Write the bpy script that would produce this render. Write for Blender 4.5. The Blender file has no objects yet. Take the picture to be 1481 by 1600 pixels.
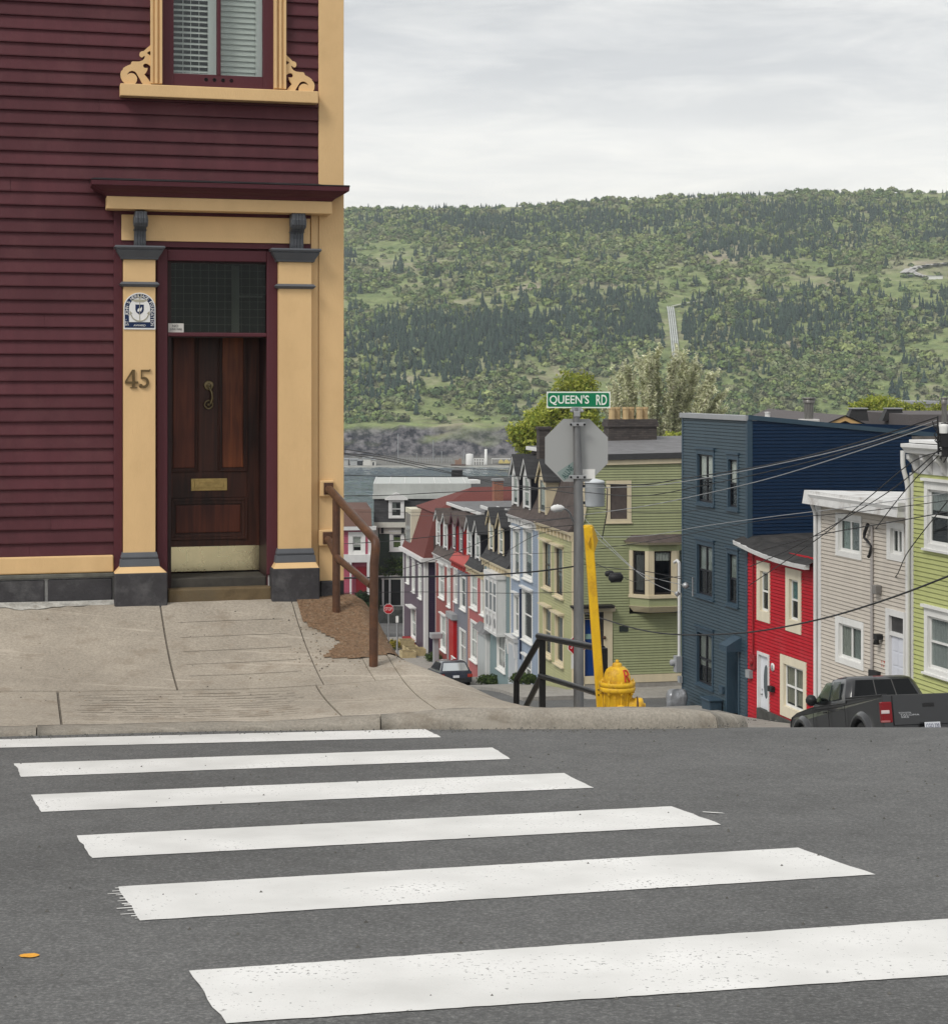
import bpy, bmesh, math, random
import numpy as np
from mathutils import Vector, noise
random.seed(7); np.random.seed(7)
scene = bpy.context.scene
COL = scene.collection
# ------------------------------------------------------------------ camera
F, CX, HY = 2800.0, 740.5, 600.0          # lens in photo pixels, principal column, eye level row
cam_d = bpy.data.cameras.new('camera'); cam = bpy.data.objects.new('camera', cam_d); COL.objects.link(cam)
cam_d.sensor_fit = 'HORIZONTAL'; cam_d.sensor_width = 36.0; cam_d.lens = 36.0 * F / 1481.0
cam_d.shift_y = -(800.0 - HY) / 1481.0
cam_d.clip_start = 0.05; cam_d.clip_end = 6000.0
cam.location = (0, 0, 0); cam.rotation_euler = (math.radians(90), 0, 0)
scene.camera = cam
# ------------------------------------------------------------------ sky and light
SUN_EL, SUN_AZ = 48.0, 222.0              # azimuth clockwise from +Y
world = bpy.data.worlds.new('World'); scene.world = world; world.use_nodes = True
def build_sky():
    nt = world.node_tree; nt.nodes.clear(); N = nt.nodes.new; L = nt.links.new
    out = N('ShaderNodeOutputWorld'); bg = N('ShaderNodeBackground'); bg.inputs['Strength'].default_value = 0.10
    sky = N('ShaderNodeTexSky'); sky.sky_type = 'NISHITA'; sky.sun_disc = False
    sky.sun_elevation = math.radians(SUN_EL); sky.sun_rotation = math.radians(SUN_AZ)
    tc = N('ShaderNodeTexCoord'); sep = N('ShaderNodeSeparateXYZ'); L(tc.outputs['Generated'], sep.inputs[0])
    # project the view direction on a flat cloud deck
    zc = N('ShaderNodeMath'); zc.operation = 'MAXIMUM'; zc.inputs[1].default_value = 0.0; L(sep.outputs['Z'], zc.inputs[0])
    za = N('ShaderNodeMath'); za.operation = 'ADD'; za.inputs[1].default_value = 0.10; L(zc.outputs[0], za.inputs[0])
    dx = N('ShaderNodeMath'); dx.operation = 'DIVIDE'; L(sep.outputs['X'], dx.inputs[0]); L(za.outputs[0], dx.inputs[1])
    dy = N('ShaderNodeMath'); dy.operation = 'DIVIDE'; L(sep.outputs['Y'], dy.inputs[0]); L(za.outputs[0], dy.inputs[1])
    cb = N('ShaderNodeCombineXYZ'); L(dx.outputs[0], cb.inputs[0]); L(dy.outputs[0], cb.inputs[1])
    mp = N('ShaderNodeMapping'); mp.inputs['Scale'].default_value = (0.62, 0.85, 1.0); mp.inputs['Location'].default_value = (1.7, 0.6, 0.0)
    mp.inputs['Rotation'].default_value = (0, 0, math.radians(-7)); L(cb.outputs[0], mp.inputs['Vector'])
    n1 = N('ShaderNodeTexNoise'); n1.inputs['Scale'].default_value = 1.1; n1.inputs['Detail'].default_value = 9; n1.inputs['Roughness'].default_value = 0.55
    n1.inputs['Distortion'].default_value = 0.35; L(mp.outputs[0], n1.inputs['Vector'])
    n2 = N('ShaderNodeTexNoise'); n2.inputs['Scale'].default_value = 3.0; n2.inputs['Detail'].default_value = 9; n2.inputs['Roughness'].default_value = 0.66; n2.inputs['Distortion'].default_value = 0.4
    L(mp.outputs[0], n2.inputs['Vector'])
    cr = N('ShaderNodeValToRGB'); e = cr.color_ramp.elements      # body of the overcast deck
    e[0].position = 0.32; e[0].color = (3.75, 3.83, 3.9, 1); e[1].position = 0.68; e[1].color = (5.5, 5.48, 5.38, 1)
    m = cr.color_ramp.elements.new(0.5); m.color = (4.65, 4.68, 4.68, 1)
    L(n1.outputs['Fac'], cr.inputs['Fac'])
    cr2 = N('ShaderNodeValToRGB'); e2 = cr2.color_ramp.elements
    e2[0].position = 0.44; e2[0].color = (0, 0, 0, 1); e2[1].position = 0.74; e2[1].color = (.7, .7, .7, 1); L(n2.outputs['Fac'], cr2.inputs['Fac'])
    mxb = N('ShaderNodeMix'); mxb.data_type = 'RGBA'; L(cr2.outputs['Color'], mxb.inputs['Factor']); L(cr.outputs['Color'], mxb.inputs['A'])
    mxb.inputs['B'].default_value = (6.3, 6.2, 5.95, 1)
    hz = N('ShaderNodeMapRange'); hz.inputs['From Min'].default_value = 0.06; hz.inputs['From Max'].default_value = 0.17
    hz.inputs['To Min'].default_value = 0.85; hz.inputs['To Max'].default_value = 0.0; L(sep.outputs['Z'], hz.inputs['Value'])
    pw = N('ShaderNodeMath'); pw.operation = 'MULTIPLY'; L(hz.outputs[0], pw.inputs[0]); L(n2.outputs['Fac'], pw.inputs[1])
    mxh = N('ShaderNodeMix'); mxh.data_type = 'RGBA'; L(pw.outputs[0], mxh.inputs['Factor']); L(mxb.outputs['Result'], mxh.inputs['A'])
    mxh.inputs['B'].default_value = (7.2, 6.85, 6.0, 1)
    mx = N('ShaderNodeMix'); mx.data_type = 'RGBA'; mx.inputs['Factor'].default_value = 0.96
    L(sky.outputs[0], mx.inputs['A']); L(mxh.outputs['Result'], mx.inputs['B'])
    L(mx.outputs['Result'], bg.inputs['Color']); L(bg.outputs[0], out.inputs[0])
build_sky()
sun_d = bpy.data.lights.new('sun', 'SUN'); sun = bpy.data.objects.new('sun', sun_d); COL.objects.link(sun)
sun_d.energy = 1.25; sun_d.angle = math.radians(18); sun_d.color = (1.0, 0.96, 0.90)
_az, _el = math.radians(SUN_AZ), math.radians(SUN_EL)
_to = Vector((math.sin(_az) * math.cos(_el), math.cos(_az) * math.cos(_el), math.sin(_el)))
sun.rotation_euler = _to.to_track_quat('Z', 'Y').to_euler(); sun.location = _to * 60
scene.view_settings.view_transform = 'Standard'; scene.view_settings.look = 'None'
scene.view_settings.gamma = 1.0; scene.view_settings.use_curve_mapping = False
scene.view_settings.exposure = 0.8
try: scene.cycles.volume_bounces = 1
except Exception: pass
# ------------------------------------------------------------------ helpers
Z = Vector((0, 0, 1))
TH = math.radians(14.5); S, C = math.sin(TH), math.cos(TH)
def P(x, y, Y): return Vector(((x - CX) / F * Y, Y, (HY - y) / F * Y))     # world point Y metres ahead on a photo row and column
def ST(s, t, z=0.0): return Vector((-S * s + C * t, C * s + S * t, z))
def toST(X, Y): return -S * X + C * Y, C * X + S * Y
def lerp(a, b, k): return a + (b - a) * k
def sstep(a, b, x):
    k = min(1, max(0, (x - a) / (b - a))); return k * k * (3 - 2 * k)
class Wall:
    """a vertical plane: origin O, A runs to the right seen from outside, N points out"""
    def __init__(s, O, ang):
        s.O = Vector(O); s.A = Vector((math.cos(ang), math.sin(ang), 0)); s.N = s.A.cross(Z)
    def p(s, a, h, d=0.0): return s.O + s.A * a + Z * h + s.N * d
    def px(s, x, y, d=0.0):
        r = Vector(((x - CX) / F, 1, (HY - y) / F)); o = s.O + s.N * d
        k = o.dot(s.N) / r.dot(s.N); q = r * k - s.O
        return q.dot(s.A), q.z
    def rect(s, x0, y0, x1, y1, d=0.0):
        xm, ym = (x0 + x1) / 2, (y0 + y1) / 2
        return (s.px(x0, ym, d)[0], s.px(x1, ym, d)[0], s.px(xm, y1, d)[1], s.px(xm, y0, d)[1])
class MB:
    def __init__(s): s.v = []; s.f = []; s.m = []; s.sm = []
    def add(s, pts, faces, m=0, smooth=False):
        b = len(s.v); s.v += [tuple(p) for p in pts]
        for f in faces: s.f.append([b + i for i in f]); s.m.append(m); s.sm.append(smooth)
    def poly(s, pts, m=0): s.add(pts, [list(range(len(pts)))], m)
    def hexa(s, p, m=0):   # p: 4 bottom, 4 top in the same turning order
        s.add(p, [(3, 2, 1, 0), (4, 5, 6, 7), (0, 1, 5, 4), (1, 2, 6, 5), (2, 3, 7, 6), (3, 0, 4, 7)], m)
    def box(s, c, sx, sy, sz, ang=0.0, m=0):
        ca, sa = math.cos(ang), math.sin(ang); x, y, z = c; q = []
        for zz in (z - sz / 2, z + sz / 2):
            for ax, ay in ((-1, -1), (1, -1), (1, 1), (-1, 1)):
                px, py = ax * sx / 2, ay * sy / 2; q.append((x + px * ca - py * sa, y + px * sa + py * ca, zz))
        s.hexa(q, m)
    def wbox(s, W, a0, a1, h0, h1, d0, d1, m=0):
        a0, a1 = min(a0, a1), max(a0, a1); h0, h1 = min(h0, h1), max(h0, h1); d0, d1 = min(d0, d1), max(d0, d1)
        s.hexa([W.p(a0, h0, d1), W.p(a1, h0, d1), W.p(a1, h0, d0), W.p(a0, h0, d0),
                W.p(a0, h1, d1), W.p(a1, h1, d1), W.p(a1, h1, d0), W.p(a0, h1, d0)], m)
    def taper(s, W, lo, hi, m=0):   # lo/hi = (a0,a1,h,d0,d1)
        q = []
        for a0, a1, h, d0, d1 in (lo, hi): q += [W.p(a0, h, d1), W.p(a1, h, d1), W.p(a1, h, d0), W.p(a0, h, d0)]
        s.hexa(q, m)
    def prism(s, W, pts, d0, d1, m=0):   # outline (a,h) extruded from d0 to d1
        n = len(pts); q = [W.p(a, h, d1) for a, h in pts] + [W.p(a, h, d0) for a, h in pts]
        s.add(q, [list(range(n)), list(range(2 * n - 1, n - 1, -1))] + [(i, i + n, (i + 1) % n + n, (i + 1) % n) for i in range(n)], m)
    def sweep(s, W, prof, a0, a1, m=0, close=True):   # profile of (d,h) swept along the wall
        n = len(prof); q = [W.p(a0, h, d) for d, h in prof] + [W.p(a1, h, d) for d, h in prof]
        fs = [(i, i + n, (i + 1) % n + n, (i + 1) % n) for i in range(n if close else n - 1)]
        if close: fs += [list(range(n)), list(range(2 * n - 1, n - 1, -1))]
        s.add(q, fs, m)
    def tube(s, pts, r, n=8, m=0, smooth=True, caps=True):
        pts = [Vector(p) for p in pts]; rs = r if isinstance(r, (list, tuple)) else [r] * len(pts)
        ring = []; up = None
        for i, p in enumerate(pts):
            t = (pts[min(i + 1, len(pts) - 1)] - pts[max(i - 1, 0)]).normalized()
            if up is None: up = Vector((0, 0, 1)) if abs(t.z) < 0.9 else Vector((1, 0, 0))
            x = up.cross(t)
            if x.length < 1e-4: x = Vector((1, 0, 0)).cross(t)
            x.normalize(); y = t.cross(x); up = y
            ring += [p + (x * math.cos(2 * math.pi * k / n) + y * math.sin(2 * math.pi * k / n)) * rs[i] for k in range(n)]
        fs = []
        for i in range(len(pts) - 1):
            for k in range(n): fs.append((i * n + k, i * n + (k + 1) % n, (i + 1) * n + (k + 1) % n, (i + 1) * n + k))
        s.add(ring, fs, m, smooth)
        if caps:
            b = (len(pts) - 1) * n
            s.add(ring[:n], [list(range(n))[::-1]], m); s.add(ring[b:], [list(range(n))], m)
    def lathe(s, c, prof, n=16, m=0, axis='Z', smooth=True, caps=True):
        c = Vector(c); q = []
        if axis == 'Z': ex, ey, ez = Vector((1, 0, 0)), Vector((0, 1, 0)), Z
        else:
            ez = Vector(axis).normalized(); ex = ez.orthogonal().normalized(); ey = ez.cross(ex)
        for r, z in prof: q += [c + ez * z + (ex * math.cos(2 * math.pi * k / n) + ey * math.sin(2 * math.pi * k / n)) * r for k in range(n)]
        fs = []
        for i in range(len(prof) - 1):
            for k in range(n): fs.append((i * n + k, i * n + (k + 1) % n, (i + 1) * n + (k + 1) % n, (i + 1) * n + k))
        s.add(q, fs, m, smooth)
        if caps:
            s.add(q[:n], [list(range(n))[::-1]], m); s.add(q[-n:], [list(range(n))], m)
    def mesh(s, name, mats, off=Vector((0, 0, 0))):
        me = bpy.data.meshes.new(name); me.from_pydata([(x - off[0], y - off[1], z - off[2]) for x, y, z in s.v], [], s.f)
        for mm in (mats if isinstance(mats, (list, tuple)) else [mats]): me.materials.append(mm)
        me.polygons.foreach_set('material_index', s.m); me.polygons.foreach_set('use_smooth', s.sm); me.update(); return me
def world_loc(o):
    v = Vector(o.location)
    while o.parent: o = o.parent; v += Vector(o.location)
    return v
def bevel(o, w, seg=2):
    b = o.modifiers.new('bevel', 'BEVEL'); b.width = w; b.segments = seg; b.limit_method = 'ANGLE'; b.angle_limit = math.radians(40)
def part(name, mb, mats, parent, bev=0, label=None, kind=None):
    o = bpy.data.objects.new(name, mb.mesh(name, mats, world_loc(parent))); COL.objects.link(o); o.parent = parent
    if bev: bevel(o, bev)
    if label: o['label'] = label
    if kind: o['kind'] = kind
    return o
def tag(o, label=None, cat=None, group=None, kind=None):
    if label: o['label'] = label
    if cat: o['category'] = cat
    if group: o['group'] = group
    if kind: o['kind'] = kind
    return o
def thing(name, label, cat, loc, group=None):
    o = bpy.data.objects.new(name, None); COL.objects.link(o); o.location = loc; o.empty_display_size = 0.2
    return tag(o, label, cat, group)
def single(name, mb, mats, loc, label=None, cat=None, group=None, kind=None, bev=0):
    o = bpy.data.objects.new(name, mb.mesh(name, mats, Vector(loc))); COL.objects.link(o); o.location = loc
    if bev: bevel(o, bev)
    return tag(o, label, cat, group, kind)
def copy_tree(o, parent=None):
    c = o.copy(); COL.objects.link(c); c.parent = parent
    for ch in list(o.children): copy_tree(ch, c)
    return c
# ------------------------------------------------------------------ materials
def nodes(name):
    m = bpy.data.materials.new(name); m.use_nodes = True; nt = m.node_tree
    return m, nt, nt.nodes['Principled BSDF'], nt.nodes.new, nt.links.new
def M(name, col, rough=0.6, var=0.12, scale=6.0, bump=0.0, bscale=60.0, metal=0.0, spec=0.22, stain=None, stretch=(1, 1, 1), dist=0.01, rnd=0.0, coat=0.0):
    """painted or raw surface: colour with mottling, optional stain colour, fine relief"""
    m, nt, b, N, L = nodes(name)
    geo = N('ShaderNodeNewGeometry'); mp = N('ShaderNodeMapping'); mp.inputs['Scale'].default_value = stretch; L(geo.outputs['Position'], mp.inputs['Vector'])
    n = N('ShaderNodeTexNoise'); n.inputs['Scale'].default_value = scale; n.inputs['Detail'].default_value = 6; n.inputs['Roughness'].default_value = 0.65
    L(mp.outputs[0], n.inputs['Vector'])
    mr = N('ShaderNodeMapRange'); mr.inputs['From Min'].default_value = 0.3; mr.inputs['From Max'].default_value = 0.7
    mr.inputs['To Min'].default_value = 1 - var; mr.inputs['To Max'].default_value = 1 + var; L(n.outputs['Fac'], mr.inputs['Value'])
    hs = N('ShaderNodeHueSaturation'); hs.inputs['Color'].default_value = (*col, 1); val = mr.outputs[0]
    if rnd:
        oi = N('ShaderNodeObjectInfo'); m2 = N('ShaderNodeMapRange'); m2.inputs['To Min'].default_value = 1 - rnd; m2.inputs['To Max'].default_value = 1 + rnd
        L(oi.outputs['Random'], m2.inputs['Value']); mu = N('ShaderNodeMath'); mu.operation = 'MULTIPLY'; L(val, mu.inputs[0]); L(m2.outputs[0], mu.inputs[1]); val = mu.outputs[0]
    L(val, hs.inputs['Value']); colout = hs.outputs[0]
    if stain:
        sc, amt, ss = stain
        n2 = N('ShaderNodeTexNoise'); n2.inputs['Scale'].default_value = ss; n2.inputs['Detail'].default_value = 8; n2.inputs['Roughness'].default_value = 0.7; L(geo.outputs['Position'], n2.inputs['Vector'])
        r = N('ShaderNodeMapRange'); r.inputs['From Min'].default_value = 0.5; r.inputs['From Max'].default_value = 0.75; r.inputs['To Max'].default_value = amt; L(n2.outputs['Fac'], r.inputs['Value'])
        mx = N('ShaderNodeMix'); mx.data_type = 'RGBA'; mx.inputs['B'].default_value = (*sc, 1); L(r.outputs[0], mx.inputs['Factor']); L(colout, mx.inputs['A']); colout = mx.outputs['Result']
    L(colout, b.inputs['Base Color']); b.inputs['Roughness'].default_value = rough; b.inputs['Metallic'].default_value = metal
    b.inputs['Specular IOR Level'].default_value = spec
    if coat: b.inputs['Coat Weight'].default_value = coat; b.inputs['Coat Roughness'].default_value = 0.05
    if bump:
        nb = N('ShaderNodeTexNoise'); nb.inputs['Scale'].default_value = bscale; nb.inputs['Detail'].default_value = 4; L(mp.outputs[0], nb.inputs['Vector'])
        bp = N('ShaderNodeBump'); bp.inputs['Strength'].default_value = bump; bp.inputs['Distance'].default_value = dist; L(nb.outputs['Fac'], bp.inputs['Height']); L(bp.outputs[0], b.inputs['Normal'])
    return m
def glass_mat(name, tint=(0.85, 0.87, 0.86), refl=0.16):
    m, nt, b, N, L = nodes(name); nt.nodes.remove(b); out = nt.nodes['Material Output']
    tr = N('ShaderNodeBsdfTransparent'); tr.inputs['Color'].default_value = (*tint, 1)
    gl = N('ShaderNodeBsdfGlossy'); gl.inputs['Roughness'].default_value = 0.03; gl.inputs['Color'].default_value = (0.9, 0.95, 0.97, 1)
    lw = N('ShaderNodeLayerWeight'); lw.inputs['Blend'].default_value = 0.5; p5 = N('ShaderNodeMath'); p5.operation = 'POWER'; p5.inputs[1].default_value = 5.0; L(lw.outputs['Facing'], p5.inputs[0])
    ad = N('ShaderNodeMath'); ad.operation = 'MULTIPLY_ADD'; ad.use_clamp = True; ad.inputs[1].default_value = 0.6; ad.inputs[2].default_value = refl * 0.2; L(p5.outputs[0], ad.inputs[0])
    geo = N('ShaderNodeNewGeometry'); n = N('ShaderNodeTexNoise'); n.inputs['Scale'].default_value = 1.3; L(geo.outputs['Position'], n.inputs['Vector'])
    bp = N('ShaderNodeBump'); bp.inputs['Strength'].default_value = 0.05; bp.inputs['Distance'].default_value = 0.02; L(n.outputs['Fac'], bp.inputs['Height']); L(bp.outputs[0], gl.inputs['Normal'])
    mx = N('ShaderNodeMixShader'); L(ad.outputs[0], mx.inputs['Fac']); L(tr.outputs[0], mx.inputs[1]); L(gl.outputs[0], mx.inputs[2]); L(mx.outputs[0], out.inputs['Surface'])
    return m
def brick_mat(name, c1, c2, mortar, scale=8.0):
    m, nt, b, N, L = nodes(name); geo = N('ShaderNodeNewGeometry'); sp = N('ShaderNodeSeparateXYZ'); L(geo.outputs['Position'], sp.inputs[0])
    ad = N('ShaderNodeMath'); ad.operation = 'ADD'; L(sp.outputs['X'], ad.inputs[0]); L(sp.outputs['Y'], ad.inputs[1])
    cb = N('ShaderNodeCombineXYZ'); L(ad.outputs[0], cb.inputs[0]); L(sp.outputs['Z'], cb.inputs[1])
    br = N('ShaderNodeTexBrick'); br.inputs['Color1'].default_value = (*c1, 1); br.inputs['Color2'].default_value = (*c2, 1); br.inputs['Mortar'].default_value = (*mortar, 1)
    br.inputs['Scale'].default_value = scale; br.inputs['Mortar Size'].default_value = 0.03; br.inputs['Row Height'].default_value = 0.6; br.inputs['Brick Width'].default_value = 1.8
    L(cb.outputs[0], br.inputs['Vector']); L(br.outputs['Color'], b.inputs['Base Color']); b.inputs['Roughness'].default_value = 0.9
    bp = N('ShaderNodeBump'); bp.inputs['Strength'].default_value = 0.5; bp.inputs['Distance'].default_value = 0.01; bp.invert = True; L(br.outputs['Fac'], bp.inputs['Height']); L(bp.outputs[0], b.inputs['Normal'])
    return m
def shingle_mat(name, c, c2):
    m = brick_mat(name, c, c2, tuple(x * 0.6 for x in c), 4.0); return m
def paint(name, c, **k): return M(name, c, rough=k.pop('rough', 0.5), var=k.pop('var', 0.07), scale=k.pop('scale', 3.0), bump=k.pop('bump', 0.2), bscale=90, stretch=k.pop('stretch', (1, 1, .3)), **k)
GLASS = glass_mat('window glass'); GLASS_DK = glass_mat('dark tinted glass', (0.5, 0.53, 0.51), 0.07)
DARK = M('dark room', (0.012, 0.012, 0.014), 0.9); WHITE = paint('white paint', (0.72, 0.72, 0.70), stain=((0.45, 0.44, 0.42), 0.25, 2.0))
CURT = M('white curtain', (0.62, 0.62, 0.58), 0.9, 0.1, 4.0); BLIND = M('grey blind', (0.45, 0.48, 0.46), 0.8, 0.1, 4.0)
BLACKP = paint('black paint', (0.012, 0.012, 0.013), rough=0.35); METAL = M('galvanised steel', (0.36, 0.37, 0.38), 0.45, 0.12, 5.0, metal=0.6)
GREYP = paint('grey paint', (0.30, 0.31, 0.32)); CABLE = M('black cable', (0.02, 0.02, 0.022), 0.5); STEEL = M('pale steel cable', (0.35, 0.36, 0.37), 0.4, metal=0.4)
TAR = M('black roofing felt', (0.035, 0.034, 0.034), 0.75, 0.35, 3.0, bump=0.5, bscale=30, stain=((0.10, 0.095, 0.09), 0.6, 1.2))
ROOFG = M('grey roof felt', (0.16, 0.16, 0.165), 0.8, 0.2, 2.0); CONC = M('weathered concrete', (0.30, 0.285, 0.26), 0.85, 0.15, 5.0, bump=0.4, stain=((0.16, 0.15, 0.13), 0.5, 1.5))
# ------------------------------------------------------------------ siding, windows
def clip_convex(poly, outline):
    out = poly; n = len(outline)
    for i in range(n):
        (x0, y0), (x1, y1) = outline[i], outline[(i + 1) % n]; inp, out = out, []
        if not inp: return []
        def sd(p): return (x1 - x0) * (p[1] - y0) - (y1 - y0) * (p[0] - x0)
        for j in range(len(inp)):
            p, q = inp[j], inp[(j + 1) % len(inp)]; a, b = sd(p), sd(q)
            if a >= -1e-9: out.append(p)
            if (a > 1e-9 and b < -1e-9) or (a < -1e-9 and b > 1e-9):
                k = a / (a - b); out.append((p[0] + (q[0] - p[0]) * k, p[1] + (q[1] - p[1]) * k))
    return out
def siding(mb, W, outline, e=0.1, proud=0.014, holes=(), m=0, jit=0.0, d0=0.0, boost=1.7):
    """lapped boards as real saw-tooth courses, cut round the openings"""
    area = sum(outline[i][0] * outline[(i + 1) % len(outline)][1] - outline[(i + 1) % len(outline)][0] * outline[i][1] for i in range(len(outline)))
    if area < 0: outline = outline[::-1]
    hs = [h for _, h in outline]; as_ = [a for a, _ in outline]; a_lo, a_hi = min(as_), max(as_); h = min(hs)
    while h < max(hs) - 1e-4:
        h2 = min(h + e, max(hs)); cuts = [h, h2] + [y for H in holes for y in H[2:4] if h < y < h2]; cuts = sorted(set(cuts)); jj = random.uniform(-.004, .004) + proud * (boost - 1)
        for y0, y1 in zip(cuts, cuts[1:]):
            ym = (y0 + y1) / 2; xs = [a_lo, a_hi]; act = [H for H in holes if H[2] < ym < H[3]]
            for H in act: xs += [min(max(H[0], a_lo), a_hi), min(max(H[1], a_lo), a_hi)]
            xs = sorted(set(xs))
            for x0, x1 in zip(xs, xs[1:]):
                xm = (x0 + x1) / 2
                if x1 - x0 < 1e-4 or any(H[0] < xm < H[1] for H in act): continue
                q = clip_convex([(x0, y0), (x1, y0), (x1, y1), (x0, y1)], outline)
                if len(q) < 3: continue
                yg = h + e * .83; pj = proud + jj
                for lo, hi, A0, A1 in ((y0, min(y1, yg), None, None), (max(y0, yg), y1, 1, 1)):
                    if hi - lo < 1e-4: continue
                    q2 = clip_convex([(x0, lo), (x1, lo), (x1, hi), (x0, hi)], outline)
                    if len(q2) < 3: continue
                    if A0 is None: mb.poly([W.p(a, y, d0 + pj * (1 - .8 * (y - h) / e)) for a, y in q2], m)
                    else:
                        mb.poly([W.p(a, y, d0 - .012) for a, y in q2], m)
                        b = [p for p in q2 if abs(p[1] - yg) < 1e-6]
                        if len(b) >= 2: u0, u1 = min(p[0] for p in b), max(p[0] for p in b); mb.poly([W.p(u0, yg, d0 + pj * .336), W.p(u1, yg, d0 + pj * .336), W.p(u1, yg, d0 - .012), W.p(u0, yg, d0 - .012)], m)
                dd = lambda y: d0 + pj
                if y0 == h:
                    b = [p for p in q if abs(p[1] - h) < 1e-6]
                    if len(b) >= 2:
                        u0, u1 = min(p[0] for p in b), max(p[0] for p in b)
                        mb.poly([W.p(u0, h, d0 - .012), W.p(u1, h, d0 - .012), W.p(u1, h, dd(h)), W.p(u0, h, dd(h))], m)
        h = h2
def curtain_mb(W, a0, a1, h0, h1, d, folds=5, amp=0.011):
    mb = MB(); n = folds * 6
    for i in range(n):
        x0, x1 = lerp(a0, a1, i / n), lerp(a0, a1, (i + 1) / n)
        f = lambda k: d + amp * math.sin(k / n * folds * 2 * math.pi)
        mb.add([W.p(x0, h0, f(i)), W.p(x1, h0, f(i + 1)), W.p(x1, h1, f(i + 1)), W.p(x0, h1, f(i))], [(0, 1, 2, 3)], 0, True)
    return mb
def window(par, W, r, cas=(0.10, 0.10, 0.10, 0.10), proud=0.045, cmat=None, smat=None, cols=1, meet=0.5, sw=0.05, curtain=None, sill=0.0, hood=0.0,
           depth=0.10, flat=False, glass=None, muntin=0, label=None, hoodmat=None):
    """opening r=(a0,a1,h0,h1); casing widths left,right,bottom,top"""
    a0, a1, h0, h1 = r; cmat = cmat or WHITE; smat = smat or cmat; mb = MB(); l, rr, bo, to = cas
    if l: mb.wbox(W, a0 - l, a0, h0 - bo, h1 + to, -0.02, proud)
    if rr: mb.wbox(W, a1, a1 + rr, h0 - bo, h1 + to, -0.02, proud)
    if to: mb.wbox(W, a0, a1, h1, h1 + to, -0.02, proud - 0.003)
    if bo: mb.wbox(W, a0, a1, h0 - bo, h0, -0.02, proud - 0.003)
    t = 0.012
    mb.wbox(W, a0, a0 + t, h0, h1, -depth, -0.021); mb.wbox(W, a1 - t, a1, h0, h1, -depth, -0.021)
    mb.wbox(W, a0 + t, a1 - t, h1 - t, h1, -depth, -0.021); mb.wbox(W, a0 + t, a1 - t, h0, h0 + t, -depth, -0.021)
    if hood: mb.wbox(W, a0 - l - 0.06, a1 + rr + 0.06, h1 + to, h1 + to + 0.07, -0.02, proud + hood)
    if sill: mb.wbox(W, a0 - l - 0.04, a1 + rr + 0.04, h0 - bo - 0.05, h0 - bo, -0.02, proud + sill)
    if flat: w = par; part('casing', mb, cmat, w)
    else: w = part('window', mb, cmat, par, label=label)
    s = MB(); dF, dB = -0.035, -0.075; i0, i1, j0, j1 = a0 + t, a1 - t, h0 + t, h1 - t
    s.wbox(W, i0, i0 + sw, j0, j1, dB, dF); s.wbox(W, i1 - sw, i1, j0, j1, dB, dF); s.wbox(W, i0 + sw, i1 - sw, j1 - sw, j1, dB, dF); s.wbox(W, i0 + sw, i1 - sw, j0, j0 + sw * 1.3, dB, dF)
    xs = [i0 + sw]; ys = [j0 + sw * 1.3]; bw = 0.035
    for k in range(1, cols):
        xm = lerp(i0, i1, k / cols); s.wbox(W, xm - bw, xm + bw, j0 + sw * 1.3, j1 - sw, dB, dF + 0.004); xs += [xm - bw, xm + bw]
    xs.append(i1 - sw)
    if meet:
        hm = lerp(j0, j1, meet)
        for k in range(0, len(xs), 2): s.wbox(W, xs[k], xs[k + 1], hm - 0.025, hm + 0.025, dB, dF + 0.01)
        ys += [hm - 0.025, hm + 0.025]
    ys.append(j1 - sw)
    if muntin:
        for k in range(0, len(xs), 2):
            for q in range(0, len(ys), 2):
                for c in range(1, muntin + 1):
                    xm = lerp(xs[k], xs[k + 1], c / (muntin + 1)); s.wbox(W, xm - 0.012, xm + 0.012, ys[q], ys[q + 1], -0.062, -0.045)
    part('sash', s, smat, w)
    for k in range(0, len(xs), 2):
        for q in range(0, len(ys), 2):
            g = MB(); g.wbox(W, xs[k] - .004, xs[k + 1] + .004, ys[q] - .004, ys[q + 1] + .004, -0.058, -0.052); part('pane', g, glass or GLASS, w)
    dep = 0.6; q = MB()
    c = [W.p(a0, h0, -depth), W.p(a1, h0, -depth), W.p(a1, h1, -depth), W.p(a0, h1, -depth)]; d = [W.p(a0, h0, -dep), W.p(a1, h0, -dep), W.p(a1, h1, -dep), W.p(a0, h1, -dep)]
    q.add(c + d, [(4, 5, 6, 7), (0, 1, 5, 4), (1, 2, 6, 5), (2, 3, 7, 6), (3, 0, 4, 7)]); part('interior', q, DARK, w)
    if curtain:
        for cu in curtain:   # (x fraction 0, 1, y fraction 0, 1, material)
            part('curtain', curtain_mb(W, lerp(i0, i1, cu[0]), lerp(i0, i1, cu[1]), lerp(j0, j1, cu[2]), lerp(j0, j1, cu[3]), -0.084, max(2, int((cu[1] - cu[0]) * (i1 - i0) / 0.12))), cu[4], w)
    return w
def shell(mb, W, a0, a1, h0, h1, depth, m=0, left=True, right=True, back=True):
    if left: mb.poly([W.p(a0, h0, -depth), W.p(a0, h0, 0), W.p(a0, h1, 0), W.p(a0, h1, -depth)], m)
    if right: mb.poly([W.p(a1, h0, 0), W.p(a1, h0, -depth), W.p(a1, h1, -depth), W.p(a1, h1, 0)], m)
    if back: mb.poly([W.p(a1, h0, -depth), W.p(a0, h0, -depth), W.p(a0, h1, -depth), W.p(a1, h1, -depth)], m)
_fontcache = {}
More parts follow.
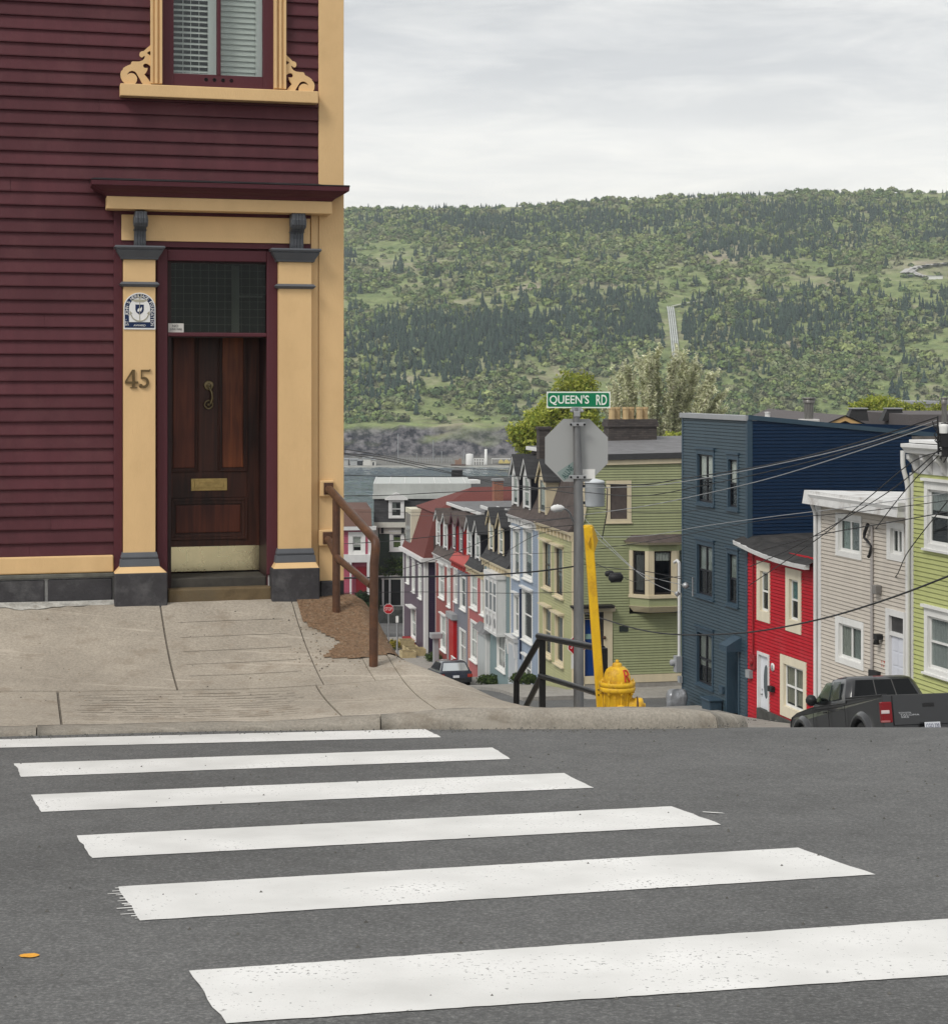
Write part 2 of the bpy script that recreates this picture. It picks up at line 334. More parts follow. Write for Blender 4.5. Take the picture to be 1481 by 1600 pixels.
def text_pts(txt, size=1.0, extrude=0.0, bold=0.0):
    cu = bpy.data.curves.new('lettering', 'FONT'); cu.body = txt; cu.size = size; cu.extrude = extrude; cu.offset = bold; cu.align_x = 'CENTER'; cu.align_y = 'CENTER'; cu.resolution_u = 3
    ob = bpy.data.objects.new('lettering', cu); COL.objects.link(ob); dg = bpy.context.evaluated_depsgraph_get()
    me = bpy.data.meshes.new_from_object(ob.evaluated_get(dg)); v = [tuple(x.co) for x in me.vertices]; f = [list(p.vertices) for p in me.polygons]
    bpy.data.objects.remove(ob); bpy.data.curves.remove(cu); bpy.data.meshes.remove(me); return v, f
def wtext(mb, W, txt, a, h, d, height, width=None, m=0, rot=0.0, bold=0.0):
    """letters cut flat on a wall, centred on (a,h), letter height and total width in metres"""
    v, f = text_pts(txt, 1.0, 0.02, bold)
    xs = [p[0] for p in v]; ys = [p[1] for p in v]; ky = height / (max(ys) - min(ys)); kx = (width / (max(xs) - min(xs))) if width else ky
    cx, cy = (max(xs) + min(xs)) / 2, (max(ys) + min(ys)) / 2; cr, sr = math.cos(rot), math.sin(rot); q = []
    for x, y, z in v:
        x, y = (x - cx) * kx, (y - cy) * ky; q.append(W.p(a + x * cr - y * sr, h + x * sr + y * cr, d + z * 0.1))
    mb.add(q, f, m)
# ================================================================== ground
_GP = [(-30, 1.065), (0, -1.38), (8, -2.032), (12.3, -2.382), (14, -2.69), (16.5, -3.19), (20, -4.0), (28, -5.85), (31, -6.52), (35, -7.34), (40, -8.25), (45, -9.0), (52, -10.0), (59.5, -10.75), (64, -11.7),
       (69, -12.12), (71.5, -12.35), (80, -13.6), (87, -14.75), (95, -15.25), (105, -15.7), (115, -16.0), (126, -16.3), (150, -18.5), (200, -26.5), (235, -28.6), (260, -31.5), (300, -33)]
_gx = np.array([p[0] for p in _GP], float); _gy = np.array([p[1] for p in _GP], float)
_h = np.diff(_gx); _dl = np.diff(_gy) / _h; _m = np.zeros(len(_gx)); _m[0], _m[-1] = _dl[0], _dl[-1]
for _i in range(1, len(_gx) - 1):
    if _dl[_i - 1] * _dl[_i] > 0:
        _w1, _w2 = 2 * _h[_i] + _h[_i - 1], _h[_i] + 2 * _h[_i - 1]; _m[_i] = (_w1 + _w2) / (_w1 / _dl[_i - 1] + _w2 / _dl[_i])
def G(Y):
    if Y <= 12.3: return -1.38 - 0.0815 * Y
    Y = min(Y, 299.9); i = int(np.searchsorted(_gx, Y)) - 1; t = (Y - _gx[i]) / _h[i]
    return float((2*t**3-3*t**2+1)*_gy[i] + (t**3-2*t**2+t)*_h[i]*_m[i] + (-2*t**3+3*t**2)*_gy[i+1] + (t**3-t**2)*_h[i]*_m[i+1])
def road_hit(x, y):
    r = (HY - y) / F; Y = 1.38 / (-r - 0.0815); return Vector(((x - CX) / F * Y, Y, -1.38 - 0.0815 * Y))
KERB = [(-24, 6.75), (-3.17, 11.97), (-1.76, 12.31), (-0.9, 12.42), (-0.27, 12.47), (0.3, 12.5), (0.8, 12.5), (1.25, 12.52), (1.6, 12.62), (1.85, 12.8), (2.0, 13.05), (2.03, 13.35), (1.50, 15.4), (-10.0, 59.87)]
_kst = [toST(*p) for p in KERB]
def s_kerb(t):
    pts = _kst[:12]
    for (s0, t0), (s1, t1) in zip(pts, pts[1:]):
        if t0 <= t <= t1: return lerp(s0, s1, (t - t0) / max(1e-6, t1 - t0))
    return pts[0][0] if t < pts[0][1] else pts[-1][0]
TK = max(t for _, t in _kst[:13])
def kerb_h(t): return lerp(0.034, 0.122, sstep(1.6, 3.4, t)) - 0.03 * sstep(4.3, 5.2, t)
WALL_Z, WALL_S = -1.855, 15.47
def sw_z(X, Y):
    s, t = toST(X, Y); base = G(Y) + kerb_h(t); sk = s_kerb(t); w = min(1, max(0, (s - sk - 0.17) / (15.3 - sk - 0.17)))
    wall = WALL_Z + 0.012 * min(0, t + 1)
    q_ = sstep(13.6, 14.5, s); fall = (1 - sstep(lerp(3.12, 2.88, q_), lerp(4.1, 3.6, q_), t)) * (1 - sstep(15.4, 18.5, s)); ww = w * (0.75 + 0.25 * w)
    return base + ww * (wall - base) * fall if wall > base else base
def sw_hit(x, y):
    r = Vector(((x - CX) / F, 1, (HY - y) / F)); Y = 11.5; prev = None
    while Y < 40:
        d = r.z * Y - sw_z(r.x * Y, Y)
        if d < 0: return Vector((r.x * Y, Y, r.z * Y))
        Y += 0.02
    return Vector((r.x * 14, 14, r.z * 14))
ASPH, nt, b, N, L = nodes('asphalt')
def build_asphalt():
    geo = N('ShaderNodeNewGeometry')
    def noise_(sc, det=3, rough=0.6):
        n = N('ShaderNodeTexNoise'); n.inputs['Scale'].default_value = sc; n.inputs['Detail'].default_value = det; n.inputs['Roughness'].default_value = rough; L(geo.outputs['Position'], n.inputs['Vector']); return n
    fine = noise_(60, 5, 0.85); big = noise_(0.6, 5); mid = noise_(6, 6, 0.7); vor = N('ShaderNodeTexVoronoi'); vor.inputs['Scale'].default_value = 42; L(geo.outputs['Position'], vor.inputs['Vector'])
    cr = N('ShaderNodeValToRGB'); e = cr.color_ramp.elements; e[0].position = 0.30; e[0].color = (0.06, 0.061, 0.061, 1); e[1].position = 0.70; e[1].color = (0.25, 0.25, 0.244, 1)
    mm = cr.color_ramp.elements.new(0.52); mm.color = (0.115, 0.116, 0.115, 1); L(fine.outputs['Fac'], cr.inputs['Fac'])
    mr = N('ShaderNodeMapRange'); mr.inputs['From Min'].default_value = 0.3; mr.inputs['From Max'].default_value = 0.7; mr.inputs['To Min'].default_value = 0.82; mr.inputs['To Max'].default_value = 1.18; L(big.outputs['Fac'], mr.inputs['Value'])
    mr2 = N('ShaderNodeMapRange'); mr2.inputs['From Min'].default_value = 0.3; mr2.inputs['From Max'].default_value = 0.7; mr2.inputs['To Min'].default_value = 0.88; mr2.inputs['To Max'].default_value = 1.12; L(mid.outputs['Fac'], mr2.inputs['Value'])
    mu = N('ShaderNodeMath'); mu.operation = 'MULTIPLY'; L(mr.outputs[0], mu.inputs[0]); L(mr2.outputs[0], mu.inputs[1])
    hs = N('ShaderNodeHueSaturation'); L(cr.outputs[0], hs.inputs['Color']); L(mu.outputs[0], hs.inputs['Value']); 
    lt = N('ShaderNodeMapRange'); lt.inputs['From Min'].default_value = 0.0; lt.inputs['From Max'].default_value = 0.09; lt.inputs['To Min'].default_value = 0.65; lt.inputs['To Max'].default_value = 0.0; L(vor.outputs['Distance'], lt.inputs['Value'])
    sel = N('ShaderNodeMath'); sel.operation = 'GREATER_THAN'; sel.inputs[1].default_value = 0.62
    sc = N('ShaderNodeSeparateColor'); L(vor.outputs['Color'], sc.inputs[0]); L(sc.outputs[0], sel.inputs[0]); m3 = N('ShaderNodeMath'); m3.operation = 'MULTIPLY'; L(lt.outputs[0], m3.inputs[0]); L(sel.outputs[0], m3.inputs[1])
    mx = N('ShaderNodeMix'); mx.data_type = 'RGBA'; mx.inputs['B'].default_value = (0.34, 0.34, 0.33, 1); L(m3.outputs[0], mx.inputs['Factor']); L(hs.outputs[0], mx.inputs['A'])
    L(mx.outputs['Result'], b.inputs['Base Color']); b.inputs['Roughness'].default_value = 0.85; b.inputs['Specular IOR Level'].default_value = 0.3
    bp = N('ShaderNodeBump'); bp.inputs['Strength'].default_value = 0.55; bp.inputs['Distance'].default_value = 0.006; L(fine.outputs['Fac'], bp.inputs['Height']); L(bp.outputs[0], b.inputs['Normal'])
build_asphalt()
# road and town ground: one sheet from behind the camera down to the harbour
mb = MB(); xs = [-400, -200, -100, -60, -40] + [-30 + 1.0 * i for i in range(71)] + [60, 80, 110, 160, 250, 450]
ys = [-30, -10, 0, 4] + [6 + 0.25 * i for i in range(72)] + [24 + 1.0 * i for i in range(112)] + [140, 150, 165, 180, 200, 220, 235, 250, 262, 290]
mb.v = [(x, y, G(y) + (0.01 * noise.noise(Vector((x * .6, y * .6, 0))) if y > 14 else 0)) for y in ys for x in xs]; nx = len(xs)
mb.f = [(j * nx + i, j * nx + i + 1, (j + 1) * nx + i + 1, (j + 1) * nx + i) for j in range(len(ys) - 1) for i in range(nx - 1)]; mb.m = [0] * len(mb.f); mb.sm = [True] * len(mb.f)
road = single('road', mb, ASPH, (0, 0, 0), 'dark grey asphalt road sloping down toward the harbour', kind='structure')
# crosswalk stripes: thin paint sheets with ragged ends
PAINT, nt, b, N, L = nodes('road paint')
def build_paint():
    geo = N('ShaderNodeNewGeometry')
    n = N('ShaderNodeTexNoise'); n.inputs['Scale'].default_value = 55; n.inputs['Detail'].default_value = 3; n.inputs['Roughness'].default_value = 0.7; L(geo.outputs['Position'], n.inputs['Vector'])
    n2 = N('ShaderNodeTexNoise'); n2.inputs['Scale'].default_value = 2.2; n2.inputs['Detail'].default_value = 6; L(geo.outputs['Position'], n2.inputs['Vector'])
    ad = N('ShaderNodeMath'); ad.operation = 'ADD'; L(n.outputs['Fac'], ad.inputs[0]); m4 = N('ShaderNodeMath'); m4.operation = 'MULTIPLY'; m4.inputs[1].default_value = 0.35; L(n2.outputs['Fac'], m4.inputs[0]); L(m4.outputs[0], ad.inputs[1])
    r = N('ShaderNodeMapRange'); r.inputs['From Min'].default_value = 0.82; r.inputs['From Max'].default_value = 0.87; L(ad.outputs[0], r.inputs['Value'])
    mr = N('ShaderNodeValToRGB'); e = mr.color_ramp.elements; e[0].position = 0.3; e[0].color = (0.58, 0.578, 0.56, 1); e[1].position = 0.7; e[1].color = (0.75, 0.747, 0.73, 1); L(n2.outputs['Fac'], mr.inputs['Fac'])
    mx = N('ShaderNodeMix'); mx.data_type = 'RGBA'; mx.inputs['B'].default_value = (0.22, 0.22, 0.215, 1); L(r.outputs[0], mx.inputs['Factor']); L(mr.outputs[0], mx.inputs['A']); L(mx.outputs['Result'], b.inputs['Base Color'])
    b.inputs['Roughness'].default_value = 0.7; bp = N('ShaderNodeBump'); bp.inputs['Strength'].default_value = 0.35; bp.inputs['Distance'].default_value = 0.004; L(n.outputs['Fac'], bp.inputs['Height']); L(bp.outputs[0], b.inputs['Normal'])
build_paint()
STR = [((-30, 1157), (665, 1140), (690, 1153), (-30, 1170)), ((22, 1194), (770, 1169), (797, 1187), (34, 1215)), ((48, 1243), (880, 1209), (928, 1232), (63, 1270)),
       ((118, 1307), (1050, 1261), (1128, 1290), (145, 1342)), ((183, 1387), (1245, 1326), (1367, 1368), (219, 1440)), ((293, 1519), (1600, 1429), (1760, 1507), (352, 1601))]
for si, q in enumerate(STR):
    a, b2, c, d = [road_hit(*p) for p in q]; n, kk = 60, 7; pts = []; mb = MB()
    L0, R0, R1, L1 = a, b2, c, d   # far-left, far-right, near-right, near-left
    for i in range(n + 1):
        u = i / n; top, bot = L0.lerp(R0, u), L1.lerp(R1, u)
        e1, e2 = random.uniform(-.004, .004), random.uniform(-.004, .004)
        top = top + (bot - top) * e1; bot = bot + (bot - top) * e2
        for j in range(kk + 1):
            p = top.lerp(bot, j / kk)
            if i in (0, n): p = p + (R0 - L0).normalized() * random.uniform(-0.006, 0.006)
            pts.append((p.x, p.y, -1.38 - 0.0815 * p.y + 0.0032))
    mb.v = pts; w = kk + 1; mb.f = [(i * w + j, i * w + j + 1, (i + 1) * w + j + 1, (i + 1) * w + j) for i in range(n) for j in range(kk)]; mb.m = [0] * len(mb.f); mb.sm = [False] * len(mb.f)
    part('crosswalk_stripe', mb, PAINT, road)
    if si == 4:   # brush marks dragged past the left end
        mb = MB(); dr = (L0 - R0).normalized()
        for k in range(13):
            p = L0.lerp(L1, 0.05 + 0.9 * k / 12 + random.uniform(-.02, .02)); ln = random.uniform(0.01, 0.055); wv = (L1 - L0).normalized() * random.uniform(0.005, 0.014)
            q = [p - dr * 0.04 - wv, p - dr * 0.04 + wv, p + dr * ln + wv * .6, p + dr * ln - wv * .6]; mb.poly([(v.x, v.y, -1.38 - .0815 * v.y + .0035) for v in q])
        part('brush_mark', mb, PAINT, road)
for (px, py, rx, ry, col, nm) in ((46, 1495, .032, .028, (0.75, 0.36, 0.05), 'orange_paint_spot'),):
    mb = MB(); c = road_hit(px, py); mb.poly([(c.x + rx * (1 + .1 * math.sin(3 * k)) * math.cos(k * .2617), c.y + ry * (1 + .1 * math.cos(5 * k)) * math.sin(k * .2617), -1.38 - .0815 * (c.y + ry * (1 + .1 * math.cos(5 * k)) * math.sin(k * .2617)) + .004) for k in range(24)])
    part(nm, mb, M(nm, col, 0.8, 0.3, 30.0), road)
mb = MB(); c = road_hit(1112, 1271)
mb.poly([(x, y, -1.38 - .0815 * y + .004) for x, y in ((c.x - .04, c.y + .03), (c.x - .045, c.y + .01), (c.x + .02, c.y - .02), (c.x + .06, c.y - .03), (c.x + .05, c.y - .01), (c.x, c.y + .015))])
part('paint_drip', mb, PAINT, road)
mb = MB()   # grit on the road
for k in range(700):
    x, y = random.uniform(-3.5, 6), random.uniform(4.5, 12)
    if k > 300: x = random.uniform(-3.6, 2.2); y = float(np.interp(x, [p[0] for p in KERB[:11]], [p[1] for p in KERB[:11]])) - .03 - abs(random.gauss(0, .12))
    r = random.uniform(0.003, 0.009); z = -1.38 - .0815 * y + 0.001
    mb.add([(x - r, y - r, z), (x + r, y - r * .7, z), (x + r * .6, y + r, z), (x - r * .8, y + r * .7, z), (x, y, z + r * 1.1)], [(0, 1, 4), (1, 2, 4), (2, 3, 4), (3, 0, 4)])
part('grit', mb, M('grit', (0.10, 0.098, 0.09), 0.9, 0.4, 40.0), road, kind='stuff')
# pavement slabs
def slab_mat(name, base, rake=False):
    m, nt, b, N, L = nodes(name); geo = N('ShaderNodeNewGeometry')
    def nz(sc, det=6, rg=0.65):
        n = N('ShaderNodeTexNoise'); n.inputs['Scale'].default_value = sc; n.inputs['Detail'].default_value = det; n.inputs['Roughness'].default_value = rg; L(geo.outputs['Position'], n.inputs['Vector']); return n
    a, f, st = nz(1.3), nz(48, 5, .85), nz(3.5, 8, .75)
    cr = N('ShaderNodeValToRGB'); e = cr.color_ramp.elements; e[0].position = .3; e[0].color = (*[x * .78 for x in base], 1); e[1].position = .7; e[1].color = (*[x * 1.12 for x in base], 1); L(a.outputs['Fac'], cr.inputs['Fac'])
    r1 = N('ShaderNodeMapRange'); r1.inputs['From Min'].default_value = .3; r1.inputs['From Max'].default_value = .7; r1.inputs['To Min'].default_value = .66; r1.inputs['To Max'].default_value = 1.34; L(f.outputs['Fac'], r1.inputs['Value'])
    hs = N('ShaderNodeHueSaturation'); L(cr.outputs[0], hs.inputs['Color']); L(r1.outputs[0], hs.inputs['Value'])
    r2 = N('ShaderNodeMapRange'); r2.inputs['From Min'].default_value = .52; r2.inputs['From Max'].default_value = .70; r2.inputs['To Max'].default_value = .75; L(st.outputs['Fac'], r2.inputs['Value'])
    mx = N('ShaderNodeMix'); mx.data_type = 'RGBA'; mx.inputs['B'].default_value = (base[0] * .62, base[1] * .56, base[2] * .5, 1); L(r2.outputs[0], mx.inputs['Factor']); L(hs.outputs[0], mx.inputs['A']); col = mx.outputs['Result']
    # pale scuffs drawn out along the pavement
    mp = N('ShaderNodeMapping'); mp.inputs['Rotation'].default_value = (0, 0, math.radians(12)); mp.inputs['Scale'].default_value = (0.9, 14, 1); L(geo.outputs['Position'], mp.inputs['Vector'])
    sc = N('ShaderNodeTexNoise'); sc.inputs['Scale'].default_value = 1.0; sc.inputs['Detail'].default_value = 4; sc.inputs['Distortion'].default_value = 0.6; L(mp.outputs[0], sc.inputs['Vector'])
    r3 = N('ShaderNodeMapRange'); r3.inputs['From Min'].default_value = .60; r3.inputs['From Max'].default_value = .68; r3.inputs['To Max'].default_value = .5; L(sc.outputs['Fac'], r3.inputs['Value'])
    mx2 = N('ShaderNodeMix'); mx2.data_type = 'RGBA'; mx2.inputs['B'].default_value = (base[0] * 1.5, base[1] * 1.5, base[2] * 1.52, 1); L(r3.outputs[0], mx2.inputs['Factor']); L(col, mx2.inputs['A']); L(mx2.outputs['Result'], b.inputs['Base Color'])
    b.inputs['Roughness'].default_value = .88; bp = N('ShaderNodeBump'); bp.inputs['Strength'].default_value = .5; bp.inputs['Distance'].default_value = .006; L(f.outputs['Fac'], bp.inputs['Height']); L(bp.outputs[0], b.inputs['Normal'])
    return m
SLAB = slab_mat('pavement concrete', (0.345, 0.305, 0.25)); KERBM = slab_mat('kerb concrete', (0.275, 0.25, 0.21))
sidewalk_base = MB(); _nt, _ns = 150, 30
for _j in range(_ns + 1):
    for _i in range(_nt + 1):
        _t = lerp(-13.9, TK - .2, _i / _nt); _s = lerp(s_kerb(_t) + .18, 15.43 if _t < 2.74 else 16.3, _j / _ns); _p = ST(_s, _t); sidewalk_base.v.append((_p.x, _p.y, sw_z(_p.x, _p.y) + 0.012 * noise.noise(Vector((_p.x * .9, _p.y * .9, 3))) - .011))
sidewalk_base.f = [(j * (_nt + 1) + i, j * (_nt + 1) + i + 1, (j + 1) * (_nt + 1) + i + 1, (j + 1) * (_nt + 1) + i) for j in range(_ns) for i in range(_nt)]; sidewalk_base.m = [0] * len(sidewalk_base.f); sidewalk_base.sm = [True] * len(sidewalk_base.f)
sidewalk = single('pavement', sidewalk_base, M('joint filler', (.16, .142, .118), .95, .3, 20.0), (0, 0, 0), 'worn concrete pavement in front of the maroon house', kind='structure')
SLAB_MI = {}
def slab(t0, t1, f0, f1, gap=0.006, name='slab', mat=None, nt_=None, ns_=None, groove=False):
    """one cast slab between cross joints t0,t1 and along-street fractions/lines f0,f1 (functions of t)"""
    nT = nt_ or max(2, int((t1 - t0) / 0.12)); mb = MB()
    t0 += gap; t1 -= gap
    nS = ns_ or max(2, int((f1((t0 + t1) / 2) - f0((t0 + t1) / 2)) / 0.10))
    for j in range(nS + 1):
        for i in range(nT + 1):
            t = lerp(t0, t1, i / nT); s = lerp(f0(t) + gap, f1(t) - gap, j / nS); p = ST(s, t); z = sw_z(p.x, p.y) + 0.012 * noise.noise(Vector((p.x * .9, p.y * .9, 3))) + .003 * noise.noise(Vector((p.x * 6, p.y * 6, 3)))
            ed = min(i, nT - i, j, nS - j)
            mb.v.append((p.x, p.y, z + 0.004 - (0.004 if ed == 0 else 0)))
    w = nT + 1
    for j in range(nS):
        for i in range(nT): mb.f.append((j * w + i, j * w + i + 1, (j + 1) * w + i + 1, (j + 1) * w + i)); mb.m.append(0); mb.sm.append(True)
    ring = [i for i in range(w)] + [j * w + nT for j in range(1, nS + 1)] + [nS * w + i for i in range(nT - 1, -1, -1)] + [j * w for j in range(nS - 1, 0, -1)]
    top = [mb.v[i] for i in ring]; m = len(ring); mb.add(top + [(x, y, z - 0.12) for x, y, z in top], [(i, i + m, (i + 1) % m + m, (i + 1) % m) for i in range(m)])
    return part(name, mb, mat or SLAB, sidewalk)
jt = lambda x, y: toST(*sw_hit(x, y)[:2])
J_S = 13.70
sk_in = lambda t: s_kerb(t) + 0.17; mid_l = lambda t: J_S - 0.02 * t; back = lambda t: 15.44
tU = [-12, -8, -4.6, jt(262, 1015)[1], jt(482, 1018)[1]]; tL = [-14, -9, -5.5, jt(92, 1100)[1], jt(510, 1095)[1]]
for t0, t1 in zip(tU, tU[1:]): slab(t0, t1, mid_l, back, 0.008)
slab(tU[-1], 2.74, mid_l, back, 0.002)
for t0, t1 in zip(tL, tL[1:]): slab(t0, t1, sk_in, mid_l, 0.009)
slab(tL[-1], 2.95, sk_in, mid_l, 0.006)
slab(2.742, 2.95, mid_l, lambda t: 16.4, 0.002, nt_=10, ns_=60); slab(2.95, 3.7, sk_in, lambda t: 16.4, 0.004, nt_=26, ns_=80); slab(3.71, TK - 0.19, sk_in, lambda t: 16.4, 0.006)
for k in range(9): slab(2.85, TK - 0.19, lambda t, k=k: 16.41 + 4.8 * k, lambda t, k=k: 16.41 + 4.8 * (k + 1), 0.008, nt_=8, ns_=12)
# raked lines on the ramp slab and mortar haunch along the wall
mb = MB()
def strip_on(pts, wd, dz, m=0):
    for (p, q) in zip(pts, pts[1:]):
        d = Vector((q[0] - p[0], q[1] - p[1], 0)).normalized(); n = Vector((-d.y, d.x, 0)) * wd / 2
        c = [Vector((p[0], p[1], 0)) - n, Vector((q[0], q[1], 0)) - n, Vector((q[0], q[1], 0)) + n, Vector((p[0], p[1], 0)) + n]
        mb.poly([(v.x, v.y, sw_z(v.x, v.y) + 0.012 * noise.noise(Vector((v.x * .9, v.y * .9, 3))) + .003 * noise.noise(Vector((v.x * 6, v.y * 6, 3))) + dz) for v in c], m)
for k in range(11):
    s = lerp(12.75, 13.55, k / 10); t0, t1 = tL[3] + .12 + random.uniform(0, .1), tL[4] - .15 - random.uniform(0, .2); n = 26; pts = []
    for i in range(n + 1):
        if random.random() < 0.13 and len(pts) > 1: strip_on(pts, random.uniform(.004, .009), .0065); pts = []
        p = ST(s + .004 * math.sin(i * .8 + k), lerp(t0, t1, i / n)); pts.append((p.x, p.y))
    if len(pts) > 1: strip_on(pts, .006, .0065)
for k in range(5):
    s = lerp(14.0, 15.0, k / 4); pts = []
    for i in range(21): p = ST(s, lerp(tU[3] + .12, tU[4] - .12, i / 20)); pts.append((p.x, p.y))
    strip_on(pts, .005, .0065)
part('raked_groove', mb, M('groove', (0.17, 0.15, 0.125), 0.9, 0.2, 10.0), sidewalk)
mb = MB()
for i in range(160):
    t0, t1 = lerp(-9, 1.03, i / 160), lerp(-9, 1.03, (i + 1) / 160); q = []
    for t, s in ((t0, 0), (t1, 0), (t1, 1), (t0, 1)):
        ss = 15.412 if s else 15.25 - .09 * noise.noise(Vector((t * 2.2, 5, 0))) - .06 * noise.noise(Vector((t * 8, 5, 0))) + .07 * sstep(-1.2, .9, t)
        p = ST(ss, t); q.append((p.x, p.y, sw_z(p.x, p.y) + 0.012 * noise.noise(Vector((p.x * .9, p.y * .9, 3))) + (0.005 if not s else 0.035)))
    mb.poly(q)
part('mortar_fillet', mb, M('pale mortar', (0.42, 0.41, 0.38), 0.95, 0.35, 14.0, bump=.8, stain=((0.22, 0.20, 0.17), .9, 9.0)), sidewalk)
# rusty gravel verge at the corner of the house
mb = MB(); GR = [(484, 937), (520, 935), (545, 938), (575, 972), (600, 1006), (625, 1032), (575, 1036), (535, 1027), (478, 1021), (496, 1008), (520, 994), (526, 982), (505, 972), (470, 944)]
poly = []
for x, y in GR:
    h = sw_hit(x, min(y, 1030)); poly.append(toST(h.x, h.y))
poly = [(15.40, 2.38), (15.40, 2.80), (16.3, 2.82), (16.3, 3.3), (15.2, 3.3), (14.4, 3.16), (14.24, 3.02), (14.18, 2.78), (14.20, 2.52), (14.28, 2.42), (14.4, 2.54), (14.55, 2.62), (14.75, 2.48), (14.95, 2.38)]
def inside(p, pl):
    r = False
    for i in range(len(pl)):
        a, b_ = pl[i], pl[i - 1]
        if (a[1] > p[1]) != (b_[1] > p[1]) and p[0] < (b_[0] - a[0]) * (p[1] - a[1]) / (b_[1] - a[1]) + a[0]: r = not r
    return r
st_ = 0.03
GRAV = M('rusty gravel', (0.20, 0.125, 0.075), 0.95, 0.55, 45.0, bump=1.0, bscale=80, stain=((0.30, 0.24, 0.17), .7, 20.0), dist=.02)
s_lo, s_hi = min(p[0] for p in poly), max(p[0] for p in poly); t_lo, t_hi = min(p[1] for p in poly), max(p[1] for p in poly)
def gz(s, t):
    p = ST(s, t); return (p.x, p.y, sw_z(p.x, p.y) + 0.012 * noise.noise(Vector((p.x * .9, p.y * .9, 3))) + .009 + .011 * abs(noise.noise(Vector((p.x * 14, p.y * 14, 0)))))
s = s_lo
while s < s_hi:
    t = t_lo
    while t < t_hi:
        c = (s + st_ / 2 + .02 * noise.noise(Vector((t * 9, s * 9, 0))), t + st_ / 2 + .02 * noise.noise(Vector((t * 9, s * 9, 4))))
        if inside(c, poly): mb.add([gz(s, t), gz(s, t + st_), gz(s + st_, t + st_), gz(s + st_, t)], [(0, 1, 2, 3)], 0, True)
        t += st_
    s += st_
part('gravel', mb, GRAV, sidewalk, kind='stuff')
mb = MB()   # loose stones and leaf litter
for k in range(520):
    if k < 230:
        while True:
            c = (random.uniform(s_lo, s_hi), random.uniform(t_lo, t_hi))
            if inside(c, poly): break
    elif k < 380: e_ = random.choice(poly[5:]); c = (e_[0] + random.gauss(0, .14), e_[1] + random.gauss(-.05, .14))
    else: c = (random.uniform(12.5, 15.2), random.uniform(-3.2, 3))
    x, y, z = gz(*c); r = random.uniform(.004, .013 if k < 230 else .008); z -= .008
    mb.add([(x - r, y - r, z), (x + r, y - r, z), (x + r, y + r, z), (x - r, y + r, z), (x + r * .2, y, z + r)], [(0, 1, 4), (1, 2, 4), (2, 3, 4), (3, 0, 4)], 0 if k % 3 else 1)
part('loose_stone', mb, [M('stone chips', (0.22, 0.17, 0.12), .9, .5, 30.0), M('dark chips', (0.07, 0.06, 0.05), .9, .5, 30.0)], sidewalk, kind='stuff')
# kerb with a rounded nose
mb = MB(); pts = []
_k2 = []
for (x0, y0), (x1, y1) in zip(KERB, KERB[1:]):
    n = max(1, int(math.hypot(x1 - x0, y1 - y0) / 0.12)); _k2 += [(lerp(x0, x1, i / n), lerp(y0, y1, i / n)) for i in range(n)]
for _ in range(3): _k2 = [_k2[0]] + [tuple((Vector(_k2[i - 1]) + Vector(_k2[i]) * 2 + Vector(_k2[i + 1])) / 4) for i in range(1, len(_k2) - 1)] + [_k2[-1]]
rows = []
for i, p in enumerate(_k2):
    a, c = Vector(_k2[max(0, i - 1)]), Vector(_k2[min(len(_k2) - 1, i + 1)]); d = (c - a).normalized(); n = Vector((-d.y, d.x))
    t = toST(*p)[1] if p[1] < 13.4 else TK; g = G(p[1]); kh = kerb_h(min(t, 5.2)) + .006 * noise.noise(Vector((p[0] * 3, p[1] * 3, 9))); rr = []
    for off, h in ((-0.02, -.06), (-0.012 - .01 * noise.noise(Vector((p[0] * 5, p[1] * 5, 1))), kh * .35), (0.004, kh * .72), (0.03, kh * .93), (0.07, kh), (0.12, kh + .004), (0.168, kh + .002), (0.172, -.06)):
        q = Vector(p) + n * off
        zr = (g if off < 0.02 else g) + h
        if off > .1:
            zr = max(zr, min(sw_z(q.x + n.x * .01, q.y + n.y * .01) + .002, zr + .008)) if h > 0 else zr
        rr.append((q.x, q.y, zr + ((.008 * noise.noise(Vector((p[0] * 8, p[1] * 8, off * 40))) + .006 * noise.noise(Vector((p[0] * 25, p[1] * 25, off * 90)))) if 0 < h else 0)))
    rows.append(rr)
w = len(rows[0]); secs = []; i0 = 0; acc = 0.0
for i in range(1, len(rows)):
    acc += (Vector(rows[i][3]) - Vector(rows[i - 1][3])).length
    if acc > 2.3 or i == len(rows) - 1: secs.append((i0, i)); i0 = i; acc = 0.0
def kerb_sec(i0, i1):
    m = MB(); rs = [list(map(Vector, r)) for r in rows[i0:i1 + 1]]
    if len(rs) > 1:
        for a_, b_ in ((0, 1), (-1, -2)):
            f_ = .004 / max(1e-4, (rs[a_][3] - rs[b_][3]).length); rs[a_] = [p.lerp(q, min(.4, f_)) for p, q in zip(rs[a_], rs[b_])]
    m.v = [tuple(v) for r in rs for v in r]
    for i in range(len(rs) - 1):
        for j in range(w - 1): m.f.append((i * w + j, i * w + j + 1, (i + 1) * w + j + 1, (i + 1) * w + j)); m.m.append(0); m.sm.append(True)
    m.f += [tuple(range(w)), tuple((len(rs) - 1) * w + k for k in range(w))[::-1]]; m.m += [0, 0]; m.sm += [False, False]; return m
kb = single('kerb', kerb_sec(*secs[0]), KERBM, (0, 0, 0), 'low worn concrete kerb rounding the street corner', kind='structure')
for a_, b_ in secs[1:]: part('kerb_section', kerb_sec(a_, b_), KERBM, kb)
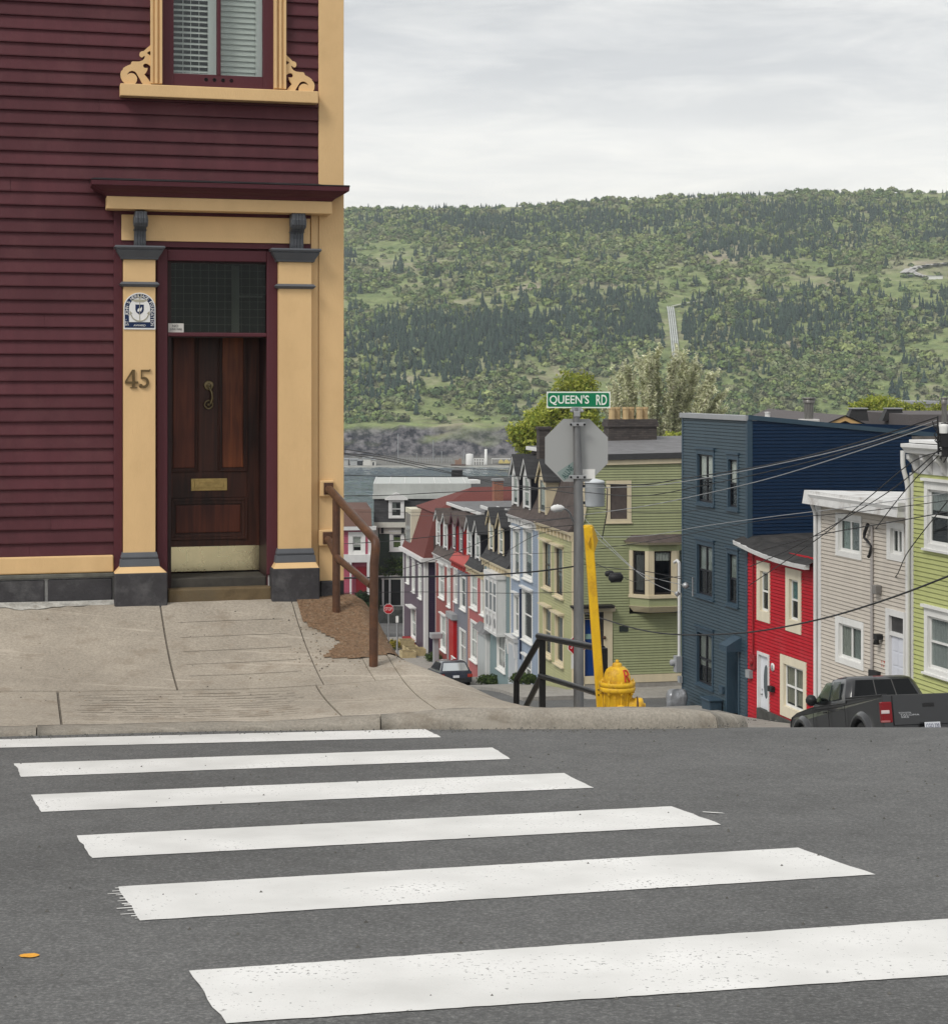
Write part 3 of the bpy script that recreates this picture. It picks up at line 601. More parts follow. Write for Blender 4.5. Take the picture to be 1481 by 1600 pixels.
# far pavements along the terraces
def strip_pavement(name, pts, width, h, label, kerbw=.15, up=True):
    mb = MB(); n = len(pts)
    for i in range(n - 1):
        (x0, y0), (x1, y1) = pts[i], pts[i + 1]; d = Vector((x1 - x0, y1 - y0)).normalized(); nn = Vector((d.y, -d.x)) * width
        q = [(x0, y0), (x1, y1), (x1 + nn.x, y1 + nn.y), (x0 + nn.x, y0 + nn.y)]; zz = [G(y0), G(y1), G(y1), G(y0)]
        mb.add([(x, y, z - .3) for (x, y), z in zip(q, zz)] + [(x, y, z + h) for (x, y), z in zip(q, zz)], [(4, 5, 6, 7), (0, 1, 5, 4), (2, 3, 7, 6), (3, 0, 4, 7), (1, 2, 6, 5)])
    return single(name, mb, CONC, (0, 0, 0), label, kind='structure')
UA = Vector((-math.sin(math.radians(11.5)), math.cos(math.radians(11.5)), 0)); VA = Vector((UA.y, -UA.x, 0)); OA = Vector(((895 - CX) / F * 71, 71, 0))
def RA(k, d, z=0.0): return OA + UA * k + VA * d + Vector((0, 0, z))       # far terrace: k along the street, d into the houses
strip_pavement('lower_pavement', [tuple((RA(-2.4 + 2 * i, -2.6))[:2]) for i in range(23)], 2.4, .13, 'grey concrete pavement along the far terrace')
strip_pavement('upper_pavement', [tuple(ST(24 + 2 * i, 18.9)[:2]) for i in range(16)], 2.5, .13, 'grey concrete pavement along the near terrace')
mb = MB(); q = [RA(-2.5, -2.4), RA(-2.5, 16), RA(0, 16), RA(0, -2.4)]
zt = G(70.5) + .15; mb.add([(p.x, p.y, zt - .16) for p in q] + [(p.x, p.y, zt) for p in q], [(4, 5, 6, 7), (0, 1, 5, 4), (1, 2, 6, 5), (3, 0, 4, 7)])
single('side_pavement', mb, CONC, (0, 0, 0), 'grey concrete pavement along the olive house side wall', kind='structure')
# ================================================================== maroon corner house
MAROON = paint('maroon paint', (0.084, 0.0245, 0.031), rough=.55, var=.13, scale=5.0, rnd=.13, bump=.2, stain=((0.125, 0.05, 0.052), .45, 2.5))
MAROON2 = paint('maroon trim paint', (0.085, 0.024, 0.032), rough=.5)
CREAM = paint('cream paint', (0.69, 0.47, 0.24), rough=.5, var=.06, stain=((0.50, 0.32, 0.15), .3, 2.5), bump=.2)
SLATE = paint('slate grey paint', (0.105, 0.112, 0.125), rough=.45, var=.1)
FOUND = M('painted stone', (0.052, 0.050, 0.054), .7, .2, 7.0, bump=.4, stain=((0.20, 0.20, 0.2), .45, 5.0)); MORT = M('light mortar', (0.42, 0.42, 0.41), .9, .2, 20.0)
H0 = Vector(((530 - CX) / F * 15.68, 15.68, WALL_Z)); W0 = Wall(H0, TH)
hs = thing('corner_house', 'maroon clapboard corner house with cream trim and panelled wooden door', 'house', H0)
px = W0.px
HT, HB = 7.2, 0.0
xw = lambda x, y=600, d=0: px(x, y, d)[0]; yh = lambda y, x=300, d=0: px(x, y, d)[1]
a_door0, a_door1 = xw(192), xw(487)
door_r = (xw(262), xw(417), -0.3, yh(408, 340)); win_r = (xw(254, 60), xw(428, 60), yh(133, 340), yh(133, 340) + 2.0)
# wall sheathing behind the boards, with the two openings
def sheath(mb, W, a0, a1, h0, h1, holes, d0, d1):
    ys = sorted({h0, h1} | {min(max(v, h0), h1) for H in holes for v in H[2:4]})
    for y0, y1 in zip(ys, ys[1:]):
        if y1 - y0 < 1e-5: continue
        ym = (y0 + y1) / 2; act = sorted([H for H in holes if H[2] < ym < H[3]]); x = a0
        for H in act: mb.wbox(W, x, H[0], y0, y1, d0, d1); x = H[1]
        mb.wbox(W, x, a1, y0, y1, d0, d1)
mb = MB(); sheath(mb, W0, -12, 0.0, -1.2, HT, [door_r, win_r], -0.45, -0.004)
shell(mb, W0, -12, 0.0, -1.2, HT, 9, right=False); mb.poly([W0.p(-12, HT, 0), W0.p(0, HT, 0), W0.p(0, HT, -9), W0.p(-12, HT, -9)])
wall = part('wall', mb, MAROON2, hs)
WR = Wall(H0, TH + math.pi / 2)      # side of the house down the hill street
mb = MB(); mb.poly([WR.p(0.45, -1.6, -.004), WR.p(9, -1.6, -.004), WR.p(9, HT, -.004), WR.p(0.45, HT, -.004)]); siding(mb, WR, [(.15, 0), (9, 0), (9, HT), (.15, HT)], .114, .016); part('side_siding', mb, MAROON, hs)
# clapboards, one piece each
E = 0.1135; y_base = yh(869, 90); k = 0; a_tr = xw(497); a_bl = xw(178)
h_can = yh(277, 350)
def board(a0, a1, h, e=E):
    p = .024 + random.uniform(-.003, .003); m = MB(); j0, j1 = random.uniform(-.0015, .0015), random.uniform(-.0015, .0015); n = max(1, int((a1 - a0) / 1.2)); q = []
    for i in range(n + 1):
        a = lerp(a0, a1, i / n); z = h + lerp(j0, j1, i / n) + .002 * noise.noise(Vector((a * 1.7, h * 9, 0)))
        q += [W0.p(a, z, 0.0), W0.p(a, z, p), W0.p(a, z + .010, p + .0005), W0.p(a, h + e + .004, .0025), W0.p(a, h + e + .004, -.004)]
    fs = []
    for i in range(n): fs += [(i * 5 + j, (i + 1) * 5 + j, (i + 1) * 5 + j + 1, i * 5 + j + 1) for j in range(4)]
    fs += [(0, 1, 2, 3, 4), tuple(n * 5 + j for j in (4, 3, 2, 1, 0))]; m.add(q, fs); part('clapboard', m, MAROON, wall)
while y_base + k * E < HT - .1:
    h = y_base + k * E; yc = h + E / 2
    if yc < yh(318, 300): segs = [(-12, a_bl + .0)]
    elif yc < yh(288, 340): segs = [(-12, xw(168, 300))]
    elif yc < yh(150, 340): segs = [(-12, a_tr)]
    else: segs = [(-12, xw(240, 60)), (xw(441, 60), a_tr)]
    for a0, a1 in segs:
        if a1 - a0 > 5:
            c1 = random.uniform(-7.5, -5.2); part_list = [(a0, c1 - .001), (c1 + .001, a1)]
            if random.random() < .35: c2 = random.uniform(-4.3, -1.7); part_list = [(a0, c1 - .001), (c1 + .001, c2 - .0012), (c2 + .0012, a1)] if c2 < a1 - .5 else part_list
        else: part_list = [(a0, a1)]
        for s0, s1 in part_list: board(s0, s1, h)
    k += 1
# trim
def trim(name, fn, mat, bev=.004, label=None):
    m = MB(); fn(m); return part(name, m, mat, hs, bev, label)
trim('corner_board', lambda m: (m.wbox(W0, xw(497), .035, yh(907, 515), HT, -.02, .036), m.wbox(WR, .0365, .15, yh(907, 515), HT, -.02, .034)), CREAM, .005)
trim('backing_board', lambda m: m.wbox(W0, xw(485), xw(497) - .004, yh(907, 500), yh(335, 490), -.004, .030), CREAM, .003)
trim('baseboard', lambda m: m.wbox(W0, -12, xw(177, 880), yh(895.5, 90), yh(868.5, 90), -.004, .05), CREAM, .012)
trim('door_side_board', lambda m: m.wbox(W0, xw(177.5), xw(191), yh(897, 185), yh(300, 185), -.004, .032), MAROON2, .003)
trim('drip_ledge', lambda m: m.wbox(W0, -12, xw(178), yh(902.5, 90), yh(896.2, 90), -.004, .062), M('weathered ledge', (.12, .12, .105), .7, .3, 9.0), .006)
xb = [-420, -330, -240, -160, -70, 72, 177.5]
fnd = trim('foundation', lambda m: (m.wbox(W0, -12, door_r[0] - .01, -1.0, yh(903, 90), -.3, .030), m.wbox(W0, door_r[1] + .01, -.005, -1.0, yh(903, 90), -.3, .030)), MORT, 0)
for x0, x1 in zip(xb, xb[1:]):
    m = MB(); m.wbox(W0, xw(x0, 925) + .012, xw(x1, 925) - .012, -.4, yh(904.5, 90), 0, .055 + random.uniform(-.006, .006)); part('stone_block', m, FOUND, fnd, .012)
for x0, x1, yt, dd in ((179, 262, 895, .19), (425, 500, 887.5, .19), (501, 520.5, 908, .075)):
    m = MB(); m.wbox(W0, xw(x0, 915, dd), xw(x1, 915, dd), -.5, yh(yt, (x0 + x1) / 2, dd), 0, dd); part('stone_block', m, FOUND, fnd, .012)
m = MB(); m.wbox(WR, .04, 9, -2.5, yh(908, 515), -.25, .05); part('side_foundation', m, FOUND, hs)
def pilaster(x0, x1, yc1, yc0, ya1, ya0, yb0, yb1, yp0, yp1, xp0, xp1, xc0, xc1):
    d = .115; xm = (x0 + x1) / 2; a0, a1 = xw(x0, 600, d), xw(x1, 600, d); H = lambda y: px(xm, y, d)[1]; cc = (a0 + a1) / 2; hw = (a1 - a0) / 2
    pl = part('pilaster', (lambda m: (m.wbox(W0, a0, a1, H(yb1) - .01, H(yc0), -.004, d), m)[1])(MB()), CREAM, hs, .004)
    m = MB(); hb, ht = H(yc0), H(yc1); t = ht - hb
    def ring(h0, h1, o0, o1): m.taper(W0, (a0 - o0, a1 + o0, h0, 0, d + o0), (a0 - o1, a1 + o1, h1, 0, d + o1))
    ring(hb, hb + t * .14, .020, .026); ring(hb + t * .14, hb + t * .66, .024, .062); ring(hb + t * .66, hb + t * .74, .058, .058); ring(hb + t * .74, hb + t * .86, .068, .074); ring(hb + t * .86, ht, .078, .072)
    part('capital', m, SLATE, pl, .003)
    m = MB(); ha, hb2 = H(ya0), H(ya1); mid = (ha + hb2) / 2; m2 = m
    m.taper(W0, (a0 - .012, a1 + .012, ha, 0, d + .012), (a0 - .034, a1 + .034, mid, 0, d + .034)); m.taper(W0, (a0 - .034, a1 + .034, mid, 0, d + .034), (a0 - .014, a1 + .014, hb2, 0, d + .014)); part('astragal', m, SLATE, pl, .002)
    m = MB(); b0, b1 = H(yb1), H(yb0); t = b1 - b0
    m.taper(W0, (a0 - .034, a1 + .034, b0, 0, d + .034), (a0 - .026, a1 + .026, b0 + t * .52, 0, d + .026)); m.taper(W0, (a0 - .016, a1 + .016, b0 + t * .52, 0, d + .016), (a0 - .022, a1 + .022, b0 + t * .66, 0, d + .022)); m.taper(W0, (a0 - .022, a1 + .022, b0 + t * .66, 0, d + .022), (a0 - .01, a1 + .01, b1, 0, d + .01))
    part('base_moulding', m, SLATE, pl, .003)
    m = MB(); q0, q1 = H(yp1) , H(yp0); m.taper(W0, (xw(xp0, 890, .19), xw(xp1, 890, .19), q0, 0, .188), (a0 - .03, a1 + .03, q1, 0, d + .035)); part('plinth_cap', m, CREAM, pl, .003)
    return pl
pilaster(193, 243, 384, 405, 440, 448, 863, 885, 885, 894.5, 179, 261, 184, 252)
pilaster(435.5, 487, 388.5, 409, 443.5, 451, 857, 878.5, 878.5, 887, 427, 499, 428, 492)
trim('frieze_board', lambda m: m.wbox(W0, xw(190, 355, .06), xw(484.5, 355, .06), yh(378, 340, .06), yh(338, 340, .06), -.004, .06), CREAM, .004)
trim('frieze_band', lambda m: (m.wbox(W0, xw(191, 380), xw(484, 380), yh(388, 340), yh(377, 340), -.003, .045), m.wbox(W0, xw(188, 330), xw(484, 330), yh(339, 340), yh(322, 340), -.003, .05)), MAROON2, .003)
# entablature and little canopy roof
d1 = .22; ab0, ab1 = xw(166.5, 318, d1), xw(519, 318, d1); hb0, hb1 = px(340, 329.5, d1)[1], px(340, 310, d1)[1]
trim('entablature', lambda m: m.wbox(W0, ab0, ab1, hb0, hb1, .037, d1), CREAM, .006)
def crown(m):
    pr = [(.0, .0), (.012, .012), (.03, .03), (.07, .048), (.10, .066), (.118, .078)]   # offset, height
    for (o0, z0), (o1, z1) in zip(pr, pr[1:]): m.taper(W0, (ab0 - o0, ab1 + o0, hb1 + z0, .037, d1 + o0), (ab0 - o1, ab1 + o1, hb1 + z1, .037, d1 + o1))
    m.taper(W0, (ab0 - .126, ab1 + .126, hb1 + .079, .037, d1 + .126), (ab0 - .130, ab1 + .130, hb1 + .118, .037, d1 + .130))
cr_ = trim('crown_moulding', crown, MAROON2, .002)
def can_roof(m):
    h = hb1 + .119; m.taper(W0, (ab0 - .135, ab1 + .135, h, .037, d1 + .135), (ab0 - .132, ab1 + .132, h + .012, .037, d1 + .132))
    m.taper(W0, (ab0 - .12, xw(497, 290), h + .012, .037, d1 + .10), (ab0 - .10, xw(496, 290), h + .045, .037, .10))
trim('canopy_roof', can_roof, M('black felt', (.018, .018, .02), .45, .4, 4.0, bump=.6, bscale=12), .006)
def corbel(x0, x1, yt, yb):
    xm = (x0 + x1) / 2; d = .06; a0, a1 = xw(x0 + 2, 350, .16), xw(x1 - 2, 350, .16); ht, hb = px(xm, yt, .15)[1], px(xm, yb, .12)[1]; t = ht - hb; m = MB()
    side = [(.055, 0), (.10, 0), (.105, .10 * t), (.10, .28 * t), (.108, .44 * t), (.135, .50 * t), (.185, .56 * t), (.215, .66 * t), (.222, .80 * t), (.205, .92 * t), (.20, t), (.055, t)]
    n = len(side)
    for aa, bb, o in ((a0, a1, 0),):
        q = [W0.p(aa, hb + h, d_) for d_, h in side] + [W0.p(bb, hb + h, d_) for d_, h in side]
        m.add(q, [list(range(n))[::-1], list(range(n, 2 * n))] + [(i, (i + 1) % n, (i + 1) % n + n, i + n) for i in range(n)])
    w = a1 - a0
    for f in (.16, .42, .60, .84):   # raised beads down the face
        q = []
        aa, bb = a0 + w * f - .006, a0 + w * f + .006; q = [W0.p(aa, hb + h, d_ + .008) for d_, h in side[1:11]] + [W0.p(bb, hb + h, d_ + .008) for d_, h in side[1:11]] + [W0.p((aa + bb) / 2, hb + h, d_ + .013) for d_, h in side[1:11]]
        nn = 10; m.add(q, [(i, i + 1, i + 2 * nn + 1, i + 2 * nn) for i in range(nn - 1)] + [(i + 2 * nn, i + 2 * nn + 1, i + nn + 1, i + nn) for i in range(nn - 1)])
    m.wbox(W0, a0 - .008, a1 + .008, hb + .47 * t, hb + .49 * t, .055, .128)
    for side_a, sg in ((a0, -1), (a1, 1)):
        m.lathe(W0.p(side_a, hb + .73 * t, .16), [(.052, 0), (.05, .008), (.03, .012), (.028, .004), (.012, .010)], 14, 0, tuple(W0.A * sg))
    part('corbel', m, SLATE, hs, .003)
corbel(208.5, 231, 330.5, 384); corbel(453, 478, 333.5, 388)
# door frame, transom, recess
fr = MB(); d = .05; h_t = px(340, 408, d)[1]; a0i, a1i = xw(262, 600, d), xw(417, 600, d); h_b0 = px(340, 897, d)[1]
fr.wbox(W0, xw(245, 600, d), a0i, h_b0 + .0, px(340, 391, d)[1], -.003, d); fr.wbox(W0, a1i, xw(434, 600, d), h_b0 - .02, px(340, 391, d)[1], -.003, d); fr.wbox(W0, a0i, a1i, h_t, px(340, 391, d)[1], -.003, d - .002)
fr.wbox(W0, a0i, a1i, px(340, 526, d)[1], px(340, 519.5, d)[1], -.06, d - .004)
DR = -.44; a0r, a1r = door_r[0], door_r[1]
df = part('door_frame', fr, MAROON2, hs, .008)
m = MB(); m.wbox(W0, a0r + .001, a0r + .03, -.1, door_r[3], DR - .05, -.004); m.wbox(W0, a1r - .004, a1r + .02, -.1, door_r[3], DR - .05, -.0041); m.wbox(W0, a0r + .03, a1r - .004, door_r[3] - .02, door_r[3], DR - .05, -.004)
part('reveal', m, M('dark reveal', (.032, .018, .018), .5, .2, 5.0), df)
g = MB(); g.wbox(W0, a0i - .01, a1i + .01, px(340, 520, 0)[1], h_t + .005, -.012, -.006); part('transom_pane', g, GLASS_DK, df)
m = MB(); m.wbox(W0, a0r + .03, a1r - .005, px(340, 526, 0)[1], h_t + .02, DR + .12, DR + .14); part('transom_backing', m, M('dim hall wall', (.075, .078, .072), .8, .45, 3.0), df)
m = MB(); w1 = px(278, 418, -.2); # faint bars added behind the transom in place of reflected houses opposite
m.wbox(W0, xw(362, 460, -.25), xw(374, 460, -.25), px(340, 519, -.25)[1], px(340, 410, -.25)[1], -.27, -.25); m.wbox(W0, xw(374, 460, -.25), xw(412, 460, -.25), px(340, 464, -.25)[1], px(340, 461, -.25)[1], -.26, -.25); 
for i in range(1, 12): m.wbox(W0, lerp(a0i, a1i, i / 12) - .0015, lerp(a0i, a1i, i / 12) + .0015, px(340, 519, 0)[1], px(340, 410, 0)[1], -.016, -.013)
for i in range(1, 9): h_ = lerp(px(340, 519, 0)[1], px(340, 410, 0)[1], i / 9); m.wbox(W0, a0i, a1i, h_ - .0015, h_ + .0015, -.019, -.0165)
part('reflection_bars_and_wires', m, M('reflection bars and wires', (.5, .5, .47), .7), df)
nt_ = MB(); dn = -.005; nt_.wbox(W0, xw(263, 511, dn), xw(287, 512, dn), px(275, 519, dn)[1], px(275, 505, dn)[1], dn, dn + .003)
lt = MB(); wtext(lt, W0, 'NO', (xw(274, 511, dn)), px(275, 509, dn)[1], dn + .004, .022, .05); wtext(lt, W0, 'JUNK MAIL', xw(275, 515, dn), px(275, 514.5, dn)[1], dn + .004, .022, .105)
note = part('paper_note', nt_, M('note paper', (.62, .6, .56), .8), df); part('note_lettering', lt, M('grey ink', (.12, .12, .12), .8), note)
def wood(name, c1, c2):
    m, nt, b, N, L = nodes(name); geo = N('ShaderNodeNewGeometry'); mp = N('ShaderNodeMapping'); mp.inputs['Scale'].default_value = (14, 14, .8); L(geo.outputs['Position'], mp.inputs['Vector'])
    n = N('ShaderNodeTexNoise'); n.inputs['Scale'].default_value = 2.2; n.inputs['Detail'].default_value = 8; n.inputs['Distortion'].default_value = .6; L(mp.outputs[0], n.inputs['Vector'])
    n2 = N('ShaderNodeTexNoise'); n2.inputs['Scale'].default_value = 1.7; L(geo.outputs['Position'], n2.inputs['Vector'])
    mm = N('ShaderNodeMath'); mm.operation = 'ADD'; L(n.outputs['Fac'], mm.inputs[0]); L(n2.outputs['Fac'], mm.inputs[1]); hf = N('ShaderNodeMath'); hf.operation = 'MULTIPLY'; hf.inputs[1].default_value = .5; L(mm.outputs[0], hf.inputs[0])
    cr = N('ShaderNodeValToRGB'); e = cr.color_ramp.elements; e[0].position = .38; e[0].color = (*c1, 1); e[1].position = .64; e[1].color = (*c2, 1); L(hf.outputs[0], cr.inputs['Fac']); L(cr.outputs[0], b.inputs['Base Color'])
    b.inputs['Roughness'].default_value = .42; b.inputs['Specular IOR Level'].default_value = .3; return m
WOODD = wood('dark varnished wood', (.020, .008, .006), (.075, .024, .014)); WOODM = wood('red brown varnished wood', (.050, .012, .008), (.145, .037, .017)); WOODL = wood('orange brown varnished wood', (.085, .022, .009), (.24, .068, .022))
dq = DR; X = lambda x, y=700: xw(x, y, dq); Yh = lambda y, x=330: px(x, y, dq)[1]
m = MB(); m.wbox(W0, X(250), X(405.5), Yh(893), Yh(520), dq - .05, dq - .012); door = part('door', m, WOODD, hs)
m = MB()
for x0, x1, y0, y1 in ((250, 264, 520, 893), (310.5, 341, 520, 737), (386.5, 405.5, 520, 893), (264, 386.5, 737, 778), (264, 386.5, 843, 893)): m.wbox(W0, X(x0) + .0005, X(x1) - .0005, Yh(y1) + .0005, Yh(y0) - .0005, dq - .012, dq)
part('stile', m, WOODD, door, .003)
for x0, x1, y0, y1, mt, nest in ((264, 310.5, 520, 737, WOODM, 0), (341, 386.5, 520, 737, WOODL, 0), (264, 386.5, 778, 843, WOODM, 1)):
    m = MB(); b_ = 4.5 if not nest else 9
    m.wbox(W0, X(x0 + b_ + 2), X(x1 - b_ - 2), Yh(y1 - b_ - 2), Yh(y0 + b_ + 2), dq - .012, dq - .002); part('panel', m, mt, door, .006)
    m = MB()
    for o0, o1, dd in ((0, b_ * .45, dq + .014), (b_ * .45, b_, dq + .006)):
        for q in ((x0 + o0, x0 + o1, y0 + o0, y1 - o0), (x1 - o1, x1 - o0, y0 + o0, y1 - o0), (x0 + o1, x1 - o1, y0 + o0, y0 + o1), (x0 + o1, x1 - o1, y1 - o1, y1 - o0)): m.wbox(W0, X(q[0]), X(q[1]), Yh(q[3]), Yh(q[2]), dq - .01, dd)
    part('panel_moulding', m, WOODD, door, .003)
BRASS = M('aged brass', (.42, .30, .12), .32, .25, 20.0, metal=.85); BRASSD = M('dull brass', (.20, .155, .085), .4, .3, 30.0, metal=.8)
m = MB(); m.wbox(W0, X(298), X(355), Yh(766.5), Yh(747.5), dq, dq + .012); ms = part('mail_slot', m, BRASS, door, .004)
m = MB(); m.wbox(W0, X(304), X(349), Yh(762), Yh(752), dq + .012, dq + .02); part('mail_flap', m, BRASS, ms, .003)
m = MB(); kc = W0.p(X(326, 602), Yh(602), dq); m.lathe(kc, [(.045, 0), (.045, .01), (.036, .016), (.03, .012), (.02, .02), (.0, .026)], 18, 0, tuple(W0.N)); kn = part('door_knocker', m, BRASSD, door)
m = MB(); m.tube([W0.p(X(326, 605), Yh(604), dq + .03), W0.p(X(330, 612), Yh(613), dq + .045), W0.p(X(331, 622), Yh(622), dq + .045), W0.p(X(328, 632), Yh(631), dq + .04)], [.010, .013, .014, .012], 8)
for k in range(12): pass
m.tube([W0.p(X(325.5, 632) + .036 * math.cos(k * .5236), Yh(632) + .036 * math.sin(k * .5236), dq + .022) for k in range(13)], .008, 6); part('knocker_ring', m, BRASSD, kn)
m = MB(); m.lathe(W0.p(X(326, 632), Yh(632), dq), [(.02, 0), (.018, .012), (0, .014)], 10, 0, tuple(W0.N)); part('knocker_stud', m, BRASSD, kn)
kick, nt, b, N, L = nodes('kick plate brass'); b.inputs['Metallic'].default_value = 1; b.inputs['Roughness'].default_value = .22; b.inputs['Base Color'].default_value = (.80, .70, .44, 1)
geo = N('ShaderNodeNewGeometry'); n = N('ShaderNodeTexNoise'); n.inputs['Scale'].default_value = 5; n.inputs['Detail'].default_value = 5; L(geo.outputs['Position'], n.inputs['Vector']); bp = N('ShaderNodeBump'); bp.inputs['Strength'].default_value = .25; bp.inputs['Distance'].default_value = .01; L(n.outputs['Fac'], bp.inputs['Height']); L(bp.outputs[0], b.inputs['Normal'])
rr = N('ShaderNodeMapRange'); rr.inputs['To Min'].default_value = .12; rr.inputs['To Max'].default_value = .42; L(n.outputs['Fac'], rr.inputs['Value']); L(rr.outputs[0], b.inputs['Roughness'])
m = MB(); m.wbox(W0, X(256), X(405, 870), Yh(892), Yh(853.5), dq + .0005, dq + .004)
for i in range(6): m.lathe(W0.p(X(268 + 26 * i, 888), Yh(889), dq + .004), [(.006, 0), (.005, .003), (0, .004)], 8, 0, tuple(W0.N))
part('kick_plate', m, kick, door)
m = MB(); m.wbox(W0, a0r + .002, a1r - .005, -.1, px(340, 894.6, DR)[1], DR - .04, -.02); thr = part('threshold', m, M('dark threshold', (.065, .06, .052), .8, .25, 8.0), hs, .006)
m = MB(); m.wbox(W0, xw(262.5, 925, .1), xw(425, 925, .1), -.3, px(340, 919, .11)[1], -.019, .11); part('doorstep', m, M('worn sandstone', (.145, .105, .058), .75, .3, 6.0, bump=.3, stain=((.07, .065, .05), .7, 3.0)), hs, .015)
# plaque on the left pilaster
pd = .1155; pc = xw(218, 490, pd); pb, pt = px(218, 514.5, pd)[1], px(218, 457, pd)[1]; pw = (xw(243, 490, pd) - xw(193.3, 490, pd)) / 2
def arch(sc, base=0.0, n=24):
    w = pw * sc; top = pt - (pw - w); b0 = pb + base; return [(pc - w, b0), (pc + w, b0)] + [(pc + w * math.cos(math.pi * i / n), top - w + w * math.sin(math.pi * i / n)) for i in range(n + 1)]
NAVY = paint('plaque navy', (.012, .025, .075), rough=.3); PW = paint('plaque white', (.74, .74, .73), rough=.3); PG = M('plaque gold grey', (.40, .38, .30), .4)
m = MB(); m.prism(W0, arch(1.0), pd - .002, pd + .008); plq = part('heritage_plaque', m, PW, hs)
m = MB(); m.prism(W0, arch(.93, .014), pd + .008, pd + .010); part('plaque_border', m, NAVY, plq)
m = MB(); m.prism(W0, arch(.66, .062), pd + .010, pd + .012); part('plaque_field', m, PW, plq)
m = MB(); word = "ST. JOHN'S HERITAGE FOUNDATION"; w_ = pw * .80; side_h = (pt - pw) - (pb + .03); path_len = 2 * side_h + math.pi * w_; n = len(word)
for i, ch in enumerate(word):
    if ch == ' ': continue
    q = path_len * (i + .5) / n
    if q < side_h: a, h, r = pc - w_, pb + .03 + q, math.pi / 2
    elif q < side_h + math.pi * w_: th = math.pi - (q - side_h) / w_; a, h, r = pc + w_ * math.cos(th), pt - pw + w_ * math.sin(th), th - math.pi / 2
    else: a, h, r = pc + w_, pb + .03 + path_len - q, -math.pi / 2
    if ch in ".'": wtext(m, W0, ch, a - (.006 * math.sin(r) if ch == '.' else 0), h, pd + .0115, .007, None, 0, r)
    else: wtext(m, W0, ch, a, h, pd + .0115, .028, .019 if ch != 'I' else .006, 0, r)
wtext(m, W0, 'AWARD', pc, pb + .034, pd + .0115, .016, .10)
part('plaque_lettering', m, PW, plq)
m = MB(); ch_ = pb + .165; shp = [(-.035, .045), (.035, .045), (.035, .0), (.028, -.02), (0, -.042), (-.028, -.02), (-.035, 0)]; m.prism(W0, [(pc + x, ch_ + y) for x, y in shp][::-1], pd + .012, pd + .0135); part('plaque_shield', m, NAVY, plq)
m = MB(); m.prism(W0, [(pc - .02, ch_ - .005), (pc - .01, ch_ + .012), (pc + .008, ch_ + .012), (pc + .018, ch_ + .028), (pc + .02, ch_ + .008), (pc + .014, ch_ - .006), (pc + .012, ch_ - .018), (pc + .004, ch_ - .006), (pc - .012, ch_ - .018)], pd + .0135, pd + .0145); part('plaque_animal', m, PW, plq)
m = MB(); m.tube([W0.p(pc + .075 * math.cos(t), ch_ - .02 + .075 * math.sin(t), pd + .013) for t in [math.radians(195 + 15 * i) for i in range(11)]], .005, 5); m.tube([W0.p(pc, ch_ + .115, pd + .013), W0.p(pc, ch_ - .095, pd + .013)], .003, 5)
m.tube([W0.p(pc + .02 * math.cos(.5236 * i), ch_ + .118 + .018 * math.sin(.5236 * i), pd + .013) for i in range(13)], .0035, 5); m.prism(W0, [(pc - .075, ch_ + .082), (pc - .03, ch_ + .064), (pc + .03, ch_ + .064), (pc + .075, ch_ + .082), (pc + .03, ch_ + .088), (pc - .03, ch_ + .088)], pd + .012, pd + .0135)
for sg in (-1, 1): m.prism(W0, [(pc + sg * .06, ch_ - .03), (pc + sg * .085, ch_ - .045), (pc + sg * .082, ch_ - .008)][::sg], pd + .012, pd + .0135)
part('plaque_anchor', m, PG, plq)
# house number in bronze serif figures
NB = M('bronze figures', (.16, .11, .055), .35, .3, 40.0, metal=.7)
nb, ntp = px(215, 606, pd)[1], px(215, 577.5, pd)[1]; nh = ntp - nb; a4 = xw(205.5, 592, pd); a5 = xw(226.5, 592, pd); nw = .115
four = [(.58, 0), (.76, 0), (.76, .05), (.70, .05), (.70, .24), (.96, .24), (.96, .36), (.70, .36), (.70, 1.0), (.58, 1.0), (.04, .37), (.04, .24), (.52, .24), (.52, .05), (.46, .05), (.46, 0)]
fin = [(.52, .36), (.16, .36), (.52, .80)]
m = MB(); n4 = [(a4 + (x - .5) * nw, nb + y * nh) for x, y in four]
outer = [(.40, 0), (.92, 0), (.92, .06), (.74, .07), (.74, .24), (.98, .24), (.98, .36), (.74, .36), (.74, 1.0), (.60, 1.0), (.02, .36), (.02, .24), (.54, .24), (.54, .07), (.40, .06)]
bmq = bmesh.new()
def flat(pts, hole=None):
    mm = MB(); return mm
cuts = [[(.02, .24), (.98, .24), (.98, .36), (.02, .36)], [(.54, .0), (.74, .0), (.74, .24), (.54, .24)], [(.40, 0), (.54, 0), (.54, .05), (.40, .05)], [(.74, 0), (.90, 0), (.90, .05), (.74, .05)], [(.54, .36), (.74, .36), (.74, 1.0), (.54, 1.0)], [(.02, .36), (.14, .36), (.54, .84), (.54, 1.0)]]
for c in cuts: m.prism(W0, [(a4 + (x - .5) * nw, nb + y * nh) for x, y in c], pd - .001, pd + .014)
bar = [[(.20, .90), (.84, .90), (.90, 1.04), (.78, 1.0), (.20, 1.0)], [(.20, .50), (.27, .52), (.30, .90), (.20, .95)]]
for c in bar: m.prism(W0, [(a5 + (x - .5) * nw, nb + y * nh) for x, y in c], pd - .001, pd + .014)
arcp = []; cxx, cyy = .44, .30
for i in range(15):
    t = math.radians(125 - 285 * i / 14); th = .085 + .065 * math.sin(math.pi * i / 14); arcp.append((cxx + .36 * math.cos(t), cyy + .31 * math.sin(t), cxx + (.36 - th * 1.3) * math.cos(t), cyy + (.31 - th * 1.1) * math.sin(t)))
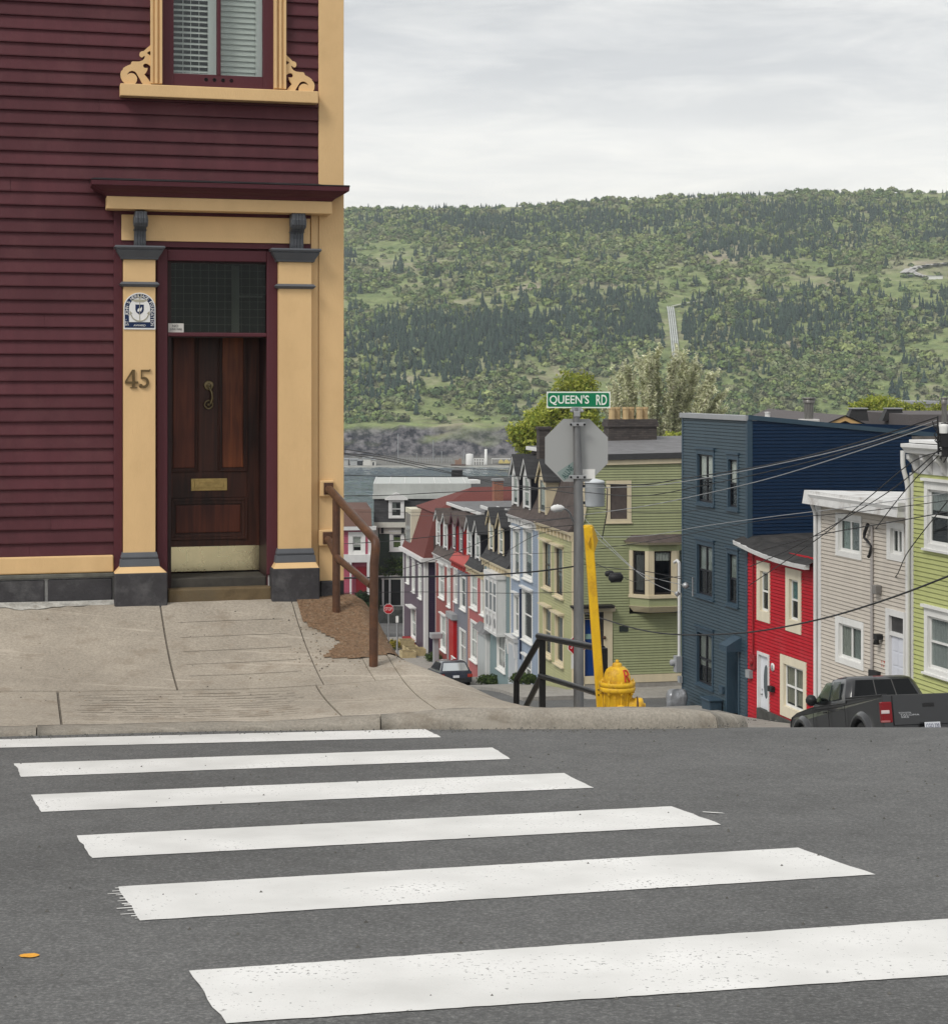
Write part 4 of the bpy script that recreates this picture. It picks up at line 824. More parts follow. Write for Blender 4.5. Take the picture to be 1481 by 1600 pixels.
for p, q in zip(arcp, arcp[1:]): m.prism(W0, [(a5 + (x - .5) * nw, nb + y * nh) for x, y in ((p[0], p[1]), (p[2], p[3]), (q[2], q[3]), (q[0], q[1]))], pd - .001, pd + .014)
m.lathe(W0.p(a5 - .30 * nw, nb + .12 * nh, pd), [(.016, 0), (.016, .013), (0, .014)], 10, 0, tuple(W0.N)); part('house_number', m, NB, hs)
# upper window
dW = .05; wr = win_r; wp = MB()
def fluted(x0, x1):
    a0, a1 = xw(x0, 70, .07), xw(x1, 70, .07); w = a1 - a0; hb_, ht_ = px(340, 134, .07)[1], wr[3] + .2
    prof = [(0, -.004), (0, .07), (.2, .07), (.24, .055), (.36, .055), (.40, .075), (.6, .075), (.64, .055), (.76, .055), (.80, .085), (1, .085), (1, -.004)]
    q = [W0.p(a0 + w * f, hb_, d_) for f, d_ in prof] + [W0.p(a0 + w * f, ht_, d_) for f, d_ in prof]; n = len(prof)
    wp.add(q, [(i, (i + 1) % n, (i + 1) % n + n, i + n) for i in range(n)] + [list(range(n))[::-1], list(range(n, 2 * n))])
fluted(235.5, 253.5); fluted(447.5, 428.5); wp.wbox(W0, xw(235.5, 70, .07), xw(447.5, 70, .07), wr[3] + .0, wr[3] + .25, -.004, .09)
win = part('window', wp, CREAM, hs, .003)
m = MB(); m.wbox(W0, xw(188, 145, .13), xw(497.5, 145, .13), px(340, 154.5, .13)[1], px(340, 135.5, .13)[1], -.004, .13); part('sill', m, CREAM, win, .006)
m = MB(); sd = .015; Ws = lambda x, y=60: xw(x, y, sd); hs_ = lambda y: px(340, y, sd)[1]
top = wr[3]
m.wbox(W0, Ws(253), Ws(271.5), hs_(136), top, -.05, sd); m.wbox(W0, Ws(411), Ws(429), hs_(136), top, -.05, sd); m.wbox(W0, Ws(271.5), Ws(411), hs_(136), hs_(116.5), -.05, sd); m.wbox(W0, Ws(339.2), Ws(345), hs_(116.5), top, -.05, sd + .004); m.wbox(W0, Ws(271.5), Ws(411), top - .05, top, -.05, sd)
part('sash', m, MAROON2, win, .003)
m = MB()
for x in (322, 335, 348.5, 361.5): m.lathe(W0.p(Ws(x, 124), hs_(124.5), sd), [(.016, 0), (.016, .003), (.008, .004), (.006, -.006)], 12, 0, tuple(W0.N))
part('vent_hole', m, DARK, win)
for x0, x1 in ((271.5, 339.2), (345, 411)):
    m = MB(); m.wbox(W0, Ws(x0) - .005, Ws(x1) + .005, hs_(116.5) - .005, top, -.022, -.016); part('pane', m, GLASS, win)
m = MB(); b0 = -.055
for x0, x1 in ((325, 339), (400, 411)): m.wbox(W0, xw(x0, 60, b0), xw(x1, 60, b0), hs_(118), top, b0 - .02, b0)
m.wbox(W0, xw(268, 60, b0), xw(325, 60, b0), hs_(119), hs_(113.5), b0 - .02, b0); m.wbox(W0, xw(343, 60, b0), xw(400, 60, b0), hs_(118.5), hs_(114), b0 - .02, b0); part('inner_frame', m, paint('inner white', (.72, .75, .74)), win)
m = MB(); sp = .048; h = hs_(113) + .02; bz = -.10
while h < top - .05:
    a0, a1 = xw(268, 60, bz), xw(326, 60, bz); m.add([W0.p(a0, h - .010, bz + .018), W0.p(a1, h - .010, bz + .018), W0.p(a1, h + .012, bz - .018), W0.p(a0, h + .012, bz - .018), W0.p(a0, h - .013, bz + .018), W0.p(a1, h - .013, bz + .018), W0.p(a1, h + .009, bz - .018), W0.p(a0, h + .009, bz - .018)], [(0, 1, 2, 3), (7, 6, 5, 4), (4, 5, 1, 0)]); h += sp
for x in (286, 298, 311): m.wbox(W0, xw(x, 60, bz) - .003, xw(x, 60, bz) + .003, hs_(113), top, bz - .001, bz + .001)
part('blind', m, paint('blind slats', (.80, .81, .79)), win)
m = MB(); h = hs_(114) + .01
while h < top - .05:
    a0, a1 = xw(344, 60, bz), xw(401, 60, bz); m.add([W0.p(a0, h - .024, bz + .012), W0.p(a1, h - .024, bz + .012), W0.p(a1, h + .026, bz - .004), W0.p(a0, h + .026, bz - .004)], [(0, 1, 2, 3)]); h += sp
part('blind', m, paint('blind slats', (.66, .69, .66)), win)
q = MB(); c = [W0.p(wr[0], wr[2], -.05), W0.p(wr[1], wr[2], -.05), W0.p(wr[1], top, -.05), W0.p(wr[0], top, -.05)]; d_ = [W0.p(wr[0], wr[2], -.44), W0.p(wr[1], wr[2], -.44), W0.p(wr[1], top, -.44), W0.p(wr[0], top, -.44)]
q.add(c + d_, [(4, 5, 6, 7), (0, 1, 5, 4), (1, 2, 6, 5), (2, 3, 7, 6), (3, 0, 4, 7)]); part('interior', q, M('dim room', (.05, .055, .06), .9), win)
# scroll brackets, outline read off the photograph (12.34 zoom pixels to one)
SCR = [(690, 1140), (540, 1140), (505, 1085), (470, 1020), (435, 960), (400, 905), (370, 880), (320, 868), (270, 885), (236, 925), (232, 945), (265, 922), (310, 912), (360, 925), (400, 960), (422, 1010), (418, 1060), (395, 1105), (360, 1135), (300, 1145), (235, 1138), (180, 1110), (135, 1060), (107, 1000), (100, 930), (112, 880), (140, 848), (155, 838), (150, 820), (200, 785), (260, 758), (295, 745), (310, 705), (330, 688), (400, 690), (470, 688), (525, 668), (560, 630), (570, 595), (560, 575), (545, 592), (515, 612), (482, 600), (464, 560), (475, 515), (510, 492), (545, 490), (600, 440), (690, 360), (690, 480), (640, 500), (610, 525), (640, 550), (690, 585), (690, 790), (655, 760), (620, 735), (575, 728), (545, 745), (536, 775), (550, 805), (580, 815), (625, 812), (618, 855), (595, 900), (560, 940), (620, 1010), (690, 1110)]
def scroll(mirror):
    pts = []
    for zx, zy in SCR:
        x, y = 180 + zx / 12.34, 40 + zy / 12.34
        a, h = px(x, y, .03)
        if mirror: a = xw(235.5, 70, .07) - a + xw(447.5, 70, .07); h = h - .028
        pts.append((a, h))
    if not mirror: pts = pts
    m = MB(); m.prism(W0, pts, .018, .045); part('scroll_bracket', m, CREAM, hs)
scroll(False); scroll(True)
# ================================================================== things on the corner
RUST = M('rusty brown paint', (.085, .045, .03), .45, .3, 9.0, bump=.3, stain=((.17, .075, .035), .7, 8.0))
def arc_pts(pts, r=.06, n=5):
    out = [Vector(pts[0])]
    for i in range(1, len(pts) - 1):
        p, a, c = Vector(pts[i]), Vector(pts[i - 1]), Vector(pts[i + 1]); d0, d1 = (a - p), (c - p); k = min(r, d0.length * .45, d1.length * .45); q0, q1 = p + d0.normalized() * k, p + d1.normalized() * k
        for j in range(n + 1): t = j / n; out.append(q0 * (1 - t) ** 2 + p * 2 * t * (1 - t) + q1 * t * t)
    out.append(Vector(pts[-1])); return out
Y1, Y2 = 15.28, 14.25
b1, b2 = P(525.5, 953, Y1), P(583.5, 1028, Y2)
rail = thing('handrail', 'rusty brown pipe handrail bolted to the cream corner of the maroon house', 'handrail', b1)
up0, up1 = W0.p(xw(511, 764), px(511, 764)[1], .06), P(588, 846, Y2); lo0, lo1 = W0.p(xw(509, 841), px(509, 841)[1], .06), P(580, 915, Y2)
m = MB(); m.tube(arc_pts([up0, up0 + W0.N * .10, up1, P(584.5, 880, Y2), b2 - Z * .1], .07), .036, 10); part('top_rail', m, RUST, rail)
m = MB(); m.tube(arc_pts([lo0, lo0 + W0.N * .10, P(527, 872, Y1 - .02), lo1], .05), .030, 10); part('lower_rail', m, RUST, rail)
m = MB(); m.tube([P(525.5, 780, Y1), b1 - Z * .1], .034, 10); part('post', m, RUST, rail)
for x, y in ((510, 763), (508.5, 840)):
    m = MB(); a, h = px(x, y, .04); m.wbox(W0, a - .063, a + .06, h - .07, h + .07, .0365, .075); bb = part('mounting_block', m, CREAM, rail, .008)
    m = MB(); m.wbox(W0, a - .03, a + .055, h - .052, h + .052, .0755, .083); part('mounting_plate', m, RUST, bb, .003)
# black steel stair rail
YA, YB = 16.2, 14.6
p_a, p_b = P(848, 1120, YA), P(941, 1130, YB)
br = thing('stair_rail', 'black square steel stair rail behind the kerb beside the sign pole', 'railing', p_a)
gl_ = paint('gloss black rail', (.016, .016, .017), rough=.28)
m = MB(); m.tube([P(841, 994, YA), P(941, 1014, YB)], .030, 8); m.tube(arc_pts([P(846, 994, YA), P(807, 1062, 16.9), P(806.5, 1130, 16.9)], .03), .030, 8); part('top_rail', m, gl_, br)
m = MB(); m.tube([P(844, 1056, YA), P(938, 1085, YB)], .026, 8); m.tube([P(846, 1056, YA), P(818, 1112, 16.9)], .028, 8); part('lower_rail', m, gl_, br)
for a, b_ in ((P(847, 994, YA), P(847.5, 1125, YA)), (P(941, 1012, YB), P(941, 1125, YB))):
    m = MB(); w = .036 if a.x > .9 else .026
    m.box((a + b_) / 2, w * 2, w * 2, (a - b_).length, TH); part('post', m, gl_, br, .006)
# street name and stop sign on one pole
YP = 16.5; base = P(904, 1124, YP)
sp = thing('street_sign_pole', 'galvanised pole carrying a green street name blade and the back of a stop sign', 'street sign', base)
GAL, nt, b, N, L = nodes('sign back aluminium'); b.inputs['Base Color'].default_value = (.36, .37, .37, 1); b.inputs['Roughness'].default_value = .55; b.inputs['Metallic'].default_value = .25
POLE = M('weathered pole', (.19, .195, .20), .5, .22, 14.0, metal=.3, stretch=(1, 1, .15), bump=.2)
m = MB(); m.tube([base - Z * .3, P(904, 800, YP), P(900, 637, YP)], [.047, .046, .030], 12); part('pole', m, POLE, sp)
W_s = Wall(P(900, 700, YP - .06), math.radians(2)); m = MB(); ck = W_s.px(900.5, 703.5); R = .285 / math.cos(math.pi / 8) * 1.02
oct_ = [(ck[0] + R * math.cos(math.pi / 8 + k * math.pi / 4), ck[1] + R * math.sin(math.pi / 8 + k * math.pi / 4)) for k in range(8)]
W_s = Wall(P(900, 700, YP + .055), math.radians(2)); ck = W_s.px(900.5, 703.5); oct_ = [(ck[0] + R * math.cos(math.pi / 8 + k * math.pi / 4), ck[1] + R * math.sin(math.pi / 8 + k * math.pi / 4)) for k in range(8)]
m.prism(W_s, oct_, -.004, 0); so = part('stop_sign_plate', m, GAL, sp)
m = MB(); m.prism(W_s, [(ck[0] + (a - ck[0]) * .995, ck[1] + (h - ck[1]) * .995) for a, h in oct_], -.006, -.0042); part('red_face', m, paint('sign red', (.42, .015, .02)), so)
a, h = W_s.px(886.5, 737.5); m = MB(); ln = Vector((.34, .94))
m.prism(W_s, [(a + x * .83 - y * .55, h + x * .55 + y * .83) for x, y in ((-.075, -.05), (.11, -.05), (.10, .052), (-.085, .05))], 0, .0012); stk = part('sticker', m, paint('sticker green grey', (.23, .29, .28)), so)
m = MB(); wtext(m, W_s, 'ALLNE', a, h + .0, .0015, .055, .13, 0, math.radians(52)); part('sticker_lettering', m, paint('sticker dark green', (.03, .09, .085)), stk)
for y, hx in ((663, 0), (745, 0)):
    m = MB(); q = P(902, y, YP)
    m.box(q + Vector((0, -.036 if y < 700 else -.046, 0)), .16 if y > 700 else .14, .012, .034, 0); bk = part('bracket', m, METAL, sp, .003)
    m = MB()
    for dx in (-.062, 0, .062): m.lathe(q + Vector((dx, -.052, 0)), [(.010, -.008), (.010, .004), (.006, .006)], 8, 0, (0, -1, 0))
    part('bolt', m, DARK, bk)
m = MB(); a0, a1, h0, h1 = W_s.rect(909.5, 733, 929.5, 748); m.wbox(W_s, a0, a1, h0, h1, .004, .008); part('blank_tab', m, WHITE, sp)
W_b = Wall(P(903, 625, YP - .02), -math.radians(8)); q = [W_b.px(*p) for p in ((854, 635), (953.5, 639.5), (953.5, 614.5), (854, 609.5))]
cx_, ch2 = sum(p[0] for p in q) / 4, sum(p[1] for p in q) / 4; bw_, bh_ = (q[1][0] - q[0][0]) / 2, .076
GREEN = paint('sign green', (.005, .17, .075), rough=.4); SW = paint('sign white', (.70, .76, .70), rough=.45)
m = MB(); m.wbox(W_b, cx_ - bw_, cx_ + bw_, ch2 - bh_, ch2 + bh_, -.004, 0); bl = part('name_blade', m, SW, sp)
def rrect(cx, cy, hw, hh, r, n=4):
    o = []
    for sx, sy, a0 in ((1, -1, -90), (1, 1, 0), (-1, 1, 90), (-1, -1, 180)):
        for k in range(n + 1): t = math.radians(a0 + 90 * k / n); o.append((cx + sx * (hw - r) + r * math.cos(t), cy + sy * (hh - r) + r * math.sin(t)))
    return o
m = MB(); m.prism(W_b, rrect(cx_, ch2, bw_ - .010, bh_ - .012, .015), 0, .0015); part('green_field', m, GREEN, bl)
m = MB()
for word, x0, x1 in (("QUEEN'S", -.91, .335), ('RD', .555, .895)): wtext(m, W_b, word, cx_ + bw_ * (x0 + x1) / 2, ch2 - (.003 if x0 < 0 else 0), .003, .094, bw_ * (x1 - x0), 0, 0, .014); 
part('blade_lettering', m, SW, bl)
m = MB(); q = P(901, 640, YP); m.box(q, .10, .05, .05, 0); m.box(q - Z * .04, .06, .07, .05, 0)
for sx in (-1, 1): m.lathe(q + Vector((sx * .05, -.02, -.01)), [(.016, 0), (.016, .02), (.008, .024)], 8, 0, (0, -1, 0))
part('blade_clamp', m, METAL, sp, .004)
# yellow fire hydrant
YH = 13.55; hy = P(964, 1105, YH); YEL = paint('hydrant yellow', (.66, .40, .025), rough=.42, var=.14, scale=9.0, stain=((.26, .11, .03), .95, 9.0), bump=.4)
hyd = thing('fire_hydrant', 'yellow fire hydrant with red lettering on its dome behind the kerb', 'hydrant', hy - Z * .35)
u_ = YH / F
def hz(y): return (HY - y) * u_
cxh = hy.x; cc = Vector((cxh, YH, 0)); RR = lambda pxw: pxw * u_
m = MB(); m.lathe(cc, [(RR(27), hz(1170)), (RR(27), hz(1160)), (RR(22.5), hz(1156)), (RR(22.5), hz(1082)), (RR(25), hz(1080))], 28); part('barrel', m, YEL, hyd)
m = MB()
for k in range(14):
    t = k * 2 * math.pi / 14; m.tube([cc + Vector((RR(22.6) * math.cos(t), RR(22.6) * math.sin(t), hz(1150))), cc + Vector((RR(22.6) * math.cos(t), RR(22.6) * math.sin(t), hz(1082)))], .006, 5)
part('barrel_rib', m, YEL, hyd)
m = MB(); m.lathe(cc, [(RR(27), hz(1079.5)), (RR(28.5), hz(1078)), (RR(28.5), hz(1072.6)), (RR(27), hz(1072)), (RR(26.5), hz(1071.6)), (RR(28.5), hz(1071)), (RR(28.5), hz(1066)), (RR(27.5), hz(1065))], 32)
fl = part('flange', m, YEL, hyd)
m = MB()
for k in range(8):
    t = k * 2 * math.pi / 8 + .2; q = cc + Vector((RR(25.5) * math.cos(t), RR(25.5) * math.sin(t), 0)); m = MB(); m.lathe(q + Z * hz(1066), [(.013, -.01), (.013, .012), (.006, .013), (.006, .022), (0, .024)], 6); part('flange_bolt', m, YEL, fl)
    m = MB(); m.lathe(q + Z * hz(1084), [(.0, 0), (.013, .001), (.013, .02)], 6); part('flange_nut', m, YEL, fl)
m = MB(); prof = [(RR(21.5), hz(1066)), (RR(21.3), hz(1060)), (RR(20), hz(1053)), (RR(17), hz(1046.5)), (RR(12.5), hz(1042.5)), (RR(8.5), hz(1041))]; m.lathe(cc, prof, 30); dome = part('dome', m, YEL, hyd)
m = MB(); m.lathe(cc, [(RR(8), hz(1041.5)), (RR(7.5), hz(1037.5)), (RR(6), hz(1036)), (RR(4.5), hz(1035.6))], 16); m.lathe(cc, [(RR(3.2), hz(1035.8)), (RR(2.8), hz(1031.5)), (RR(2), hz(1031))], 5); part('operating_nut', m, YEL, dome)
m = MB(); t0 = math.radians(-47)
LINES = [[(-.5, -1), (-.5, 1)], [(-.5, .95), (.25, .95), (.5, .6), (.45, .2), (-.5, .05)], [(-.1, .05), (.55, -1)]]
for ln in LINES:
    pts = []
    for (x0, y0), (x1, y1) in zip(ln, ln[1:]):
        for k in range(7): pts.append((lerp(x0, x1, k / 6), lerp(y0, y1, k / 6)))
    q = []
    for x, y in pts:
        z = lerp(hz(1063), hz(1045.5), (y + 1) / 2); r = np.interp(z, [p[1] for p in prof], [p[0] for p in prof]) + .003; t = t0 + x * .40; q.append(cc + Vector((r * math.cos(t), r * math.sin(t), z)))
    m.tube(q, .006, 5)
part('red_letter', m, paint('red marking', (.50, .05, .03)), dome)
m = MB(); ax = Vector((1, -.15, 0)).normalized(); zc = hz(1103)
m.lathe(cc + Z * zc, [(RR(14), RR(18)), (RR(13), RR(28)), (RR(14.5), RR(29)), (RR(14.5), RR(31))], 18, 0, tuple(ax)); nz_ = part('hose_outlet', m, YEL, hyd)
m = MB(); m.lathe(cc + Z * zc, [(RR(13.6), RR(31.5)), (RR(13.6), RR(37)), (RR(12), RR(40)), (RR(6), RR(41)), (RR(5), RR(44)), (RR(3), RR(44.5))], 18, 0, tuple(ax)); part('outlet_cap', m, YEL, nz_)
m = MB(); m.tube([cc + Z * zc + ax * RR(31) + Vector((0, -RR(14.5) * math.cos(t), RR(14.5) * math.sin(t))) for t in [math.radians(-60 + 15 * i) for i in range(11)]], .006, 5); part('cap_chain', m, RUST, nz_)
m = MB(); fx = Vector((-.05, -1, 0)).normalized(); m.lathe(cc + Z * hz(1107) + Vector((RR(5), 0, 0)), [(RR(9), RR(20)), (RR(9), RR(26)), (RR(7), RR(28)), (RR(6), RR(26)), (RR(3), RR(28)), (0, RR(29))], 16, 0, tuple(fx)); part('pumper_cap', m, YEL, hyd)
# leaning yellow hydrant marker
YM = 13.75; mk = thing('hydrant_marker', 'leaning square yellow hydrant marker post with a small diamond plate', 'post', P(940, 1125, YM))
YEL2 = paint('marker yellow', (.66, .40, .02), rough=.4, var=.12, scale=7.0, stain=((.33, .16, .03), .85, 8.0), bump=.3)
m = MB(); t_, b_ = P(918.5, 823, YM), P(941.5, 1140, YM); w = .034
m.hexa([b_ + Vector(v) for v in ((-w, -w, 0), (w, -w, 0), (w, w, 0), (-w, w, 0))] + [t_ + Vector(v) for v in ((-w, -w, 0), (w, -w, 0), (w, w, 0), (-w, w, 0))]); part('post', m, YEL2, mk, .008)
m = MB(); m.lathe(t_ + Z * .002, [(.036, -.01), (.036, .006), (.03, .012)], 12); part('post_cap', m, YEL2, mk)
c = P(926.5, 846, YM + .03); Wd = Wall(c, math.radians(68)); m = MB(); m.prism(Wd, [(0, -.12), (.12, 0), (0, .12), (-.12, 0)], -.002, .002); part('diamond_plate', m, paint('plate yellow', (.60, .36, .03), stain=((.25, .10, .02), .6, 12.0)), mk)
m = MB()
for y in (1078, 1086): m.lathe(P(935, y, YM - .035), [(.006, 0), (.006, .004), (.0, .005)], 8, 0, (0, -1, 0))
part('rivet', m, DARK, mk)
# ------------------------------------------------------------------ pickup truck
def loft(sections, close=True):   # sections: list of rings with equal counts
    m = MB(); n = len(sections[0]); m.v = [tuple(p) for r in sections for p in r]
    for i in range(len(sections) - 1):
        for k in range(n): m.f.append((i * n + k, i * n + (k + 1) % n, (i + 1) * n + (k + 1) % n, (i + 1) * n + k))
    m.f += [tuple(range(n))[::-1], tuple((len(sections) - 1) * n + k for k in range(n))]; m.m = [0] * len(m.f); m.sm = [True] * len(m.f); return m
def local_thing(th, build, head, pitch):
    """move parts built in local x forward, y left, z up under thing th; rotates the whole thing"""
    th.rotation_mode = 'XYZ'; th.rotation_euler = (0, pitch, head)
class Loc(MB): pass
def lpart(name, m, mats, par, bev=0, sub=0, **k):
    o = bpy.data.objects.new(name, m.mesh(name, mats)); COL.objects.link(o); o.parent = par
    if bev: bevel(o, bev, 3)
    if k.get('label'): o['label'] = k['label']
    return o
TRUCKP, nt, b, N, L = nodes('dark grey metallic car paint'); b.inputs['Base Color'].default_value = (.012, .0125, .014, 1); b.inputs['Metallic'].default_value = .2; b.inputs['Roughness'].default_value = .3; b.inputs['Coat Weight'].default_value = .8; b.inputs['Coat Roughness'].default_value = .04
TGLASS, nt, b, N, L = nodes('car glass'); b.inputs['Base Color'].default_value = (.012, .013, .014, 1); b.inputs['Roughness'].default_value = .04; b.inputs['Specular IOR Level'].default_value = .07
TYRE = M('tyre rubber', (.018, .018, .018), .8); CHROME = M('chrome', (.6, .6, .6), .15, .05, metal=1.0); PLASTIC = M('black plastic', (.02, .02, .021), .5)
tp = Vector((8.85, 34.58, 0)); gz_ = G(tp.y)
tr = thing('pickup_truck', 'dark grey extended cab pickup truck parked nose down beside the terrace', 'pickup truck', (tp.x, tp.y, -7.243))
slope = math.atan2(G(tp.y + 1) - G(tp.y + 4.3), 3.3) + .085
tr.rotation_euler = (0, .206, math.radians(100.9))   # local +x runs down the street
def bx(m, x0, x1, y0, y1, z0, z1, mi=0): m.hexa([(x0, y0, z0), (x1, y0, z0), (x1, y1, z0), (x0, y1, z0), (x0, y0, z1), (x1, y0, z1), (x1, y1, z1), (x0, y1, z1)], mi)
HWD = .93
def body_side_profile():   # lower body outline x,z from tail to nose with wheel openings
    pr = [(.02, .52), (.02, 1.25), (1.86, 1.22), (1.88, 1.17), (3.62, 1.14), (3.9, 1.12), (4.7, 1.04), (5.12, .95), (5.26, .80), (5.28, .45), (5.0, .38)]
    def archp(cx, r): return [(cx + r * math.cos(t), .38 + r * math.sin(t)) for t in [math.pi * k / 10 for k in range(11)]]
    return pr + archp(4.42, .47) + [(3.9, .40), (1.75, .40)] + archp(1.18, .47) + [(.65, .42), (.3, .46)]
pr = body_side_profile(); n = len(pr); m = MB()
ys_ = [(-HWD, .0), (-HWD + .0, .0)]
sect = []
for y, inset in ((-.90, .03), (-.93, 0), (.93, 0), (.90, .03)):
    sect.append([(x, y * (1 - .05 * sstep(4.3, 5.3, x)), z - inset * (1 if z > 1 else 0)) for x, z in pr])
m.v = [p for r in sect for p in r]
for i in range(3):
    for k in range(n): m.f.append((i * n + k, i * n + (k + 1) % n, (i + 1) * n + (k + 1) % n, (i + 1) * n + k))
m.f += [tuple(range(n))[::-1], tuple(3 * n + k for k in range(n))]; m.m = [0] * len(m.f); m.sm = [False] * len(m.f)
body = lpart('body', m, TRUCKP, tr, .035)
for cx in (1.18, 4.42):
    for sg in (-1, 1):
        m = MB(); pts_o, pts_i = [], []
        for k in range(15):
            t = math.pi * (k / 14) ; pts_o.append((cx + .60 * math.cos(t), sg * .90, .38 + .60 * math.sin(t))); pts_i.append((cx + .46 * math.cos(t), sg * .985, .38 + .46 * math.sin(t)))
        pts_m = [((a[0] * .6 + b_[0] * .4), sg * .975, (a[2] * .6 + b_[2] * .4)) for a, b_ in zip(pts_o, pts_i)]; pts_e = [(p[0], sg * .88, p[2]) for p in pts_i]
        nn = 15; m.add(pts_o + pts_m + pts_i + pts_e, [(r * nn + k, r * nn + k + 1, (r + 1) * nn + k + 1, (r + 1) * nn + k) for r in range(3) for k in range(nn - 1)], 0, True)
        lpart('fender_flare', m, TRUCKP, tr)
# cab
cab = []
for z, xr, xf, hw in ((1.12, 1.93, 3.92, .88), (1.30, 1.95, 3.72, .85), (1.55, 2.06, 3.30, .76), (1.655, 2.16, 3.05, .71), (1.705, 2.32, 2.86, .62)):
    r = .10; ring = []
    for sx, sy in ((1, -1), (1, 1), (-1, 1), (-1, -1)):
        X0 = xf if sx > 0 else xr; order = [(-r if sx > 0 else r, 0), (0, -sy * r)]
        a, b_ = (X0 - sx * r, sy * hw, z), (X0, sy * (hw - r), z); ring += [b_, a] if (sx > 0) == (sy > 0) else [a, b_]
    cab.append(ring)
lpart('cab', loft(cab), TRUCKP, tr, .02)
def gl(name, quad, nrm, par=tr, mat=TGLASS):
    q = [Vector(p) + Vector(nrm).normalized() * .028 for p in quad]; nn = Vector(nrm) * .012; m = MB(); m.hexa([q[0] - nn, q[1] - nn, q[1] + nn * .3, q[0] + nn * .3, q[3] - nn, q[2] - nn, q[2] + nn * .3, q[3] + nn * .3]); return lpart(name, m, mat, par, .004)
rw = gl('rear_window', [(1.945, .70, 1.27), (1.945, -.70, 1.27), (2.115, -.58, 1.61), (2.115, .58, 1.61)], (-1, 0, .35))
for y in (-.22, .22):
    m = MB(); m.tube([(1.912, y, 1.27), (2.082, y * .9, 1.61)], .012, 5); lpart('divider', m, paint('divider grey', (.07, .07, .07)), rw)
sg = 1
for sg in (1, -1):
    f = gl('front_side_window', [(2.86, sg * .872, 1.22), (3.62, sg * .872, 1.22), (3.16, sg * .76, 1.60), (2.84, sg * .76, 1.60)][::1 if sg > 0 else -1], (0, sg, .3), tr, glass_mat('pale car window', (.5, .56, .54), .5) if sg > 0 else TGLASS)
    gl('rear_side_window', [(2.26, sg * .872, 1.24), (2.76, sg * .872, 1.22), (2.74, sg * .76, 1.60), (2.36, sg * .76, 1.60)], (0, sg, .3), tr, glass_mat('grey car window', (.3, .33, .33), .5) if sg > 0 else TGLASS)
    m = MB(); m.tube([(2.05, sg * .935, 1.04), (3.8, sg * .935, 1.04)], .008, 5)
    for x in (1.92, 2.82, 3.68): m.tube([(x, sg * .9315, .5), (x, sg * .9315, 1.12)], .006, 5)
    bx(m, 2.90, 3.06, sg * .93, sg * .955, .98, 1.02); lpart('door_seam', m, PLASTIC, tr)
    m = MB(); m.lathe((3.45, sg * 1.04, 1.27), [(.02, -.1), (.10, -.07), (.125, 0), (.11, .05), (.03, .07)], 12, 0, (1, 0, 0)); m.tube([(3.45, sg * .86, 1.2), (3.45, sg * 1.0, 1.22)], .03, 6); lpart('side_mirror', m, PLASTIC, tr)
    m = MB(); bx(m, .005, .16, sg * .74, sg * .945, .72, 1.12); tl = lpart('tail_light', m, paint('red lens', (.20, .008, .012), rough=.15), tr, .02)
    m = MB(); bx(m, -.004, .07, sg * .80, sg * .951, .89, .96); lpart('clear_lens', m, paint('clear lens', (.6, .5, .5), rough=.1), tl, .012)
    m = MB(); bx(m, -.004, .10, sg * .80, sg * .951, .725, .765); lpart('reverse_lens', m, paint('pale lens', (.35, .12, .12), rough=.1), tl, .008)
gl('windscreen', [(3.9, -.74, 1.18), (3.9, .74, 1.18), (3.14, .62, 1.66), (3.14, -.62, 1.66)], (1, 0, .8))
m = MB(); bx(m, -.012, .04, -.73, .73, .66, 1.25); tg = lpart('tailgate', m, TRUCKP, tr, .015)
m = MB(); bx(m, -.02, -.008, -.12, .12, 1.00, 1.075); lpart('tailgate_handle', m, PLASTIC, tg, .006)
def lt_text(txt, x, y, z, h, w):
    v, f = text_pts(txt, 1.0, .02); xs = [p[0] for p in v]; ys = [p[1] for p in v]; kx, ky = w / (max(xs) - min(xs)), h / (max(ys) - min(ys)); m = MB(); m.add([(x - zz * .05, y - px_ * kx, z + py_ * ky) for px_, py_, zz in v], f); return m
for txt, z, w_, yy in (('TOYOTA', .895, .26, .50), ('TACOMA', .855, .40, .40), ('SR5', .815, .16, .50)): lpart('badge', lt_text(txt, -.016, yy, z, .032, w_), CHROME, tg)
m = MB(); bx(m, 2.27, 2.31, -.11, .11, 1.665, 1.70); lpart('brake_light', m, paint('dark red lens', (.25, .01, .012), rough=.15), tr, .008)
m = MB(); bx(m, -.12, .10, -.88, .88, .42, .62); bp_ = lpart('rear_bumper', m, paint('bumper grey', (.06, .06, .062), rough=.3, metal=.5), tr, .03)
PLT = paint('plate white', (.62, .64, .68), rough=.4)
m = MB(); bx(m, -.135, -.122, -.16, .16, .55, .705); lp = lpart('licence_plate', m, PLT, tr, .004)
lpart('plate_lettering', lt_text('CGO 220', -.139, 0, .628, .085, .27), paint('plate ink', (.03, .04, .12)), lp)
m = MB(); bx(m, 1.75, 3.92, .86, .95, .33, .42); bx(m, 1.75, 3.92, -.95, -.86, .33, .42); lpart('side_step', m, paint('step grey', (.35, .35, .36), rough=.35, metal=.4), tr, .02)
for y_ in (.80, -.93):
    m = MB(); bx(m, .05, 1.85, y_, y_ + .13, 1.235, 1.27); lpart('bed_rail', m, PLASTIC, tr, .012)
